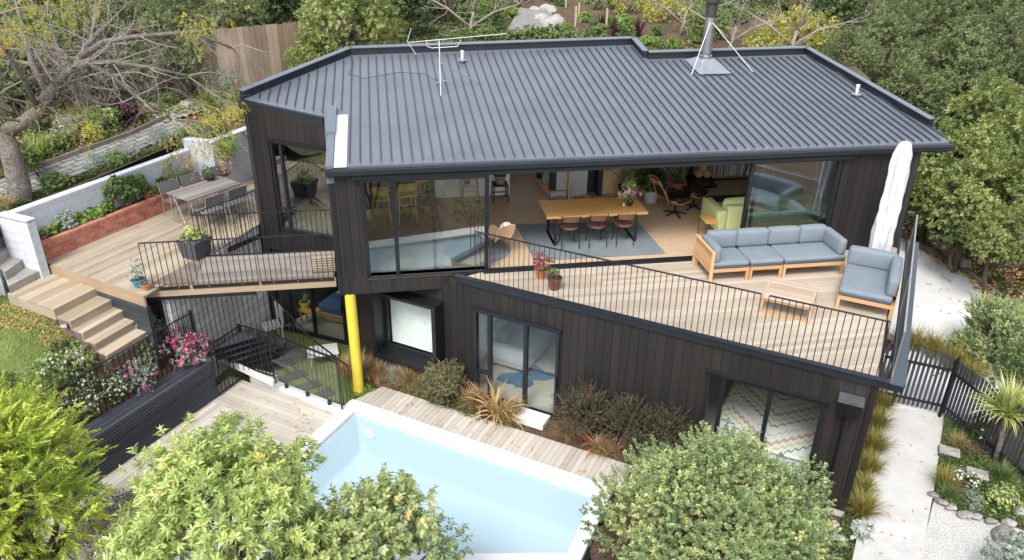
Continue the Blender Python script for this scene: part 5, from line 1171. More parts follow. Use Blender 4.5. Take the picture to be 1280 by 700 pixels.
hw = thing('raised_block_wall', 'higher pale grey block wall with a trailing green plant by the house corner', 'wall', (WC.x, WC.y, TZ))
B0, B1, B2 = [Vector((v.x, v.y, 0)) for v in (WJ2, WC, WR)]; B2 = B1 + (B2 - B1) * 1.35
for a, b in ((B0, B1), (B1, B2)):
    d_ = (b - a).normalized(); n_ = Vector((d_.y, -d_.x, 0)); q = [a, b, b - n_ * .18, a - n_ * .18]; mb = MB(); mb.prismv([p + Vector((0, 0, 2.4)) for p in q], [p + Vector((0, 0, 3.97)) for p in q], .5); mb.build('wall', 'block', hw)
    mb = MB(); q = [a + n_ * .01, b + n_ * .01, b - n_ * .2, a - n_ * .2]; k_ = .002 if a is B0 else .006; mb.prismv([p + Vector((0, 0, 3.97 + k_)) for p in q], [p + Vector((0, 0, 4.0 + k_)) for p in q], .5); mb.build('capping', 'blockcap', hw)
a = Vector(P2(-30, 368, 2.25)).to_3d(); b = Vector(P2(7, 367, 2.25)).to_3d(); mb = MB(); mb.prismv([p + Vector((0, 0, 1.2)) for p in (a, b, b + Vector((-.05, .3, 0)), a + Vector((-.05, .3, 0)))], [p + Vector((0, 0, 2.78)) for p in (a, b, b + Vector((-.05, .3, 0)), a + Vector((-.05, .3, 0)))], .5)
top('low_block_wall', mb, 'block', 'short pale block wall end at the left of the stone steps', 'wall', a)
# brick planter
bp_ = thing('brick_planter', 'long red brick planter with a brick coping along the terrace', 'planter', FB1)
dn = Vector((-dir_.y, dir_.x, 0)); 
if dn.x > 0: dn = -dn
BH = TZ + .42
mb = MB(); q = [FB1, FB3, FB3 + dn * .1, FB1 + dn * .1]; mb.prismv([p + Vector((0, 0, TZ - .3)) for p in q], [p + Vector((0, 0, BH - .062)) for p in q], .5, None); mb.build('brick_wall', 'brick', bp_)
mb = MB(); L3 = (FB3 - FB1).length; s = 0
while s < L3: 
    e2 = min(s + .225, L3); q = [FB1 + dir_ * s - dn * .012, FB1 + dir_ * (e2 - .01) - dn * .012, FB1 + dir_ * (e2 - .01) + dn * .125, FB1 + dir_ * s + dn * .125]; mb.prismv([p + Vector((0, 0, BH - .06)) for p in q], [p + Vector((0, 0, BH)) for p in q], None); s += .235
mb.build('brick_coping', wood('brick_coping', [(.3, .09, .055), (.38, .13, .085), (.46, .19, .13), (.4, .24, .18)], rough=.85, gs=(9, 9), patch=.2), bp_)
mb = MB(); q = [FB1 + dn * .1, FB3 + dn * .1, FB3 + dn * .62, FB1 + dn * .62]; mb.prismv([p + Vector((0, 0, TZ - .3)) for p in q], [p + Vector((0, 0, BH - .08)) for p in q], .5); mb.build('soil', 'soil', bp_)
# landing and timber steps
ls = thing('timber_steps', 'timber landing and four wide timber steps leading down beside the terrace', 'steps', (-8.9, 13.6, LZ))
lp_ = [P2(9, 367, 2.46), P2(67, 387, 2.46), P2(124, 358, 2.46), P2(66, 333, 2.46)]
mb = MB(); boards(mb, lp_, 2.42, 2.46, ang, .135); mb.build('landing', 'tread', ls)
mb = MB(); v_ = [Vector((*p, 0)) for p in lp_]
for a, b in ((v_[0], v_[1]), (v_[1], v_[2])):
    d_ = (b - a).normalized(); n_ = Vector((d_.y, -d_.x, 0)); q = [a - n_ * .03, a, b, b - n_ * .03]; q = [a + n_ * .002, b + n_ * .002, b - n_ * .03, a - n_ * .03]; mb.prismv([p + Vector((0, 0, 2.22)) for p in q], [p + Vector((0, 0, 2.415)) for p in q], .55, d_)
mb.build('fascia_board', 'terr', ls)
q0_, q1__ = v_[1], v_[2]; stepd = Vector((dB.x, dB.y, 0)); 
for i in range(4):
    o_ = 0 if i == 0 else .10 + .29 * i; w1 = .41 if i == 0 else .31; a = q0_ + stepd * o_ + eB * .01; b = q1__ + stepd * o_; z = 2.46 - .168 * (i + 1); a = a + (b - a) * (.0)
    mb = MB(); boards(mb, [tuple((a - stepd * .02)[:2]), tuple((a + stepd * w1)[:2]), tuple((b + stepd * w1)[:2]), tuple((b - stepd * .02)[:2])], z - .035, z, math.atan2((b - a).y, (b - a).x), .145, splits=9); mb.build('tread', 'tread', ls)
    mb = MB(); n_ = (b - a).normalized(); q = [a + stepd * (w1 - .038), a + stepd * (w1 - .015), b + stepd * (w1 - .015), b + stepd * (w1 - .038)]; mb.prismv([p + Vector((0, 0, z - .165)) for p in q], [p + Vector((0, 0, z - .037)) for p in q], None, n_); mb.build('riser', 'terr', ls)
    mb = MB(); q = [a + n_ * .01, a + n_ * .01 + stepd * (w1 - .04), b + stepd * (w1 - .04), b]; mb.prismv([p + Vector((0, 0, LZ - .6)) for p in q], [p + Vector((0, 0, z - .037)) for p in q], .2); mb.build('box', 'brown', ls)
mb = MB(); q = [v_[0] + Vector((.05, .03, 0)), v_[1] + Vector((-.03, .03, 0)), v_[2] + Vector((-.02, -.02, 0)), v_[3] + Vector((0, -.02, 0))]; mb.prismv([p + Vector((0, 0, 1.3)) for p in q], [p + Vector((0, 0, 2.4)) for p in q], .1); mb.build('box', 'brown', ls)
# black edging of lawn
eg = MB(); pts_ = [hitl(78, 400) + Vector((0, 0, .03)), hitl(90, 398) + Vector((0, 0, .03)), hitl(106, 420) + Vector((0, 0, .04)), P(125, 431, 1.62), P(150, 441, 1.45)]
for a, b in zip(pts_[:-1], pts_[1:]): eg.bar(a, b, .05, .1)
top('lawn_edging', eg, 'slat', 'black curved edging strip between lawn and flower bed below the steps', 'edging', pts_[0])
rng = np.random.default_rng(8)
for i, (px, py, s) in enumerate(((80, 408, .09), (93, 413, .08), (86, 404, .06), (98, 420, .09), (105, 427, .07))):
    c = hitl(px, py); mb = MB(); rock(mb, c, (s, s * .8, s * .6), rng); top('edge_stone', mb, 'whiterock', ['pale round stone at the top of the black lawn edging', 'pale stone beside the lawn edging, second from the top', 'small pale stone tucked against the lawn edging', 'flat pale stone halfway down the lawn edging', 'lowest pale stone of the lawn edging'][i], 'stone', c, 'pale stones along the lawn edging', smooth='weld')
mb = MB().bar(hitl(96, 436), hitl(101, 458), .10, .1); top('white_edging', mb, 'white', 'short white painted edging board beside the lawn', 'edging', hitl(98, 440))
# stone steps at left of pillar
ss = [((10, 358), (54, 336), (33, 326), (4, 340), 2.62), ((6, 340), (34, 320), (18, 312), (-8, 326), 2.80), ((-6, 322), (17, 306), (6, 298), (-14, 308), 2.98), ((-14, 306), (10, 292), (0, 285), (-20, 293), 3.15), ((-20, 290), (6, 279), (-4, 273), (-26, 282), 3.3)]
lb = ['lowest rough grey stone step beside the pillar', 'second rough grey stone step from the timber landing', 'third grey stone step up beside the painted pillar', 'fourth grey stone step at the left picture edge', 'topmost grey stone step at the left picture edge']
for i, (a, b, c, d, z) in enumerate(ss):
    pp_ = [P2(*q, z) for q in (a, b, c, d)]; mb = MB(); mb.prism(pp_, z - .19, z, .5); o = top('stone_step', mb, 'stonestep', lb[i], 'step', P(*a, z - .2), 'stone steps beside the pillar')
    bv = o.modifiers.new('b', 'BEVEL'); bv.width = .015; bv.segments = 2
# ------------------------------------------------------------------ outdoor furniture
def cush(name, fr, x0, x1, y0, y1, z0, z1, parent, mat='cushion', rr=.042, puff=.012):
    return MB().soft(x0, x1, y0, y1, z0, z1, fr, rr, puff).build(name, mat, parent, smooth=True)
def fx(base, ang): 
    c, s = math.cos(ang), math.sin(ang); base = Vector(base)
    return lambda u, v, z: base + Vector((c * u - s * v, s * u + c * v, z))
# sofa 1
sb_ = Vector((4.02, 14.13, FL)); fr1 = fx(sb_, AA)
so1 = thing('outdoor_sofa', 'long teak outdoor sofa with blue grey cushions against the open living room', 'sofa', sb_)
LS = 2.93
mb = MB(); 
for a, b in ((.0, .82), (.85, 1.55), (1.58, LS)): 
    mb.box(a, b, .0, .045, .22, .30, fr=fr1); mb.box(a, b, .80, .845, .22, .30, fr=fr1); mb.box(a, a + .045, .046, .799, .22, .30, fr=fr1); mb.box(b - .045, b, .046, .799, .22, .30, fr=fr1)
    for k in range(6): mb.box(a + .046, b - .046, .07 + k * .12, .15 + k * .12, .255, .275, fr=fr1)
mb.build('frame', 'teak', so1)
for a in (.0, .77, .85, 1.50, 1.58, LS - .05):
    for v in (.0, .795): MB().box(a, a + .05, v, v + .05, 0, .219, fr=fr1).build('leg', 'teak', so1)
mb = MB()
for k in range(5): mb.box(-.03, -.008, .0, .86, .22 + k * .085, .295 + k * .085, fr=fr1)
mb.box(-.035, .025, -.04, .0, .0, .66, fr=fr1); mb.box(-.035, .025, .86, .90, .0, .66, fr=fr1); mb.box(-.035, .025, -.04, .90, .662, .69, fr=fr1); mb.build('armrest', 'teak', so1)
mb = MB(); mb.box(.03, LS, .875, .90, .3, .62, fr=fr1); mb.build('backrest', 'teak', so1)
for a, b in ((.02, .81), (.84, 1.56), (1.58, LS)): cush('seat_cushion', fr1, a, b, -.01, .70, .345, .445, so1); cush('cushion_base', fr1, a + .004, b - .004, -.006, .70, .30, .375, so1, 'cushdark', .03, .006)
for a, b in ((.17, .80), (.81, 1.51), (1.52, 2.21), (2.22, 2.82)): cush('back_cushion', fr1, a, b, .66, .86, .44, .80, so1, rr=.05, puff=.022)
ax = fx(fr1(.02, 0, 0), AA); cush('side_cushion', ax, .0, .16, .0, .72, .44, .78, so1, rr=.05)
cush('side_cushion', fx(fr1(2.9, .0, 0), AA), -.16, .0, .0, .74, .44, .78, so1, rr=.05)
# sofa 2
s2b = Vector((6.21, 13.12, FL)); fr2 = fx(s2b, BB)
so2 = thing('outdoor_armchair', 'teak corner lounge seat with blue grey cushions at the right end of the deck', 'armchair', s2b)
W2, D2 = .98, 1.42
mb = MB(); mb.box(0, W2, 0, .045, .22, .30, fr=fr2); mb.box(0, W2, D2 - .045, D2, .22, .30, fr=fr2); mb.box(0, .045, .046, D2 - .046, .22, .30, fr=fr2); mb.box(W2 - .045, W2, .046, D2 - .046, .22, .30, fr=fr2)
for k in range(10): mb.box(.046, W2 - .046, .07 + k * .13, .16 + k * .13, .255, .275, fr=fr2)
mb.build('frame', 'teak', so2)
for a in (0, W2 - .05):
    for v in (0, D2 - .05): MB().box(a, a + .05, v, v + .05, 0, .219, fr=fr2).build('leg', 'teak', so2)
mb = MB(); mb.box(W2 + .0, W2 + .03, -.02, .04, .0, .72, fr=fr2)
for k in range(5): mb.box(W2 + .0, W2 + .022, .042, D2, .3 + k * .085, .375 + k * .085, fr=fr2)
mb.box(.0, W2, D2 + .0, D2 + .025, .3, .68, fr=fr2); mb.build('backrest', 'teaktop', so2)
cush('seat_cushion', fr2, .0, W2 - .05, -.01, D2 - .18, .345, .455, so2); cush('cushion_base', fr2, .004, W2 - .054, -.006, D2 - .18, .30, .375, so2, 'cushdark', .03, .006)
cush('back_cushion', fr2, .0, W2 - .1, D2 - .22, D2 - .01, .44, .80, so2, rr=.05, puff=.02); cush('side_cushion', fr2, W2 - .19, W2 - .0, .06, D2 - .16, .44, .80, so2, rr=.05, puff=.02)
# coffee table
cb = Vector((4.70, 12.93, FL)); fr3 = fx(cb, BB); ct = thing('coffee_table', 'low slatted teak coffee table in the middle of the upper deck', 'table', cb)
CW, CD, CHt = .90, .92, .34
mb = MB()
for k in range(12): mb.box(.045, CW - .045, .0 + k * CD / 12, CD / 12 * (k + 1) - .006, CHt - .025, CHt, fr=fr3)
mb.box(0, .044, 0, CD, CHt - .03, CHt + .002, fr=fr3); mb.box(CW - .044, CW, 0, CD, CHt - .03, CHt + .002, fr=fr3); mb.build('tabletop', 'teaktop', ct)
mb = MB()
for v in (0.02, CD - .06): mb.box(0, CW, v, v + .04, .0, .04, fr=fr3); mb.box(0, CW, v, v + .04, CHt - .075, CHt - .032, fr=fr3)
mb.build('frame', 'teak', ct)
for u in (0, CW - .045):
    for v in (.02, CD - .06): MB().box(u, u + .045, v, v + .04, .041, CHt - .076, fr=fr3).build('leg', 'teak', ct)
# closed umbrella
tz = 5.0; d_ = 14.75
r = ray(1133, 176); t = d_ / r.y; tp = CAM + r * t; um = thing('parasol', 'tall closed parasol in a white cover beside the right wall', 'parasol', (tp.x, tp.y, FL))
OFF[um] = Vector((tp.x, tp.y, FL)); H_ = tp.z - FL
mb = MB(); prof = [(.03, .45), (.20, .46), (.21, .7), (.205, 1.1), (.195, H_ * .6), (.185, H_ * .8), (.17, H_ - .28), (.12, H_ - .1), (.085, H_ - .03), (0, H_)]
k0_ = len(mb.v); prof = [tuple((prof[i][0] + (prof[i + 1][0] - prof[i][0]) * k / 6, prof[i][1] + (prof[i + 1][1] - prof[i][1]) * k / 6)) for i in range(len(prof) - 1) for k in range(6)] + [prof[-1]]; mb.lathe(prof, (tp.x, tp.y, FL), 48)
nv = []
for (x, y, z) in mb.v:
    a = math.atan2(y - tp.y, x - tp.x); rr_ = math.hypot(x - tp.x, y - tp.y); k_ = 1 + .13 * math.sin(a * 6 + z * 1.6) + .07 * math.sin(a * 3 - z * 5) + .03 * math.sin(z * 17 + a) - .10 * math.exp(-((z - FL - 1.35) / .05) ** 2); nv.append((tp.x + rr_ * k_ * math.cos(a), tp.y + rr_ * k_ * math.sin(a) * .8, z))
mb.v = nv; mb.build('cover', 'canvas', um, smooth=True)
MB().tube([(tp.x, tp.y, FL), (tp.x, tp.y, FL + .5)], .03, 12).build('pole', 'alu', um); MB().lathe([(.3, 0), (.3, .05), (.06, .08), (.05, .25)], (tp.x, tp.y, FL), 24).build('base', 'black', um)
# flower pots on deck
q = P(676, 347, FL); o = pot('flower_pot', 'terracotta pot of magenta flowers on the deck behind the railing', q, .13, .2, 'terracotta', group=None, plant='p', pr=.22, ph=.42, pm='fresh', fl='pink', nf=80, per=70, seed=4, fs=.04)
q = P(693, 361, FL); o = pot('flower_pot', 'brown glazed pot with green foliage beside the magenta flowers', q, .145, .26, 'browngl', plant='p', pr=.16, ph=.25, pm='mid', per=40, seed=5)
# ------------------------------------------------------------------ terrace furniture
A_ = P(211, 246, TZ + .74); B_ = P(236, 251, TZ + .74); C_ = P(302, 229, TZ + .74)
tdir = (C_ - B_); tdir.z = 0; TL_ = tdir.length; tdir.normalize(); ta = math.atan2(tdir.y, tdir.x); TW = .62 + .25
tb0 = Vector((B_.x, B_.y, TZ)); frt = fx(tb0, ta)
ot = thing('outdoor_dining_table', 'weathered grey timber table with thin metal legs on the terrace', 'table', tb0)
mb = MB()
for k in range(8): mb.box(0, TL_, k * TW / 8, (k + 1) * TW / 8 - .006, .71, .74, fr=frt)
mb.build('tabletop', 'greywood', ot)
for u in (.06, TL_ - .08):
    mb = MB(); mb.tube([frt(u, .02, .70), frt(u + .0, .0, .02), frt(u, TW, .02), frt(u, TW - .02, .70)], .014, 6); mb.tube([frt(u + .05, .05, .70), frt(u + .02, TW / 2, .03), frt(u + .05, TW - .05, .7)], .01, 6); mb.build('leg', 'alu', ot)
def sling_chair(label, c, rz):
    if 'sling' in TPL: return dup(TPL['sling'], c, rz, label)
    r = thing('terrace_chair', label, 'chair', c, rz, 'grey sling chairs round the terrace table'); OFF[r] = Vector()
    # chair faces +y
    s = MB().prismv([Vector((-.24, -.22, .42)), Vector((.24, -.22, .42)), Vector((.24, .24, .45)), Vector((-.24, .24, .45))], [Vector((-.24, -.22, .435)), Vector((.24, -.22, .435)), Vector((.24, .24, .465)), Vector((-.24, .24, .465))], .5).build('seat', 'mesh', r)
    b = MB().prismv([Vector((-.24, -.25, .56)), Vector((.24, -.25, .56)), Vector((.24, -.235, .56)), Vector((-.24, -.235, .56))], [Vector((-.24, -.31, .84)), Vector((.24, -.31, .84)), Vector((.24, -.295, .84)), Vector((-.24, -.295, .84))], .5).build('backrest', 'mesh', r)
    ks = [s, b]
    for x in (-.255, .255): ks.append(MB().tube([(x, -.31, .86), (x, -.24, .5), (x, -.22, .43), (x, -.3, 0)], .013, 6).build('leg', 'alu', r)); ks.append(MB().tube([(x, -.22, .43), (x, .25, .46), (x, .27, 0)], .013, 6).build('leg', 'alu', r))
    KIDS[r] = ks; TPL['sling'] = r; return r
for k, lb in enumerate(('grey sling chair on the railing side at the near end of the terrace table', 'grey sling chair in the middle of the railing side of the terrace table', 'grey sling chair on the railing side of the terrace table nearest the house')):
    sling_chair(lb, frt(.40 + k * .62 + (.1 if k == 2 else 0), -.12 - (.05 if k == 2 else 0), 0), ta)
for k, lb in enumerate(('grey sling chair on the planter side at the near end of the terrace table', 'grey sling chair in the middle of the planter side of the terrace table', 'grey sling chair on the planter side of the terrace table nearest the bonsai pots')):
    sling_chair(lb, frt(.35 + k * .60, TW + .16, 0), ta + math.pi)
q = P(263, 225, TZ + .74); pot('bonsai_pot', 'black bowl with a green bonsai on the terrace table', q, .13, .1, 'blackpot', plant='p', pr=.17, ph=.3, pm='mid', seed=8, per=50)
q = P(281, 219, TZ + .74); pot('bonsai_pot', 'red brown bowl with a sparse reddish bonsai on the terrace table', q, .15, .09, 'browngl', plant='p', pr=.24, ph=.42, pm='autumn', seed=9, per=14)
# planter box
q = P(246, 320, TZ); pl = thing('planter_box', 'dark grey square tapered planter with lime green plants behind the bridge railing', 'planter', q, ta + .2); OFF[pl] = Vector()
mb = MB(); mb.prismv([Vector((x * .2, y * .2, 0)) for x, y in ((-1, -1), (1, -1), (1, 1), (-1, 1))], [Vector((x * .26, y * .26, .42)) for x, y in ((-1, -1), (1, -1), (1, 1), (-1, 1))], .5); mb.build('box', 'fibre', pl)
rng = np.random.default_rng(3); lp = lumps(rng, 7, (.24, .24, .15), (.4, .6), .3); C, A, T = crown_pts(rng, lp, 60, (.24, .24, .15), .5, .1); C = C + np.array([0, 0, .5]); o = bpy.data.objects.new('foliage', sprig_mesh('foliage', C, A, 'lime', rng, 6, .04, .06, .02, 50, tone=T)); COL.objects.link(o); o.parent = pl
for (px, py, nm, lb, r_, h_, mt, kw) in ((175, 358, 'plant_pot', 'teal glazed pot with a grey leaved shrub at the terrace corner', .14, .17, 'teal', dict(plant='p', pr=.2, ph=.38, pm='grey', seed=3)), (183, 362, 'plant_pot', 'small terracotta pot at the bridge corner', .1, .13, 'terracotta', dict(plant=None))):
    q = P(px, py, TZ); pot(nm, lb, q, r_, h_, mt, **kw)
# bamboo roll
a, b = P(390, 333, TZ + .12), P(419, 331, TZ + .12); rl = MB(); dd = (b - a).normalized(); pp0 = Vector((-dd.y, dd.x, 0))
for i in range(40):
    t = i / 40 * 4 * math.pi; rr_ = .14 + .03 * i / 40; c = pp0 * math.cos(t) * rr_ + Vector((0, 0, math.sin(t) * rr_ + .04)); rl.tube([a + c, b + c], .011, 5)
top('bamboo_roll', rl, 'tread', 'rolled bamboo screen lying on the bridge against the house', 'screen', a)
# ------------------------------------------------------------------ interior furniture
dt = thing('dining_table', 'long live edge wooden dining table with black steel legs on the grey rug', 'table', (.8, 15.7, FL))
t0_ = Vector((.74, 15.68, FL)); frd = fx(t0_, AA); DL, DW = 2.28, .98
rng = np.random.default_rng(2); mb = MB(); K = 24
lo = [(i / K * DL, rng.normal() * .012 + .012 * math.sin(i * .8)) for i in range(K + 1)]; hi_ = [(i / K * DL - .1 * (1 - i / K) * 0, DW + rng.normal() * .014 + .02 * math.sin(i * .6)) for i in range(K + 1)]
for i in range(K):
    q = [lo[i], lo[i + 1], hi_[i + 1], hi_[i]]
for j in range(5):
    for i in range(6):
        u0, u1 = i * DL / 6, (i + 1) * DL / 6; v0, v1 = j * DW / 5, (j + 1) * DW / 5
pl_ = [(u, v) for u, v in lo] + [(u, v) for u, v in reversed(hi_)]
plw = [tuple(frd(u, v, 0)[:2]) for u, v in pl_]
mb = MB()
for i in range(K):
    q = [frd(*lo[i], .70), frd(*lo[i + 1], .70), frd(*hi_[i + 1], .70), frd(*hi_[i], .70)]; t = [p + Vector((0, 0, .055)) for p in q]; mb.prismv(q, t, .5, dA)
mb.build('tabletop', 'oak', dt)
for u in (.22, DL - .22): 
    mb = MB(); mb.bar(frd(u, .08, 0), frd(u, .08, .70), .06, .02); mb.bar(frd(u, DW - .08, 0), frd(u, DW - .08, .7), .06, .02); mb.bar(frd(u, .08, .012), frd(u, DW - .08, .012), .06, .02); mb.bar(frd(u, .08, .69), frd(u, DW - .08, .69), .06, .02); mb.build('leg', 'black', dt)
mb = MB(); rg = [P2(645, 281, FL), P2(798, 279, FL), P2(832, 318, FL), P2(668, 327, FL)]; mb.prism(rg, FL + .008, FL + .022); top('rug', mb, 'rug', 'large grey blue rug under the dining table', 'rug', P(740, 300, FL))
def dchair(label, c, rz):
    if 'dch' in TPL: return dup(TPL['dch'], c, rz, label)
    r = thing('dining_chair', label, 'chair', c, rz, 'brown wooden dining chairs round the long table'); OFF[r] = Vector(); ks = []
    ks.append(MB().lathe([(0, .435), (.19, .44), (.205, .455), (.195, .467), (0, .46)], (0, 0, 0), 24).build('seat', 'darkwood', r, smooth=True))
    mb = MB(); K = 10
    for i in range(K):
        a0, a1 = [R_(-90 + (j / K - .5) * 100) for j in (i, i + 1)]; f = lambda a, rr, z: Vector((math.cos(a) * rr, math.sin(a) * rr * .75 - .06, z)); 
        mb.prismv([f(a0, .235, .64), f(a1, .235, .64), f(a1, .22, .64), f(a0, .22, .64)], [f(a0, .245, .77 - .02 * abs(i - 4.5) / 4.5), f(a1, .245, .77 - .02 * abs(i - 3.5) / 4.5), f(a1, .23, .77 - .02 * abs(i - 3.5) / 4.5), f(a0, .23, .77 - .02 * abs(i - 4.5) / 4.5)], .5)
    ks.append(mb.build('backrest', 'darkwood', r))
    for x in (-1, 1): ks.append(MB().tube([(x * .205, -.19, .78), (x * .19, -.17, .45), (x * .2, -.21, .0), (x * .2, -.24, 0.0)], .011, 6).build('leg', 'black', r)); ks.append(MB().tube([(x * .14, .14, .44), (x * .18, .19, 0), (x * .18, .22, 0.0)], .011, 6).build('leg', 'black', r))
    KIDS[r] = ks; TPL['dch'] = r; return r
for k, lb in enumerate(('left dining chair on the deck side of the long table', 'middle dining chair on the deck side of the long table', 'right dining chair on the deck side of the long table')): dchair(lb, frd(.52 + k * .62, .06, .022), AA)
for k, lb in enumerate(('left dining chair on the far side of the long table', 'middle dining chair on the far side of the long table', 'right dining chair on the far side of the long table')): dchair(lb, frd(.5 + k * .6, DW - .07, .022), AA + math.pi)
# flowers on table
q = P(787, 257, FL + .755); vs = thing('vase', 'green glass vase of pink lilies on the dining table', 'vase', q); MB().lathe([(0, 0), (.05, .0), (.075, .05), (.07, .11), (.04, .16), (.045, .2), (.038, .2), (.035, .16), (.06, .1), (.0, .02)], q, 18).build('glass', glassmat('green_glass', (.45, .6, .5), 1.5), vs)
rng = np.random.default_rng(5); n = 26; Cc = rng.normal(size=(n, 3)) * np.array([.13, .1, .1]) + np.array([q.x, q.y, q.z + .38]); base_ = np.array([q.x, q.y, q.z + .05])
mb = MB(); [mb.tube([tuple(base_), tuple(base_ + (c - base_) * .6 + np.array([0, 0, .03])), tuple(c)], .004, 4) for c in Cc]; mb.build('stems', 'fibre', vs)
for nm, mt, I, fs_ in (('petals', 'palepink', slice(0, 9), .085), ('buds', 'creamfl', slice(9, 18), .07), ('leaves', 'fresh', slice(14, 26), .11)):
    me = sprig_mesh(nm, Cc[I], nrm(Cc[I] - base_ + np.array([0, -.15, .1])), mt, rng, 6 if nm != 'buds' else 3, .02, fs_, fs_ * (.25 if nm != 'petals' else .3), 65 if nm != 'buds' else 20); o = bpy.data.objects.new(nm, me); COL.objects.link(o); o.parent = vs; o.location = -q
q = P(776, 258, FL + .755); v2 = thing('bottle', 'small glass bottle beside the lily vase', 'bottle', q); MB().lathe([(0, 0), (.03, 0), (.032, .08), (.012, .13), (.012, .19), (0.009, .19)], q, 14).build('glass', 'clear', v2)
q = P(779.5, 257, FL + .755); v2 = thing('candle_holder', 'tiny white candle holder between bottle and vase', 'candle', q); MB().lathe([(0, 0), (.025, 0), (.028, .05), (.022, .05), (0, .03)], q, 14).build('cup', 'white', v2)
# lounge chair and ottoman (moulded ply shells with black pads)
def shell(name, fr, pts, wid, th, mat, parent, curve=.05, n=8):
    """pts: profile in (v,z) plane; surface width wid, edges raised by curve"""
    mb = MB(); m_ = len(pts)
    def S(i, j, o):
        v, z = pts[i]; a = pts[min(i + 1, m_ - 1)]; b = pts[max(i - 1, 0)]; tx, tz_ = a[0] - b[0], a[1] - b[1]; L = math.hypot(tx, tz_); nv_, nz = -tz_ / L, tx / L; s = -1 + 2 * j / n; w = wid[i] if hasattr(wid, '__len__') else wid; c = curve * s * s
        return fr(w * s / 2, v + nv_ * (o + c), z + nz * (o + c))
    for i in range(m_ - 1):
        for j in range(n):
            a = [S(i, j, 0), S(i, j + 1, 0), S(i + 1, j + 1, 0), S(i + 1, j, 0)]; b = [S(i, j, th), S(i, j + 1, th), S(i + 1, j + 1, th), S(i + 1, j, th)]; mb.prismv(a, b, .5, None)
    return mb.build(name, mat, parent, smooth=False)
lc0 = P(843, 268, FL); lc = thing('lounge_chair', 'moulded walnut ply lounge chair with black leather pads in the living room', 'armchair', lc0); frl = fx(lc0, R_(-90) + R_(20))
# local: v forward (seat front at +v)
frl = fx(lc0, R_(-72))
shell('seat_shell', frl, [(-.22, .42), (-.2, .35), (-.1, .31), (.05, .31), (.2, .35), (.3, .40)], [.5, .62, .66, .66, .62, .52], .02, 'plywood', lc, .07)
shell('seat_pad', frl, [(-.2, .47), (-.17, .41), (-.08, .375), (.05, .375), (.2, .41), (.28, .45)], [.44, .54, .58, .58, .54, .46], .07, 'leather', lc, .05)
shell('back_shell', frl, [(-.46, .80), (-.40, .66), (-.33, .52), (-.28, .42)][::-1], [.5, .62, .62, .5], -.02, 'plywood', lc, .07)
shell('back_pad', frl, [(-.41, .80), (-.35, .68), (-.28, .54), (-.23, .46)][::-1], [.44, .54, .54, .44], .06, 'leather', lc, .05)
shell('head_shell', frl, [(-.60, 1.02), (-.54, .9), (-.48, .82)][::-1], [.5, .58, .48], -.02, 'plywood', lc, .07)
shell('head_pad', frl, [(-.56, 1.03), (-.49, .92), (-.43, .84)][::-1], [.42, .5, .42], .05, 'leather', lc, .05)
for sx in (-.33, .33): cush('arm_pad', frl, sx - .04, sx + .04, -.15, .15, .50, .56, lc, 'leather', .03, .005)
mb = MB()
for k in range(5):
    a = k * 2 * math.pi / 5; mb.bar(frl(0, 0, .08), frl(.3 * math.cos(a), .3 * math.sin(a), .02), .035, .02)
mb.tube([frl(0, 0, .05), frl(0, 0, .32)], .025, 8); mb.build('base', 'black', lc)
oc0 = P(866, 260, FL); oc = thing('footstool', 'matching walnut ply footstool with black leather pad beside the lounge chair', 'footstool', oc0); fro = fx(oc0, R_(-72) )
shell('seat_shell', fro, [(-.28, .38), (-.14, .33), (0, .31), (.14, .33), (.28, .38)], [.5, .62, .64, .62, .5], .02, 'plywood', oc, .07); shell('seat_pad', fro, [(-.25, .43), (-.13, .395), (0, .38), (.13, .395), (.25, .43)], [.44, .56, .58, .56, .44], .07, 'leather', oc, .04)
mb = MB()
for k in range(4):
    a = k * math.pi / 2 + .5; mb.bar(fro(0, 0, .07), fro(.28 * math.cos(a), .28 * math.sin(a), .02), .035, .02)
mb.tube([fro(0, 0, .05), fro(0, 0, .32)], .022, 8); mb.build('base', 'black', oc)
# side table
stz = .5; a, b, c, d = [P(*p, FL + stz) for p in ((874, 269), (883, 279), (898, 278), (889, 268))]
sv = thing('side_table', 'small square oak side table with black wire legs beside the green sofa', 'table', P(886, 288, FL)); mb = MB(); mb.prism([tuple(p[:2]) for p in (a, b, c, d)], FL + stz - .025, FL + stz, .5, dA); mb.build('tabletop', 'oak', sv)
for p in (a, b, c, d): MB().bar((p.x + (b.x + d.x - 2 * p.x) * .05, p.y + (b.y + d.y - 2 * p.y) * .05, FL), (p.x + (b.x + d.x - 2 * p.x) * .05, p.y, FL + stz - .026), .014, .014).build('leg', 'black', sv)
# green sofa
g0 = P(893, 292, FL); frg = fx(Vector((g0.x, g0.y - .05, FL)), AA); gs = thing('green_sofa', 'pale lime green sofa behind the sliding glass with its back to the deck', 'sofa', g0)
cush('armrest', frg, .0, .24, .0, .95, .06, .56, gs, 'green', .04, .008); cush('armrest', frg, 2.5, 2.74, .0, .95, .06, .56, gs, 'green', .04, .008)
cush('backrest', frg, .25, 2.49, .0, .24, .06, .66, gs, 'green', .05, .01); cush('seat', frg, .25, 1.36, .24, .95, .1, .42, gs, 'green', .05, .015); cush('seat', frg, 1.38, 2.49, .24, .95, .1, .42, gs, 'green', .05, .015)
for a, b in ((.27, 1.36), (1.38, 2.47)): cush('back_cushion', frg, a, b, .22, .42, .4, .74, gs, 'green', .07, .03)
MB().box(.1, 2.64, .08, .88, 0.0, .06, fr=frg).build('plinth', 'black', gs)
mb = MB(); mb.prism([P2(877, 246, FL), P2(945, 243, FL), P2(1010, 290, FL), P2(928, 300, FL), P2(905, 283, FL)], FL + .008, FL + .02); top('black_rug', mb, 'blackrug', 'black patterned rug in the lounge corner', 'rug', P(920, 260, FL))
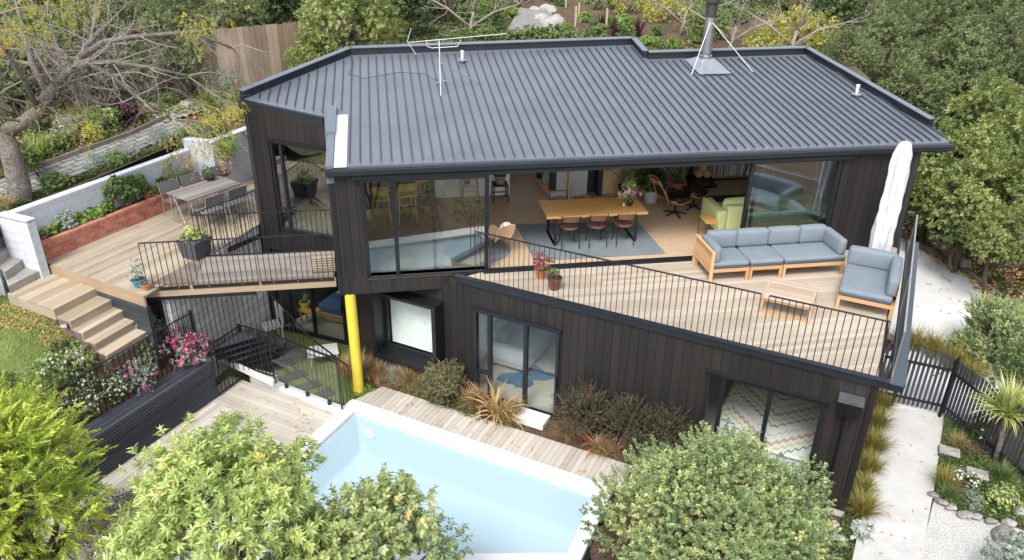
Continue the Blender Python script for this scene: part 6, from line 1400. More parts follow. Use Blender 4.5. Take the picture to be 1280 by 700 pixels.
# fireplace
hq = [P2(868, 219, FL), P2(886, 219, FL), P2(895, 236, FL), P2(862, 236, FL)]
fp_ = thing('fireplace', 'black wood burner standing on a black hearth in the living room', 'fireplace', P(880, 225, FL)); mb = MB(); mb.prism([P2(856, 222, FL), P2(885, 219, FL), P2(896, 235, FL), P2(862, 238, FL)], FL + .008, FL + .05); mb.build('hearth', 'black', fp_)
c = P(875, 222, FL); frf = fx(c, AA); mb = MB().box(-.35, .35, .0, .45, .06, .25, fr=frf).box(-.35, .35, .0, .45, .75, 1.3, fr=frf).box(-.35, -.3, .0, .45, .25, .75, fr=frf).box(.3, .35, .0, .45, .25, .75, fr=frf).box(-.3, .3, .4, .45, .25, .75, fr=frf); mb.build('stove', 'black', fp_); MB().tube([frf(0, .22, 1.3), frf(0, .22, 2.9)], .09, 12).build('flue', 'black', fp_)
for i, (u, v, z, lb) in enumerate(((-.12, -.05, .17, 'split firewood log at the left of the hearth pile'), (.1, -.08, .17, 'split firewood log at the right of the hearth pile'), (-.01, -.02, .33, 'split firewood log on top of the hearth pile'))):
    c2 = frf(u, v, z); mb = MB().tube([c2 - eA * .15, c2 + eA * .15], .11, 7); top('firewood', mb, 'osb', lb, 'log', c2 - Vector((0, 0, .1)), 'firewood logs on the hearth')
# record shelf
q = P(891, 229, FL + .0); frr = fx(Vector((q.x, q.y + .1, FL)), AA); rs_ = thing('record_shelf', 'long low plywood shelf full of records behind the lounge rug', 'shelf', q); mb = MB()
L9 = 1.25; mb.box(0, L9, 0, .36, .10, .13, fr=frr); mb.box(0, L9, 0, .36, .52, .55, fr=frr); mb.box(0, .03, 0, .36, .131, .519, fr=frr); mb.box(L9 - .03, L9, 0, .36, .131, .519, fr=frr); mb.box(.031, L9 - .031, .34, .36, .131, .519, fr=frr); mb.build('frame', 'tread', rs_); mb = MB(); mb.box(.05, L9 - .05, .05, .34, 0, .099, fr=frr); mb.build('base', 'darkwall', rs_)
rc = MB(); u = .035; rng = np.random.default_rng(4)
while u < L9 - .06:
    w_ = rng.uniform(.006, .014); l_ = .0 if u < .8 else .05; rc.prismv([frr(u, .04, .132), frr(u + w_, .04, .132), frr(u + w_, .32, .132), frr(u, .32, .132)], [frr(u + l_, .04, .45), frr(u + w_ + l_, .04, .45), frr(u + w_ + l_, .32, .45), frr(u + l_, .32, .45)], rng.random()); u += w_ + .002
rm = leafmat('record_spines', [(.75, .7, .62), (.04, .04, .05), (.6, .56, .5), (.35, .1, .07), (.7, .68, .64), (.05, .2, .38), (.1, .1, .1), (.8, .78, .72)], trans=0); rm.node_tree.nodes['Color Ramp'].color_ramp.interpolation = 'CONSTANT'
o = rc.build('records', rm, None, off=q); tag(o, 'row of upright record sleeves filling the low plywood shelf', 'records', kind='stuff')
# plants inside
pot('house_plant', 'broad leaved green house plant between the lounge chair and the chipboard wall', P(813, 252, FL), .22, .34, 'greypanel', plant='p', pr=.42, ph=.7, pm='dark', L=.1, leaf=.2, wid=.045, per=16, seed=21)
pot('house_plant', 'strappy green house plant near the fireplace', P(846, 243, FL), .2, .35, 'terracotta', plant='blades', ph=.9, w=.03, n=26, pm='mid', seed=22)
pot('house_plant', 'tall palm leaved plant behind the dining table against the chipboard wall', P(779, 250, FL), .16, .4, 'blackpot', plant='blades', ph=1.2, w=.045, n=14, pm='mid', seed=23)
pot('house_plant', 'trailing plant in front of the dark cupboard', P(750, 249, FL) + Vector((0, 0, .9)), .1, .14, 'white', plant='p', pr=.2, ph=.5, pm='fresh', zc=0.2, seed=24)
pot('shelf_plant', 'leafy plant at the far end of the low gallery shelf', P(674, 222, FL + .22), .12, .16, 'blackpot', plant='p', pr=.25, ph=.4, pm='dark', seed=25)
pot('shelf_plant', 'orange clay pot with grassy plant on the low gallery shelf', P(681, 238, FL + .22), .1, .18, 'terracotta', plant='blades', ph=.35, w=.008, n=30, pm='silver', seed=26)
# plant stand
q = P(625, 250, FL); fq_ = fx(q, AA); ps = thing('plant_stand', 'small black stool used as a plant stand by the hall', 'stool', q); MB().box(-.19, .19, -.19, .19, .42, .45, fr=fq_).build('seat', 'black', ps)
for u in (-.17, .17):
    for v in (-.17, .17): MB().bar(fq_(u * 1.1, v * 1.1, 0), fq_(u, v, .42), .035, .035).build('leg', 'black', ps)
mb = MB(); [mb.bar(fq_(-.17, v, .15), fq_(.17, v, .15), .02, .02) for v in (-.17, .17)]; mb.build('stretcher', 'black', ps)
pot('house_plant', 'grassy green plant in a wicker pot on the black plant stand', q + Vector((0, 0, .45)), .15, .22, 'greywood', plant='blades', ph=.62, w=.011, n=110, pm='mid', seed=27, group=None)
# red stool
def stool(name, label, q, mat_s, mat_l, h, back, grp=None, w=.19, rz=AA):
    r = thing(name, label, 'stool', q, rz, grp); OFF[r] = Vector(); ks = [MB().soft(-w, w, -w, w, h - .05, h, None, .02, .005).build('seat', mat_s, r, smooth=True)]
    for u in (-1, 1):
        for v in (-1, 1): ks.append(MB().tube([(u * w * 1.12, v * w * 1.12, 0), (u * w * .85, v * w * .85, h - .04)], .016, 6).build('leg', mat_l, r))
    mb = MB(); z = h * .35; [mb.tube([(u * w, -w, z), (u * w, w, z)], .011, 5) for u in (-1, 1)]; [mb.tube([(-w, u * w, z + .08), (w, u * w, z + .08)], .011, 5) for u in (-1, 1)]; ks.append(mb.build('footrest', mat_l, r))
    if back: ks.append(MB().soft(-w, w, w - .01, w + .03, h + .12, h + .3, None, .015, .003).build('backrest', mat_s, r, smooth=True)); mb = MB(); [mb.tube([(u * w * .9, w, h - .04), (u * w * .9, w + .01, h + .2)], .011, 5) for u in (-1, 1)]; ks.append(mb.build('back_post', mat_l, r))
    KIDS[r] = ks; return r
stool('kitchen_stool', 'tall chrome stool with an orange red seat against the white wall', P(588, 251, FL), 'red', 'chrome', .68, True)
ys1 = stool('bar_stool', 'yellow metal bar stool behind the window nearest the left wall', P(478, 282, FL), 'yellow', 'yellow', .72, True, 'yellow metal bar stools', .2, AA + math.pi)
dup(ys1, P(508, 277, FL), AA + math.pi + .2, 'yellow metal bar stool in the middle of the three behind the window'); dup(ys1, P(530, 256, FL), AA + math.pi, 'farthest yellow metal bar stool behind the window')
kb = thing('kitchen_bench', 'dark kitchen island behind the yellow stools', 'kitchen bench', P(470, 255, FL)); fkb = fx(P(452, 262, FL), AA); MB().box(0, 1.6, 0, .7, 0, .88, fr=fkb).build('cabinet', 'darkwall', kb); MB().box(-.04, 1.64, -.04, .74, .882, .92, fr=fkb).build('worktop', 'greypanel', kb)
pot('house_plant', 'bushy dark green plant on the kitchen island', fkb(.9, .4, .92), .14, .2, 'blackpot', plant='p', pr=.4, ph=.6, pm='dark', L=.08, leaf=.09, wid=.025, per=40, seed=28)
# round rug and hide chair behind the glazed corner
q = P(622, 316, FL); mb = MB().lathe([(0, .02), (.72, .02), (.73, .012), (.73, .008)], q + Vector((-.45, .12, 0)), 40); top('round_rug', mb, 'rug', 'round grey blue rug by the glazed corner', 'rug', q)
hc = thing('hide_chair', 'small tan leather lounge chair with cream sheepskin behind the glazed corner', 'chair', q); fh = fx(q + Vector((-.12, .12, 0)), R_(35))
shell('seat', fh, [(-.3, .42), (-.15, .33), (.0, .30), (.2, .34), (.32, .38)], [.4, .5, .52, .5, .42], .03, 'hide', hc, .07); shell('backrest', fh, [(-.3, .42), (-.4, .6), (-.5, .8)], [.4, .48, .4], .03, 'hide', hc, .07)
shell('sheepskin', fh, [(-.28, .47), (-.37, .62), (-.48, .84), (-.54, .78)], [.2, .26, .24, .16], .04, 'cream', hc, .03)
for u in (-.2, .2):
    for v in (-.25, .25): MB().tube([fh(u, v, .0), fh(u * .7, v * .6, .33)], .012, 6).build('leg', 'darkwood', hc)
# ---- lower rooms
mb = MB(); rng = np.random.default_rng(6); c = Vector((*P2(658, 470, .02), .01)); pts_ = []
for k in range(28):
    a = k / 28 * 2 * math.pi; rr_ = .42 + .10 * math.sin(2 * a + .5) + .10 * math.cos(4 * a) + rng.normal() * .03; pts_.append((c.x + rr_ * 1.15 * math.cos(a), c.y + rr_ * math.sin(a)))
mb.prism(pts_, .006, .016); top('hide_rug', mb, 'bluehide', 'blue dyed animal hide rug on the floor behind the garden sliding door', 'rug', c)
fsf = fx(hB(hd[0] - .25, 1.35, 0), BB); sf = thing('lower_sofa', 'pale grey sofa behind the ground floor sliding door', 'sofa', fsf(0, 0, 0))
cush('seat', fsf, 0, .95, 0, 1.9, .12, .42, sf, 'greypanel'); cush('backrest', fsf, -.25, .0, 0, 1.9, .12, .78, sf, 'greypanel'); cush('armrest', fsf, .0, .95, -.24, .0, .12, .58, sf, 'greypanel'); cush('cushion', fsf, .05, .25, .1, .55, .42, .78, sf, 'cushion')
# bed with zigzag quilt
fbd = fx(hB(h2[0] - .12, .32, 0), BB); bd = thing('bed', 'low bed under a white quilt with coloured zigzag stripes behind the right sliding door', 'bed', fbd(0, 0, 0))
cush('mattress', fbd, .35, 2.2, .05, 1.95, .12, .5, bd, 'linen', .06, .01)
o = MB().soft(.3, 2.25, .0, 1.98, .49, .57, fbd, .035, .02, 8); 
for i, f in enumerate(o.f): o.uv[i] = [((Vector(o.v[k]).dot(dB)), Vector(o.v[k]).dot(eB)) for k in f]
o.build('quilt', 'quilt', bd, smooth=True); MB().box(.4, 2.15, .1, 1.9, .0, .119, fr=fbd).build('base', 'black', bd)
fb2 = frW; b2 = thing('guest_bed', 'bed with white linen and navy blanket behind the lower left glass doors', 'bed', frW(1.4, 1.4, -.2))
cush('mattress', lambda u, v, z: frW(u, v, z - .2), .9, 2.3, .7, 2.7, .25, .5, b2, 'linen'); MB().box(.9, 2.3, .7, 2.7, .1, .24, fr=lambda u, v, z: frW(u, v, z - .2)).build('base', 'teak', b2); cush('blanket', lambda u, v, z: frW(u, v, z - .2), .88, 2.32, .68, 1.4, .3, .53, b2, 'navy'); cush('pillow', lambda u, v, z: frW(u, v, z - .2), 1.6, 2.2, 1.5, 1.9, .5, .66, b2, 'cushion', .07)
c = frW(.75, .42, -.2); sd2 = thing('bedside_stool', 'small wooden stool holding the yellow pot behind the lower left glass', 'stool', c); fs2 = fx(c, BB); MB().box(-.2, .3, -.15, .15, .44, .48, fr=fs2).build('seat', 'oak', sd2)
for u in (-.16, .26):
    for v in (-.11, .11): MB().bar(fs2(u, v, 0), fs2(u, v, .44), .03, .03).build('leg', 'oak', sd2)
pot('plant_pot', 'yellow plant pot with a cactus behind the lower left glass doors', fs2(-.08, 0, .48), .13, .2, 'yellow', plant='blades', ph=.3, w=.02, n=18, pm='mid', seed=31)
# ------------------------------------------------------------------ vegetation and outer structures
def pd(px, py, Y): r = ray(px, py); return CAM + r * (Y / r.y)
def gz(x, y):
    if y > 14 and x < Rb(y): return hill2(x, y)
    return base(x, y)
# slatted gate and fence right of the house
def pickets(name, label, a, b, h, cat, gap=.035, w=.055, z0=0, posts=(0, 1), brace=False, ls=0):
    a = Vector((a.x, a.y, 0)); b = Vector((b.x, b.y, 0)); L = (b - a).length; d = (b - a) / L; n = Vector((d.y, -d.x, 0)); root = thing(name, label, cat, (a.x, a.y, z0)); mb = MB(); s = .01
    while s < L - w: 
        hh = h + random.uniform(-.012, .012); q = [a + d * s, a + d * (s + w), a + d * (s + w) - n * .02, a + d * s - n * .02][::-1]; mb.prismv([p + Vector((0, 0, z0 + .04)) for p in q], [p + Vector((0, 0, z0 + hh)) for p in q], None, Vector((0, 0, 1))); s += w + gap
    mb.build('slats', 'slat', root)
    for z in (.22, .78 * h): MB().bar(a + n * .022 + Vector((0, 0, z0 + z)), b + n * .022 + Vector((0, 0, z0 + z)), .04, .05).build('rail', 'rail', root)
    for t in posts: MB().bar(a + d * (L * t) + n * .045 + Vector((0, 0, z0 - .1)), a + d * (L * t) + n * .045 + Vector((0, 0, z0 + h + .02)), .042, .042).build('post', 'rail', root)
    return root
g0, g1, g2 = P(1106, 503, -.03), P(1176, 519, -.03), P(1233, 562, -.03); g3 = P(1320, 640, -.03)
pickets('gate', 'black slatted picket gate across the white concrete path', g0 + (g1 - g0) * .12, g1 - (g1 - g0) * .02, 1.42, 'gate')
pickets('picket_fence', 'narrow piece of black slatted fence between house wall and gate', g0 - (g1 - g0) * .22, g0 + (g1 - g0) * .08, 1.42, 'fence', posts=())
pickets('picket_fence', 'black slatted picket fence behind the cabbage tree', g1, g3, 1.35, 'fence', posts=(.0, .5, 1))
# tussocks along the house
GG = 'golden green tussocks along the house wall'
for i, (px, py, s, lb) in enumerate(((1112, 478, .9, 'farthest golden tussock against the fence beside the house corner'), (1101, 512, 1, 'golden tussock at the top of the path beside the house wall'), (1095, 536, 1, 'third golden tussock down along the house wall'), (1090, 566, 1.1, 'golden tussock halfway down the house wall'), (1084, 592, 1, 'golden tussock near the wall foot, second from the front'), (1077, 618, .9, 'small tussock near the white footing'), (1076, 646, 1.1, 'front golden tussock beside the path below the wall corner'))):
    tuft('tussock', lb, P(px, py, -.15), .55, .006, 420, 'gold', group=GG, key='gold', sc=s, lean=(.2, 1.1), spread=.05)
cover('ground_cover', [P2(1100, 500, -.15), P2(1108, 508, -.15), P2(1068, 700, -.15), P2(1040, 715, -.15), P2(1040, 690, -.15), P2(1062, 620, -.15)], -.16, 1500, 'fine green ground cover between tussocks and path', 'mid', .03, 5)
for i, (px, py, s, m_, lb) in enumerate(((1140, 437, 1.2, 'gold', 'golden tussock behind the gate on its left'), (1165, 445, 1.3, 'gold', 'golden tussock behind the middle of the gate'), (1190, 460, 1.3, 'gold', 'golden tussock behind the gate hinge'), (1212, 478, 1.2, 'gold', 'golden tussock behind the picket fence'), (1123, 432, 1.0, 'straw', 'straw coloured tussock beside the drive behind the house corner'), (1180, 610, .9, 'gold', 'golden brown tussock beside the path in the front bed'), (1196, 560, .7, 'straw', 'straw tuft beside the first stepping block'), (1183, 622, .6, 'mid', 'small green strappy tuft by the white daisies'), (1250, 600, .8, 'mid', 'green strappy tuft between second and third stepping block'))):
    tuft('tussock', lb, P(px, py, -.05), .55, .007, 300, m_, group='tussocks in the right hand beds', key='ts' + m_, sc=s, seed=40 + i)
for i, (px, py, lb) in enumerate(((1187, 564, 'white topped stepping block nearest the gate'), (1222, 592, 'middle white topped stepping block in the green ground cover'), (1256, 620, 'white topped stepping block nearest the cream flowers'))):
    q = P(px, py, .03); t_ = thing('stepping_block', lb, 'stepping block', q, -.45, 'white stepping blocks'); OFF[t_] = Vector(); MB().box(-.19, .19, -.15, .15, -.18, .0).build('block', 'fibre', t_, bevel=.01); MB().box(-.185, .185, -.145, .145, .002, .012).build('top', 'whiterock', t_)
rng = np.random.default_rng(12)
for i, (px, py, s, m_) in enumerate(((1168, 619, .14, 'rock'), (1177, 627, .15, 'rock'), (1190, 634, .15, 'whiterock'), (1207, 643, .17, 'rock'), (1222, 646, .12, 'whiterock'), (1239, 651, .13, 'rock'), (1262, 653, .16, 'whiterock'), (1254, 668, .30, 'rock'), (1276, 640, .2, 'whiterock'), (1048, 672, .14, 'whiterock'), (1043, 655, .10, 'rock'))):
    s = s * .72; c = P(px, py, -.03); mb = MB(); rock(mb, c, (s * 1.25, s, s * .6), rng); top('garden_rock', mb, m_, ['small grey rock at the path end of the front bed', 'second grey rock from the path', 'pale rock below the tussock', 'flat grey rock under the green mound', 'pale pebble rock in the bed edging', 'grey rock below the cream flowers', 'pale rock above the large grey boulder', 'large grey boulder at the corner of the gravel', 'pale rock at the right picture edge', 'pale rock at the foot of the house corner', 'small dark rock by the white footing'][i], 'rock', c, 'rocks edging the front bed', smooth='weld')
bush('daisy_plant', 'white flowering daisy clump beside the path', P(1203, 608, -.05), (.27, .22, .17), 'mid', 'flowers', seed=3, per=50, leaf=.04, wid=.008, fl='whitefl', nf=130, fs=.035, stems=False)
bush('cream_shrub', 'low mound covered in cream yellow florets', P(1247, 636, -.05), (.34, .27, .22), 'fresh', 'flowers', seed=4, per=60, leaf=.03, fl='creamfl', nf=420, fs=.03, stems=False)
bush('lavender_mound', 'low grey green mound between daisies and cream florets', P(1214, 633, -.05), (.22, .2, .17), 'grey', seed=5, per=80, leaf=.035, wid=.004, stems=False)
bush('rounded_shrub', 'small rounded green shrub beside the third stepping block', P(1265, 572, -.05), (.22, .2, .22), 'mid', seed=6, per=80, leaf=.025, wid=.006)
bush('upright_shrub', 'dark green upright shrub against the picket fence left of the cabbage tree', P(1221, 556, -.05), (.25, .22, .4), 'dark', seed=7, per=70, leaf=.04, wid=.006, fl='whitefl', nf=4, fs=.04)
bush('dark_leaved_shrub', 'dark green leathery shrub in the bottom right corner of the gravel', P(1247, 712, -.05), (.52, .4, .38), 'grey', seed=8, per=60, leaf=.055, wid=.02, nl=8)
bush('silver_plant', 'silvery felt leaved plant at the foot of the house corner', P(1076, 672, -.1), (.17, .15, .13), 'silver', seed=9, per=26, leaf=.09, wid=.03, stems=False)
q = P(1243, 578, -.05); ctp = thing('cabbage_tree', 'spiky young cabbage tree with a burst of long striped leaves', 'tree', q); OFF[ctp] = Vector(); hd_ = pd(1256, 520, q.y + .05) - q
MB().tube([(0, 0, -.1), (hd_.x * .3, hd_.y * .3, hd_.z * .5), tuple(hd_)], [.06, .05, .045], 8).build('trunk', 'bark', ctp, smooth=True)
me = blade_mesh('leaves', 210, .8, .025, 'cordy', np.random.default_rng(5), spread=.03, lean=(.05, 2.2), arch=.45, seg=5); o = bpy.data.objects.new('leaves', me); COL.objects.link(o); o.parent = ctp; o.location = hd_
# silvery shrub behind the fence
def crownat(name, label, px, py, Y, dims, mat, **k):
    c = pd(px, py, Y); z = gz(c.x, c.y) - .1; th = max(c.z - z, dims[2] * .6); kk = dict(k); return tree(name, label, (c.x, c.y, z), dims, mat, th=th, **kk)
crownat('silvery_shrub', 'large silvery green shrub with upright shoots behind the picket fence', 1248, 430, 15.6, (.95, .9, 1.15), 'pitto', cat='shrub', nl=10, L=.16, leaf=.055, wid=.015, phi=45, n=34, per=170, seed=31, upb=.9, fold=True, rr=(.25, .42))
crownat('shrub', 'dense green shrub at the right edge behind the cabbage tree', 1290, 470, 14.6, (.8, .8, .9), 'mid', cat='shrub', nl=8, L=.1, leaf=.07, wid=.02, n=20, per=60, seed=32)
# trees of the right bank
TG = 'trees crowding the bank right of the house'
def T(px, py, Y, k, sc, label, name='broadleaf_tree', group=TG):
    """copies of a few template trees put at their own place and size"""
    c = pd(px, py, Y); gzv = gz(c.x, c.y); s0 = sc; dims, th0 = TK[k]['dims'], TK[k]['th']
    szz = max(.55, (c.z - gzv) / th0) if (c.z - gzv) / th0 < sc * 2.2 else sc
    zz = c.z - th0 * sc
    key = 'tk' + k
    kw = {a: b for a, b in TK[k].items() if a not in ('dims', 'th', 'mat')}
    if key in TPL:
        r = dup(TPL[key], (c.x, c.y, zz), random.uniform(0, 6.28), label, group, sc); r.name = name; return r
    return tree(name, label, (c.x, c.y, zz), dims, TK[k]['mat'], th=th0, key=key, group=group, sc=sc, rz=random.uniform(0, 6), **kw)
TK = {'olive': dict(dims=(2.1, 2.1, 1.8), th=3.4, mat='olive', nl=9, L=.16, leaf=.09, wid=.018, n=64, per=60, seed=51, rr=(.14, .27), trunk=.13, bark='darkbark', keep=.5),
      'bright': dict(dims=(1.9, 1.9, 1.7), th=2.8, mat='bright', nl=9, L=.16, leaf=.095, wid=.025, n=62, per=60, seed=52, rr=(.14, .27), trunk=.12, bark='darkbark', keep=.5),
      'dark': dict(dims=(1.6, 1.6, 1.5), th=2.4, mat='dark', nl=8, L=.14, leaf=.11, wid=.034, n=36, per=46, seed=53, rr=(.22, .4), trunk=.12, bark='darkbark'),
      'mid': dict(dims=(1.6, 1.6, 1.4), th=2.2, mat='mid', nl=8, L=.14, leaf=.10, wid=.03, n=36, per=46, seed=54, rr=(.22, .4), trunk=.11, bark='darkbark'),
      'wispy': dict(dims=(1.9, 1.9, 1.9), th=3.2, mat='olive', nl=9, L=.24, leaf=.08, wid=.012, n=56, per=50, seed=55, rr=(.16, .3), trunk=.1, bark='bark', keep=.3, jit=.5),
      'yellow': dict(dims=(1.4, 1.4, 1.1), th=1.7, mat='yellowg', nl=8, L=.14, leaf=.09, wid=.03, n=30, per=36, seed=56, rr=(.2, .36), trunk=.08, bark='bark')}
for a in ((1232, 262, 20.5, 'bright', 1.05, 'large bright green tree standing nearest the driveway on the right'), (1180, 215, 22.5, 'bright', .85, 'bright green tree close to the right end of the roof'), (1285, 205, 22, 'bright', 1.1, 'bright green tree cut by the right picture edge'),
          (1235, 165, 24.5, 'bright', 1.0, 'pale green tree above the driveway tree'), (1120, 150, 26, 'olive', 1.0, 'olive green tree behind the right roof edge'), (1175, 120, 27.5, 'olive', 1.15, 'olive tree with a grey trunk in the middle of the bank'),
          (1085, 80, 28.5, 'olive', 1.0, 'dark olive tree just above the right roof edge'), (1240, 95, 28, 'olive', 1.25, 'wide olive tree high on the right bank'), (1290, 130, 26.5, 'olive', 1.2, 'olive tree at the upper right picture edge'),
          (1120, 45, 32, 'wispy', 1.3, 'feathery olive tree at the top right of the bank'), (1190, 25, 33, 'olive', 1.35, 'olive tree at the top of the right bank'), (1260, 15, 33, 'wispy', 1.4, 'feathery tree in the upper right corner'), (1055, 30, 34, 'dark', 1.2, 'dark green tree at the top centre right'),
          (1150, 5, 37, 'wispy', 1.5, 'pale feathery tree on the skyline of the bank'), (1230, -30, 38, 'olive', 1.6, 'olive tree above the right corner'), (1080, -10, 39, 'olive', 1.5, 'olive tree behind the bare branches at the top'), (1300, 40, 30, 'olive', 1.3, 'large olive tree at the extreme upper right'),
          (1150, 262, 21.8, 'dark', .55, 'low dark shrub tree beside the driveway bend'), (1205, 290, 19.6, 'dark', .45, 'dark undergrowth shrub beneath the nearest bright tree'), (1160, 175, 25, 'dark', .9, 'dark tree filling the gap beyond the roof corner'), (1255, 300, 18.4, 'bright', .55, 'low bright green tree hanging over the sleeper')):
    T(*a)
tuft('agapanthus', 'strappy dark green clump at the driveway bend below the trees', P(1163, 285, .2), .7, .018, 160, 'dark', key='aga', sc=1.2)
tuft('agapanthus', 'strappy dark green clump beside the house corner and driveway', P(1146, 276, .2), .7, .018, 160, 'dark', key='aga', sc=1.1)
# understorey on the right bank as ground cover
rng = np.random.default_rng(77); pts = []
for _ in range(9000):
    x, y = rng.uniform(13.2, 30), rng.uniform(15, 42); pts.append((x, y, base(x, y) + rng.uniform(0, .35)))
C = np.array(pts); me = sprig_mesh('undergrowth', C, nrm(np.array([0, 0, 1.]) + rng.normal(size=C.shape) * .4), 'dark', rng, 7, .2, .14, .035, 50, fold=False); o = bpy.data.objects.new('undergrowth', me); COL.objects.link(o); tag(o, 'dark green undergrowth covering the bank below the trees', 'undergrowth', kind='stuff')
# ---- behind the house
HG = 'shrubs and trees behind the house'
for a in ((440, 38, 24.5, 'bright', .98, 'big rounded bright green tree behind the left roof edge', HG), (395, 75, 24.0, 'bright', .45, 'bright green shrub under the rounded tree at the roof edge', HG), (270, 28, 25, 'olive', .8, 'olive green tree hanging over the timber fence', HG), (215, 60, 23.5, 'olive', .85, 'spreading olive tree in front of the timber fence', HG), (150, 22, 24.5, 'mid', 1.1, 'large green tree in the upper left background', HG), (60, 20, 25, 'dark', 1.2, 'dark tree behind the bare branches at the upper left', HG),
          (330, 15, 27, 'dark', .9, 'dark evergreen right of the leaning olive tree', HG), (500, 20, 30, 'dark', .8, 'dark leafless looking shrub behind the antenna', HG), (600, 28, 30, 'mid', .65, 'bright leafy shrub behind the antenna boom', HG), (555, 5, 33, 'mid', .8, 'green shrub on the slope left of the gravel patch', HG), (-20, 60, 22, 'mid', 1.1, 'green tree cut by the upper left picture edge', HG), (110, 90, 22.5, 'mid', .6, 'leafy green shrub beneath the bare branches', HG),
          (1062, 72, 26.5, 'olive', .5, 'small olive tree just behind the right end of the roof', HG), (120, 58, 22.3, 'olive', .85, 'olive tree behind the bare branches in front of the fence', HG), (62, 62, 21.3, 'mid', .75, 'green tree behind the fork of the bare tree', HG), (200, 74, 22.9, 'olive', .62, 'small olive tree at the middle of the old fence', HG), (70, 100, 21.5, 'dark', .55, 'dark shrub tree in front of the fence under the bare branches', HG), (10, 95, 21, 'olive', .6, 'olive shrub tree at the left edge in front of the fence', HG), (135, 95, 22.5, 'olive', .5, 'olive shrub tree in front of the fence behind the purple bush', HG), (190, 88, 23, 'mid', .45, 'green shrub tree hugging the fence beneath the spreading olive tree', HG), (1000, 48, 30, 'yellow', 1.0, 'yellow green shrub behind the right end of the roof', HG), (960, 62, 28.5, 'yellow', .7, 'yellow green bush behind the flue', HG), (1040, 70, 28.5, 'yellow', .75, 'yellow green bush above the roof corner', HG), (835, 22, 33, 'yellow', .75, 'yellow leaved bush left of the flue', HG), (930, 10, 35, 'mid', .9, 'green shrub behind the flue cowl', HG), (790, 5, 35, 'yellow', .7, 'golden flowering bush above the purple flaxes', HG), (880, 35, 31, 'mid', .6, 'green bush directly behind the flue', HG), (980, 0, 38, 'olive', 1.3, 'olive tree beyond the bare tree', HG), (720, -35, 42, 'olive', 1.4, 'olive tree above the planted slope', HG), (860, -30, 42, 'mid', 1.5, 'green tree beyond the yellow bushes', HG), (480, -25, 34, 'dark', 1.5, 'tall dark tree at the top centre left', HG), (380, -15, 33, 'olive', 1.4, 'olive tree above the rounded tree', HG)):
    T(a[0], a[1], a[2], a[3], a[4], a[5], group=a[6])
SG = 'low leafy shrubs along the back roof edge'
for i, px in enumerate((592, 612, 634, 655, 676, 697, 712)):
    c = pd(px, 60 - (i % 2) * 4, 26.5); bush('leafy_shrub', ['low leafy shrub behind the antenna boom', 'second low leafy shrub right of the antenna', 'third low leafy shrub along the back roof edge', 'middle low leafy shrub along the back roof edge', 'low leafy shrub below the gravel patch', 'low leafy shrub below the rock pile', 'last low leafy shrub before the bare soil'][i], (c.x, c.y, c.z - .45), (.7, .6, .5), 'mid', group=SG, seed=60, key='lsh', leaf=.09, wid=.03, per=45, L=.1, rz=i)
g = MB(); q = [(650, 12), (690, 18), (684, 52), (628, 52), (640, 30)]
gp2 = []
for px, py in q:
    r = ray(px, py); t = 20 / r.y
    for _ in range(60):
        p = CAM + r * t
        if p.z <= hill2(p.x, p.y) + .03: break
        t += .25 / r.y
    gp2.append(p)
nx_ = 12; cxx = sum((p for p in gp2), Vector()) / len(gp2)
for i in range(len(gp2)):
    a, b = gp2[i], gp2[(i + 1) % len(gp2)]; g.face([cxx + Vector((0, 0, .09)), a + Vector((0, 0, .09)), b + Vector((0, 0, .09))][::-1] if (a - cxx).cross(b - cxx).z < 0 else [cxx + Vector((0, 0, .09)), a + Vector((0, 0, .09)), b + Vector((0, 0, .09))], .5)
structure('gravel_terrace', g, 'greygravel')
def hit(px, py):
    r = ray(px, py); t = 8 / r.y
    while t * r.y < 80:
        p = CAM + r * t
        if p.z <= gz(p.x, p.y): return p
        t += .1 / r.y
    return p
rng = np.random.default_rng(19)
for i, (px, py, s) in enumerate(((684, 14, .38), (676, 24, .32), (690, 30, .5), (688, 42, .42), (681, 48, .3), (668, 14, .25), (150, 130, .3), (205, 128, .35), (235, 133, .28), (190, 135, .25), (775, 24, .22))):
    c = hit(px, py); mb = MB(); rock(mb, c, (s * 1.1, s, s * .8), rng); top('boulder', mb, 'rock' if i > 5 else 'whiterock', ['topmost pale boulder beside the gravel patch', 'second pale boulder beside the gravel patch', 'largest pale boulder beside the gravel patch', 'pale boulder under the largest one', 'lowest pale boulder at the end of the gravel patch', 'pale boulder left of the topmost one', 'grey rock in the left garden under the bare branches', 'flat grey rock beside the upper pavers', 'grey rock near the olive tree trunk', 'small grey rock in the left garden bed', 'small grey rock on the bare soil slope'][i], 'boulder', c, 'boulders in the back garden', smooth='weld')
for i, (px, py, h, lb) in enumerate(((719, 33, .75, 'timber stake nearest the purple flaxes on the slope'), (723, 26, .7, 'thin timber stake behind the first one'), (707, 10, .8, 'timber stake higher on the slope'), (757, 45, 1.0, 'young grey tree trunk stake on the bare slope'))):
    c = hit(px, py); top('garden_stake', MB().bar(c - Vector((0, 0, .1)), c + Vector((0, 0, h)), .07, .07), 'tread', lb, 'stake', c, 'timber stakes on the slope')
PF = 'purple flaxes on the bare slope'
for i, (px, py, lb) in enumerate(((752, 40, 'purple flax left on the bare slope'), (768, 46, 'purple flax in the middle of the bare slope'), (797, 46, 'purple flax nearest the roof notch'))): tuft('purple_flax', lb, hit(px, py) - Vector((0, 0, .03)), .85, .022, 60, 'purple', group=PF, key='pflax', lean=(.05, .7), sc=1.0)
fillk = [('mid', .5), ('fresh', .5), ('olive', .6), ('straw', .4)]
fl_ = ['small green plant on the planted slope', 'fresh green seedling on the bare soil slope', 'dusty olive plant on the slope', 'dry straw tuft on the slope']
rng = np.random.default_rng(23); nn_ = 0
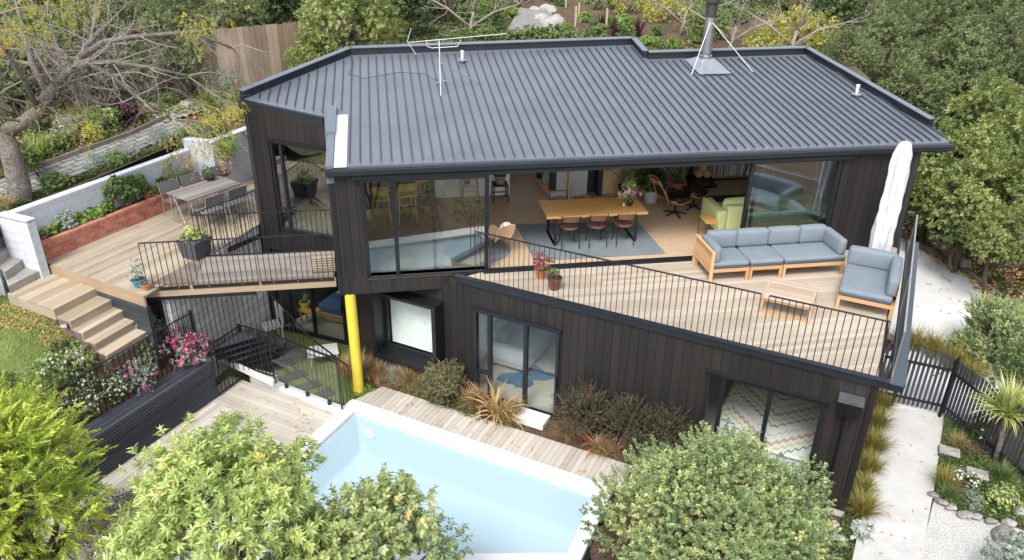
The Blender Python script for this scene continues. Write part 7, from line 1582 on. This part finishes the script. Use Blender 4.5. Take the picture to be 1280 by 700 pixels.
for (px, py, k) in [(730, 28, 1), (742, 36, 0), (760, 34, 1), (775, 40, 1), (782, 50, 0), (806, 56, 1), (815, 60, 1), (826, 66, 0), (735, 48, 2), (748, 52, 0), (708, 40, 1), (700, 8, 0), (745, 12, 2), (765, 12, 0), (820, 45, 0), (842, 62, 1), (560, 25, 2), (575, 45, 2), (540, 30, 2), (645, 8, 2), (625, 15, 2), (850, 8, 0), (780, 32, 1), (736, 5, 1), (690, 2, 2), (660, 3, 0), (610, 5, 0), (640, 22, 1)]:
    c = hit(px, py); lb = ['small green', 'fresh light green', 'dusty olive', 'dry'][k] + ' plant on the slope ' + ('left of the gravel patch' if px < 650 else 'near the stakes' if px < 760 else 'above the roof notch') ; bush('slope_plant', lb, (c.x, c.y, c.z - .03), (.3, .3, .25), ['mid', 'fresh', 'olive'][k], 'plant', 'small plants on the slope ' + ['a', 'b', 'c'][0] if 0 else 'small plants on the slope', seed=70 + k, key='slp%d' % k, leaf=.09, wid=.02, per=40, rz=px, sc=.7 + (px % 7) * .09, stems=False)
bare_n = 0
# bare branchy trees
def branchy(name, label, base_, limbs, mat='bark', twm='twig', leaf=None, nl_=0, seed=1, depth=3, drop=.25, tw=.9, group=None, nbr=5, lm='yellowfl', r0=.16):
    rng = np.random.default_rng(seed); root = thing(name, label, 'tree', base_, 0, group); b = Vector(base_); mt = MB(); tm = MB(); tips = []
    def grow(p, d, L, r, lev):
        pts = [p]; dd = np.array(d); q = np.array(p)
        for i in range(4):
            dd = nrm(dd + rng.normal(size=3) * .22 + np.array([0, 0, -drop * .25 * lev + .1 * (lev == 1)])); q = q + dd * L / 4; pts.append(tuple(q))
        rad = [r * (1 - .16 * i) * (.72 if lev > 1 else 1) for i in range(5)]; (mt if r > .03 else tm).tube(pts, rad, 5 if r < .03 else 7, r=.5, cap=False)
        if lev >= depth: tips.append((q, dd)); tips.append((np.array(pts[2]), dd)); return
        for k in range(nbr):
            j = int(rng.integers(1, 5)); s = nrm(rng.normal(size=3) * np.array([1, 1, .7])); grow(pts[j], nrm(dd * .75 + s * .85), L * rng.uniform(.45, .78), rad[j] * .55, lev + 1)
    for path, rr in limbs:
        K = len(path); mt.tube([tuple(p) for p in path], [rr[0] + (rr[1] - rr[0]) * i / (K - 1) for i in range(K)], 10, r=.5)
        for i in range(1, K):
            for k in range(3 if rr[0] < .17 else (1 if i > 2 else 0)):
                d = nrm(np.array(path[i] - path[i - 1]) / (path[i] - path[i - 1]).length * .6 + rng.normal(size=3) * np.array([.7, .5, .45])); grow(tuple(path[i]), d, tw * rng.uniform(.7, 1.2), max(.016, (rr[0] + (rr[1] - rr[0]) * i / (K - 1)) * .29), 1)
    t = mt.build('trunk', mat, root, smooth=True); tw_ = tm.build('twigs', twm, root)
    if nl_ and tips:
        # leaf clusters gather on some twigs only
        C = np.array([p for p, d in tips]); A = np.array([d for p, d in tips]); w = (np.sin(C[:, 0] * 1.9 + 1) + np.sin(C[:, 2] * 2.7) + rng.normal(size=len(C)) * .6); I = np.argsort(-w)[:nl_]; I = rng.choice(I, len(I), replace=False)
        C2 = C[I] - np.array(b); me = sprig_mesh('leaves', np.concatenate([C2, C2 + rng.normal(size=C2.shape) * .05]), np.concatenate([A[I], A[I]]), lm, rng, 8, .14, .036, .009, 60, droop=.3); o = bpy.data.objects.new('leaves', me); COL.objects.link(o); o.parent = root
    return root
tb = P(22, 250, 3.68)
Y0 = tb.y
trunk_p = [tb - Vector((0, 0, .2)), pd(24, 230, Y0), pd(14, 195, Y0), pd(5, 165, Y0 + .1)]
L1 = [pd(5, 165, Y0 + .1), pd(32, 152, Y0 + .1), pd(48, 138, Y0), pd(60, 118, Y0), pd(70, 108, Y0 + .1), pd(88, 100, Y0 + .3), pd(100, 72, Y0 + .6), pd(112, 52, Y0 + .9), pd(135, 30, Y0 + 1.2)]
L2 = [pd(70, 108, Y0 + .1), pd(84, 90, Y0 - .4), pd(110, 78, Y0 - .5), pd(140, 78, Y0 - .3), pd(185, 84, Y0), pd(235, 95, Y0 + .2)]
L3 = [pd(110, 78, Y0 - .5), pd(140, 95, Y0 - .4), pd(170, 120, Y0 - .2), pd(215, 150, Y0)]
L4 = [pd(100, 72, Y0 + .6), pd(130, 52, Y0 + .5), pd(175, 45, Y0 + .6), pd(240, 40, Y0 + .8), pd(290, 60, Y0 + 1)]
L5 = [pd(5, 165, Y0 + .1), pd(-30, 130, Y0), pd(-60, 90, Y0)]
L6 = [pd(60, 118, Y0), pd(40, 80, Y0 + .3), pd(30, 40, Y0 + .6), pd(20, 5, Y0 + .9)]
L7 = [pd(48, 138, Y0), pd(30, 100, Y0 - .5), pd(5, 60, Y0 - .9), pd(-15, 20, Y0 - 1.2)]
L8 = [pd(88, 100, Y0 + .3), pd(72, 60, Y0 + 1), pd(60, 20, Y0 + 1.5)]
branchy('bare_tree', 'big grey limbed tree with bare drooping branches and yellow leaf tufts at the left', tuple(tb), [(trunk_p, (.26, .17)), (L1, (.15, .05)), (L2, (.09, .025)), (L3, (.06, .02)), (L4, (.07, .02)), (L5, (.09, .05)), (L6, (.08, .025)), (L7, (.07, .02)), (L8, (.06, .02))], seed=4, depth=3, nl_=820, tw=.95, nbr=6, drop=.35)
for (px, py, Y, lb, sd_, n2, lm_) in ((910, 62, 29, 'leafless pale grey tree with tangled branches behind the flue', 7, 60, 'yellowfl'), (985, 68, 28, 'bare grey branched shrub behind the right part of the roof', 8, 0, 'yellowfl'), (585, 45, 28.5, 'small bare grey tree behind the antenna', 9, 0, 'yellowfl'), (850, 40, 31, 'half bare tree with yellow leaves left of the flue', 10, 110, 'yellowfl')):
    c = pd(px, py, Y); c.z -= .2; branchy('leafless_tree', lb, tuple(c), [([c, c + Vector((.1, 0, .5)), c + Vector((.2, .1, 1.0))], (.07, .05)), ([c + Vector((.1, 0, .5)), c + Vector((.9, .1, 1.0)), c + Vector((1.8, 0, 1.3))], (.05, .02)), ([c + Vector((.1, 0, .5)), c + Vector((-.7, .1, 1.1)), c + Vector((-1.6, 0, 1.6))], (.05, .02)), ([c + Vector((.2, .1, 1)), c + Vector((.4, .1, 1.8)), c + Vector((.7, 0, 2.4))], (.045, .02))], seed=sd_, nl_=n2, mat='twig', tw=.9, nbr=4, drop=.05, lm=lm_)
# back fence
def fence_run(label, pts, h):
    a = Vector(pts[0]); r = thing('timber_fence', label, 'fence', a); mb = MB(); pm = MB()
    for p, q in zip(pts[:-1], pts[1:]):
        p, q = Vector(p), Vector(q); L = (q - p).length; d = (q - p) / L; n = max(1, int(L / .16)); nd = Vector((d.y, -d.x, 0)).normalized()
        for i in range(n):
            A = p + d * (L * i / n); B = p + d * (L * (i + 1) / n - .006); hh = h + random.uniform(-.02, .02); mb.prismv([A, B, B - nd * .02, A - nd * .02], [v + Vector((0, 0, hh)) for v in (A, B, B - nd * .02, A - nd * .02)], None, Vector((0, 0, 1)))
        pm.bar(p + Vector((0, 0, h * .75)) - nd * .05, q + Vector((0, 0, h * .75)) - nd * .05, .05, .09)
    mb.build('palings', 'fencewood', r); pm.build('rail', 'fencewood', r); return r
fpts = [hit(-40, 148), hit(80, 132), hit(200, 122), hit(300, 116), hit(395, 104), hit(455, 90)]
fpts = [Vector((p.x, p.y, hill2(p.x, p.y) - .1)) for p in fpts]
fence_run('old brown timber paling fence behind the left garden', fpts, 1.95)
# left garden: pavers
def quadpath(name, px, mat, dz):
    pts = [hit(*p) for p in px]; g = MB(); K = 24
    for i in range(K):
        for j in range(3):
            def q(s, t): 
                a = pts[0].lerp(pts[1], s); b = pts[3].lerp(pts[2], s); p = a.lerp(b, t); return Vector((p.x, p.y, hill2(p.x, p.y) + dz))
            g.face([q(i / K, j / 3), q((i + 1) / K, j / 3), q((i + 1) / K, (j + 1) / 3), q(i / K, (j + 1) / 3)], .5, Vector((.44, .9, 0)))
    return structure(name, g, mat)
quadpath('paved_path', [(-20, 245), (215, 152), (175, 172), (20, 262)][:0] or [(60, 238), (235, 165), (215, 150), (45, 216)], 'paver', .05)
quadpath('paved_path', [(-40, 262), (58, 240), (44, 218), (-40, 236)], 'paver', .05)
quadpath('paved_path', [(205, 158), (262, 138), (240, 125), (185, 143)], 'paver', .07)
ed = MB(); e0 = [hit(45, 216), hit(100, 195), hit(165, 172), hit(212, 150)]
for a, b in zip(e0[:-1], e0[1:]): ed.bar(Vector((a.x, a.y, hill2(a.x, a.y) + .08)), Vector((b.x, b.y, hill2(b.x, b.y) + .08)), .06, .16)
top('timber_edging', ed, 'timberedge', 'grey timber edging board along the garden paver path', 'edging', e0[0])
def gp_pos(px, py, dz=0): c = hit(px, py); return (c.x, c.y, c.z + dz)
LG = 'strappy clumps in the left garden'
for (px, py, s, m_, lb) in ((48, 205, 1.05, 'fresh', 'big strappy green clump beside the bare tree trunk'), (60, 195, .9, 'mid', 'strappy clump right behind the big one'), (240, 118, .9, 'mid', 'strappy clump near the fence foot'), (262, 128, .7, 'fresh', 'light strappy clump below the dark bush'), (228, 178, .6, 'mid', 'small strappy clump near the raised wall'), (12, 262, .5, 'straw', 'dry tuft at the foot of the bare tree'), (196, 145, .5, 'fresh', 'small strappy clump beside the upper pavers')):
    tuft('strappy_clump', lb, gp_pos(px, py), .75, .02, 120, m_, group=LG, key='st' + m_, sc=s)
BG2 = 'bushes of the left garden'
for (px, py, dm, m_, lb, kw) in ((32, 225, (.4, .4, .45), 'mid', 'leafy bush touching the bare tree trunk', {}), (5, 215, (.5, .4, .5), 'dark', 'dark bush at the left picture edge behind the trunk', {}), (90, 178, (.4, .35, .35), 'grey', 'grey green bush in the left garden bed', dict(leaf=.1, wid=.02)), (128, 165, (.4, .35, .35), 'fresh', 'light leaved bush behind the paver path', dict(leaf=.1, wid=.03)), (160, 155, (.42, .4, .3), 'purple', 'dark purple leaved bush beside the paver path', dict(leaf=.12, wid=.04)), (112, 178, (.3, .3, .25), 'yellowg', 'yellow green perennial in the left garden bed', dict(leaf=.09, wid=.03)),
                         (80, 190, (.3, .3, .22), 'mid', 'low green perennial near the path edging', {}), (125, 212, (.42, .3, .2), 'grey', 'grey lavender mound behind the painted wall', dict(leaf=.05, wid=.006)), (158, 198, (.45, .3, .2), 'grey', 'second grey lavender mound behind the painted wall', dict(leaf=.05, wid=.006)), (198, 182, (.4, .3, .22), 'grey', 'third grey lavender mound near the raised wall', dict(leaf=.05, wid=.006)), (145, 205, (.25, .25, .15), 'fresh', 'small fresh green plant between lavender mounds', {}), (70, 235, (.3, .25, .18), 'mid', 'low green plant behind the wall near the trunk', {}),
                         (275, 118, (.6, .5, .5), 'grey', 'rosemary like grey green bush by the house corner', dict(leaf=.06, wid=.006, upb=1.2, per=70)), (288, 138, (.5, .4, .4), 'mid', 'spiky green bush by the house corner', dict(leaf=.06, wid=.008, upb=1.2)), (210, 132, (.4, .4, .18), 'mid', 'low creeping green plant near the upper pavers', {}), (262, 168, (.32, .3, .26), 'yellowg', 'yellow green plant on top of the raised wall', dict(leaf=.09, wid=.012)), (245, 172, (.25, .25, .18), 'fresh', 'fresh green plant at the raised wall corner', {}), (295, 150, (.3, .3, .14), 'yellowg', 'low yellow plant on the raised wall by the house', {}),
                         (322, 85, (.95, .8, .85), 'dark', 'dense dark green camellia like bush in front of the timber fence', dict(leaf=.09, wid=.03, n=22, per=70)), (90, 138, (.7, .6, .6), 'mid', 'green shrub under the bare branches', dict(leaf=.1, wid=.03)), (30, 150, (.7, .6, .6), 'dark', 'dark shrub behind the bare tree fork', dict(leaf=.1, wid=.03)), (170, 120, (.6, .5, .5), 'dark', 'dark fern like shrub near the fence', dict(leaf=.12, wid=.02)), (140, 138, (.4, .4, .3), 'bronze', 'brownish low shrub in the left bed', {}), (375, 100, (.5, .4, .6), 'yellowg', 'yellow green climber on the timber fence', dict(leaf=.09, wid=.03)), (60, 165, (.5, .4, .4), 'olive', 'olive bush in the left bed behind the strappy clump', {}), (240, 100, (.5, .5, .4), 'mid', 'fern like shrub at the fence foot', dict(leaf=.12, wid=.02))):
    kw = dict(kw); n_ = kw.pop('n', 10); pr_ = kw.pop('per', 55); lf = kw.pop('leaf', .07); wd_ = kw.pop('wid', .02)
    bush('garden_bush', lb, gp_pos(px, py, -.04), dm, m_, group=BG2, seed=int(px + py), n=n_, per=pr_, leaf=lf, wid=wd_, L=.09, **kw)
def coverp(name, pxp, n, label, mat, size, seed):
    pts = [hit(*p) for p in pxp]; poly = [(p.x, p.y) for p in pts]; return cover(name, poly, lambda x, y: gz(x, y), n, label, mat, size, seed, .08)
coverp('ground_cover', [(-60, 170), (60, 130), (200, 115), (300, 108), (300, 150), (215, 148), (45, 214), (-60, 240)], 3200, 'mixed low green ground cover in the bed between pavers and fence', 'mid', .055, 31)
coverp('leaf_mulch', [(-60, 170), (60, 130), (200, 115), (300, 108), (300, 160), (215, 148), (45, 214), (-60, 240)], 1500, 'brown leaf mulch under the garden bushes', 'litter', .05, 33)
coverp('ground_cover', [(0, 262), (60, 240), (235, 166), (228, 178), (20, 262)], 900, 'low green ground cover along the top of the painted wall', 'mid', .04, 32)
coverp('ground_cover', [(500, 62), (500, 5), (645, 5), (625, 62)], 2600, 'patchy weeds covering the slope behind the house', 'olive', .08, 35)
coverp('ground_cover', [(860, 66), (860, 5), (1060, 5), (1050, 66)], 6000, 'dense low growth behind the right part of the roof', 'mid', .12, 36)
coverp('ground_cover', [(-60, 150), (-60, 5), (560, 5), (440, 60), (200, 110)], 5000, 'undergrowth below the trees behind the timber fence', 'dark', .13, 37)
litter('scattered_leaves', [tuple(p) for p in path], -.05, 30, 'few brown leaves scattered on the white concrete path', .04, seed=61)
litter('scattered_leaves', [P2(288, 480, 0), P2(420, 518, 0), P2(372, 568, 0), P2(240, 560, 0)], .0, 46, 'few brown leaves scattered on the pool deck boards', .045, seed=62)
litter('scattered_leaves', [P2(470, 490, 0), P2(750, 580, 0), P2(740, 596, 0), P2(450, 500, 0)], .0, 36, 'few brown leaves scattered on the boardwalk by the planting strip', .04, seed=63)
# trailing plant over raised wall
q = P(283, 172, 4.02); rng = np.random.default_rng(4); Cc = rng.normal(size=(420, 3)) * np.array([.13, .10, .18]) + np.array([0, -.1, -.18]); o = bpy.data.objects.new('trailing_plant', sprig_mesh('trailing_plant', Cc, nrm(Cc + np.array([0, -.6, .25])), 'fresh', rng, 7, .04, .035, .011, 50)); COL.objects.link(o); o.location = q; tag(o, 'bright green trailing plant spilling over the raised block wall', 'plant')
# brick planter plants
PGp = 'plants in the brick planter'
def plpos(px, z, off):
    lo, hi_ = -.5, 8.
    for _ in range(40):
        s_ = (lo + hi_) / 2; p = FB1 + dir_ * s_ + dn * off + Vector((0, 0, z)); v = p - CAM; x = 640 + F * v.dot(CR) / v.dot(fw)
        if x < px: lo = s_
        else: hi_ = s_
    return p
SB = BH - .1
for (px, py, dm, m_, lb, kw) in ((158, 232, (.42, .3, .42), 'mid', 'large leafy shrub in the middle of the brick planter', dict(leaf=.09, wid=.025, n=14)), (172, 222, (.3, .25, .42), 'fresh', 'tall light green shoots right of the planter shrub', dict(leaf=.09, wid=.022)), (85, 277, (.24, .2, .22), 'silver', 'silvery grey leaved plant near the left end of the brick planter', dict(leaf=.06, wid=.018)), (102, 272, (.2, .2, .1), 'fresh', 'low light green leafy plant right of the silvery one', dict(leaf=.08, wid=.035)), (120, 265, (.22, .2, .12), 'fresh', 'broad leaved lettuce like plant in the brick planter', dict(leaf=.1, wid=.045)), (75, 287, (.2, .16, .1), 'fresh', 'low fresh plant at the left corner of the brick planter', dict(leaf=.07, wid=.03)), (137, 258, (.22, .2, .12), 'fresh', 'broad leaved plant below the large planter shrub', dict(leaf=.1, wid=.04)), (195, 240, (.25, .2, .14), 'fresh', 'low leafy plant right of the planter pot', dict(leaf=.08, wid=.03)), (210, 233, (.25, .2, .18), 'mid', 'leafy plant behind the terrace table end', dict(leaf=.07, wid=.025)), (232, 222, (.2, .2, .12), 'fresh', 'low green plant beside the terracotta pots', {})):
    kw = dict(kw); c = plpos(px, SB, .34 if py > 225 else .42); n_ = kw.pop('n', 8); lf = kw.pop('leaf', .06); wd_ = kw.pop('wid', .02); bush('planter_plant', lb, c, dm, m_, group=PGp, seed=int(px * 3), n=n_, per=45, leaf=lf, wid=wd_, L=.06, cat='plant', **kw)
TP_ = 'terracotta pots in the brick planter'
for (px, py, r_, h_, lb, kw) in ((55, 288, .09, .13, 'small terracotta pot at the left end of the brick planter', dict(plant='p', pr=.1, ph=.16, pm='fresh')), (187, 243, .14, .24, 'round topped terracotta pot in the brick planter', dict(plant=None)), (222, 228, .11, .16, 'terracotta pot with a tall sparse plant against the wall', dict(plant='p', pr=.16, ph=.7, pm='fresh', per=16)), (233, 224, .12, .17, 'wide terracotta pot with green herb', dict(plant='p', pr=.14, ph=.2, pm='fresh')), (250, 217, .16, .1, 'shallow terracotta bowl at the right end of the planter', dict(plant=None)), (241, 222, .09, .16, 'terracotta pot with a tall orange tipped plant', dict(plant='p', pr=.16, ph=.8, pm='peach', per=12)), (212, 232, .1, .15, 'terracotta pot with a slender staked plant', dict(plant='p', pr=.14, ph=.8, pm='yellowg', per=12))):
    pot('terracotta_pot', lb, plpos(px, SB - .02, .33), r_, h_, 'terracotta', group=TP_, seed=int(px), **kw)
# pink flowering shrub and others behind slatted wall
def bp_pos(s, t): t = .5 + (t - .5) * .62; p = S0 + sd * s + sn * t; return (p.x, p.y, SH - .14 + .82 * sm(t, .44, 1.25) * (.55 + .45 * sm(s, .2, .9)))
FG = 'flowering plants on the bank above the slatted wall'
bush('pink_shrub', 'grey leaved shrub with magenta flowers spilling over the slatted wall', bp_pos(.35, .55), (.62, .5, .42), 'grey', seed=91, group=None, fl='pink', nf=130, fs=.06, leaf=.045, wid=.012, per=60, n=14)
bush('pink_shrub', 'smaller grey leaved shrub with a few magenta flowers', bp_pos(1.3, .6), (.45, .4, .36), 'grey', seed=92, fl='pink', nf=34, fs=.05, leaf=.045, wid=.012, per=55, n=10)
for i, (s, t, lb) in enumerate(((1.8, .7, 'white dotted flower bush behind the black fence, nearest the pink shrub'), (2.5, .75, 'white dotted flower bush in the middle behind the black fence'), (3.2, .8, 'white dotted flower bush behind the lower part of the black fence'), (3.9, .8, 'white dotted flower bush beside the conifer'))):
    bush('white_flower_bush', lb, bp_pos(s, t), (.42, .4, .34), 'mid', seed=93, key='wfb', rz=i, group=FG, fl='whitefl', nf=110, fs=.028, leaf=.04, wid=.01, per=60, n=9)
for (s, t, dm, m_, lb, fl, nf) in ((.5, 1.5, (.4, .4, .3), 'grey', 'grey green shrub at the bottom of the timber steps', None, 0), (.1, 1.2, (.35, .3, .3), 'grey', 'silvery shrub under the terrace corner', None, 0), (1.95, 1.75, (.35, .3, .22), 'fresh', 'pale pink flowered plant beside the timber steps', 'palepink', 60), (2.3, 2.0, (.35, .3, .2), 'fresh', 'light green plant with white flowers by the lawn edging', 'whitefl', 40), (2.6, 1.6, (.4, .3, .25), 'mid', 'green plant by the white edging board', 'whitefl', 20), (1.9, 2.3, (.3, .3, .2), 'dark', 'dark grassy tuft at the lawn edging', None, 0), (3.4, 1.7, (.4, .4, .3), 'mid', 'green plant at the edge of the lawn above the conifer', None, 0), (2.2, 1.2, (.35, .3, .2), 'olive', 'low olive plant on the bank', 'whitefl', 20), (.8, 1.0, (.3, .3, .25), 'olive', 'low green plant between pink shrub and steps', None, 0)):
    bush('bank_plant', lb, bp_pos(s, t), dm, m_, group=FG + ' and steps', seed=int(s * 100 + t * 10), fl=fl, nf=nf, fs=.035, leaf=.05, wid=.014, per=50, n=8)
# ---- planting strip between wall and boardwalk
st_ = MB().prism([tuple(hB(SL + .0, -.03)[:2]), tuple(hB(-3.0, -.03)[:2]), P2(757, 575, 0), P2(480, 485, 0), tuple((hB(SL - .2, -.55))[:2])], -.2, -.03); structure('planting_strip', st_, 'soil')
cover('ground_cover', [P2(430, 478, 0), P2(455, 475, 0), P2(470, 488, 0), P2(440, 503, 0), P2(430, 500, 0)], -.04, 700, 'soft green ground cover at the foot of the yellow column', 'fresh', .02, 41)
cover('ground_cover', [P2(490, 480, 0), P2(560, 488, 0), P2(640, 520, 0), P2(660, 540, 0), P2(600, 528, 0), P2(500, 490, 0)], -.03, 700, 'low green cover at the edge of the boardwalk', 'mid', .025, 42)
SGp = 'tussocks between the house and the boardwalk'
for (px, py, L_, m_, lb, sc_) in ((452, 472, .75, 'straw', 'tall bronze sedge right behind the yellow column', 1.1), (433, 470, .7, 'peach', 'reddish sedge left of the yellow column', .9), (475, 472, .6, 'straw', 'brown sedge between the column and the bay window', .9), (492, 474, .55, 'silver', 'pale sedge below the left end of the bay window', .7), (510, 482, .6, 'straw', 'straw coloured sedge under the bay window', .95), (530, 488, .5, 'straw', 'small straw sedge beside the round bronze bush', .7), (590, 508, .6, 'straw', 'straw sedge left of the striped flax', .9), (634, 528, .55, 'straw', 'dry sedge at the doorstep', .8), (645, 520, .5, 'straw', 'thin dry sedge touching the sliding door frame', .7), (708, 545, .5, 'straw', 'rust coloured sedge right of the doorstep', .8), (752, 568, .5, 'straw', 'sedge at the right end of the planting strip', .7)):
    tuft('sedge', lb, P(px, py, -.03), .6, .006, 380, m_, group=SGp, key='sd' + m_, sc=sc_, lean=(.15, 1.3))
for (px, py, m_, n_, s_, lb) in ((470, 478, 'redflax', 24, .55, 'small dark red flax near the yellow column'), (622, 520, 'peach', 70, 1.15, 'large arching peach striped flax beside the boardwalk'), (602, 505, 'redflax', 34, .9, 'upright reddish flax behind the peach striped one'), (712, 540, 'redflax', 22, .8, 'thin red flax beside the doorstep'), (744, 562, 'redflax', 40, .85, 'red striped flax under the grey shrubs'), (768, 562, 'redflax', 20, .6, 'small red flax by the round bush')):
    tuft('flax', lb, P(px, py, -.03), .75, .02, n_, m_, group='striped flaxes in the planting strip', sc=s_, lean=(.25, 1.5), seed=int(px), arch=1.1)
bush('round_bush', 'rounded fine leaved bronze green bush in front of the black wall', P(556, 500, -.03), (.52, .46, .44), 'bronzeg', seed=101, leaf=.034, wid=.008, L=.09, per=210, n=20, nl=13, keep=.1)
GBs = 'feathery grey brown shrubs against the black wall'
for i, (px, py, dm, lb) in enumerate(((730, 545, (.55, .4, .62), 'feathery dark shrub with a few red flowers right of the garden door'), (782, 562, (.5, .4, .6), 'middle feathery dark shrub against the black wall'), (828, 572, (.5, .4, .62), 'feathery dark shrub nearest the bedroom door'))):
    bush('feathery_shrub', lb, P(px, py, -.03), dm, 'bronze', group=GBs, seed=111 + i, leaf=.045, wid=.007, L=.28, per=50, n=20, nl=26, upb=.9, phi=38, keep=.1, fl='pink' if i == 0 else None, nf=5, fs=.035)
# ---- foreground trees
def P3(px, py, z): p = P(px, py, z); return p
c = P3(280, 655, 3.0); tree('lime_green_tree', 'light yellow green small tree with rosettes of long leaves in front of the pool deck', (c.x, c.y, -.3), (1.5, 1.3, 1.15), 'lime', th=3.3, nl=14, L=.10, leaf=.098, wid=.0145, phi=58, n=62, per=66, seed=201, upb=.7, fold=True, rr=(.18, .33), trunk=.08, keep=.35, bark='bark', multi=3, droop=.05)
c = P3(462, 708, 2.0); tree('camellia_tree', 'dark glossy leaved small tree overlapping the near pool edge', (c.x, c.y, -.3), (1.4, 1.15, 1.1), 'camellia', th=2.3, nl=10, L=.16, leaf=.08, wid=.024, phi=60, n=58, per=74, seed=202, upb=.4, fold=True, rr=(.18, .32), trunk=.06, keep=.3, bark='darkbark', multi=3)
c = P3(886, 668, 1.15); tree('pittosporum_bush', 'large rounded silvery and yellow green bush in front of the black house', (c.x, c.y, -.3), (1.8, 1.55, 1.55), 'pitto', cat='bush', th=1.55, nl=14, L=.14, leaf=.055, wid=.016, phi=50, n=84, per=100, seed=203, upb=.8, fold=True, rr=(.18, .3), trunk=.07, keep=.5, bark='darkbark', multi=3)
c = P3(2, 622, 2.6); tree('conifer', 'yellow green conifer with feathery drooping sprays in the lower left corner', (c.x, c.y, -.4), (1.15, 1.15, 1.85), 'conifer', th=2.9, nl=28, L=.32, leaf=.085, wid=.011, phi=50, n=84, per=40, seed=204, upb=.15, planar=True, fold=False, droop=.12, rr=(.18, .3), trunk=.12, keep=.35, bark='darkbark')
c = P3(150, 660, 1.0); tree('dry_shrub', 'brownish half dry shrub between the conifer and the light green tree', (c.x, c.y, -.3), (.9, .8, .8), 'bronze', cat='shrub', th=1.1, nl=8, L=.16, leaf=.07, wid=.012, n=22, per=34, seed=205, bark='twig', multi=4, trunk=.03)
# low garden below the frame edge, seen in reflections
cover('ground_cover', [(-9, -6), (10, -6), (10, 8.6), (-9, 8.6)], lambda x, y: base(x, y), 5200, 'dark green undergrowth below the foreground trees', 'dark', .09, 45, h=.3)
for a in ((-4.5, 1.5, .95, 'olive', 'olive tree in the garden below the camera to the left'), (1.2, .8, .85, 'dark', 'dark tree in the garden straight below the camera'), (5.5, 2.5, .8, 'olive', 'olive tree in the garden below the camera to the right'), (-8.5, 3.5, .9, 'mid', 'green tree beside the lower lawn'), (-1.5, -3.5, 1.2, 'olive', 'olive tree behind the camera'), (4.5, -4, 1.2, 'dark', 'dark tree behind the camera to the right'), (-6.5, -4, 1.2, 'dark', 'dark tree behind the camera to the left')):
    k = 'tk' + a[3]; dup(TPL[k], (a[0], a[1], base(a[0], a[1]) - .8), a[0], a[4], 'trees in the garden below the camera', a[2] * .9)
# ------------------------------------------------------------------ light
w = bpy.data.worlds.new('World'); scene.world = w; w.use_nodes = True; nt = w.node_tree; nt.nodes.clear()
out = nt.nodes.new('ShaderNodeOutputWorld'); bg = nt.nodes.new('ShaderNodeBackground'); sky = nt.nodes.new('ShaderNodeTexSky'); sky.sky_type = 'NISHITA'; sky.sun_disc = False
EL, AZ = R_(52), R_(200)
sky.sun_elevation = EL; sky.sun_rotation = AZ; sky.altitude = 50; sky.air_density = 1.0; sky.dust_density = 2.5; sky.ozone_density = 1.0
hs = nt.nodes.new('ShaderNodeHueSaturation'); hs.inputs['Saturation'].default_value = .42; nt.links.new(sky.outputs[0], hs.inputs['Color']); nt.links.new(hs.outputs[0], bg.inputs['Color']); bg.inputs['Strength'].default_value = .15; nt.links.new(bg.outputs[0], out.inputs[0])
sl = bpy.data.lights.new('sun', 'SUN'); sl.energy = 1.3; sl.angle = R_(18); sl.color = (1, .965, .91); so = bpy.data.objects.new('sun', sl); COL.objects.link(so)
sdv = Vector((math.sin(AZ) * math.cos(EL), math.cos(AZ) * math.cos(EL), math.sin(EL))); so.rotation_euler = sdv.to_track_quat('Z', 'Y').to_euler()
vs_ = scene.view_settings; vs_.view_transform = 'Standard'; vs_.look = 'None'; vs_.exposure = 1.32; vs_.gamma = 1; vs_.use_curve_mapping = False
scene.render.engine = 'CYCLES'
try:
    scene.cycles.max_bounces = 8; scene.cycles.transparent_max_bounces = 16; scene.cycles.diffuse_bounces = 4
except Exception: pass
scene.render.resolution_x = 1024; scene.render.resolution_y = 560
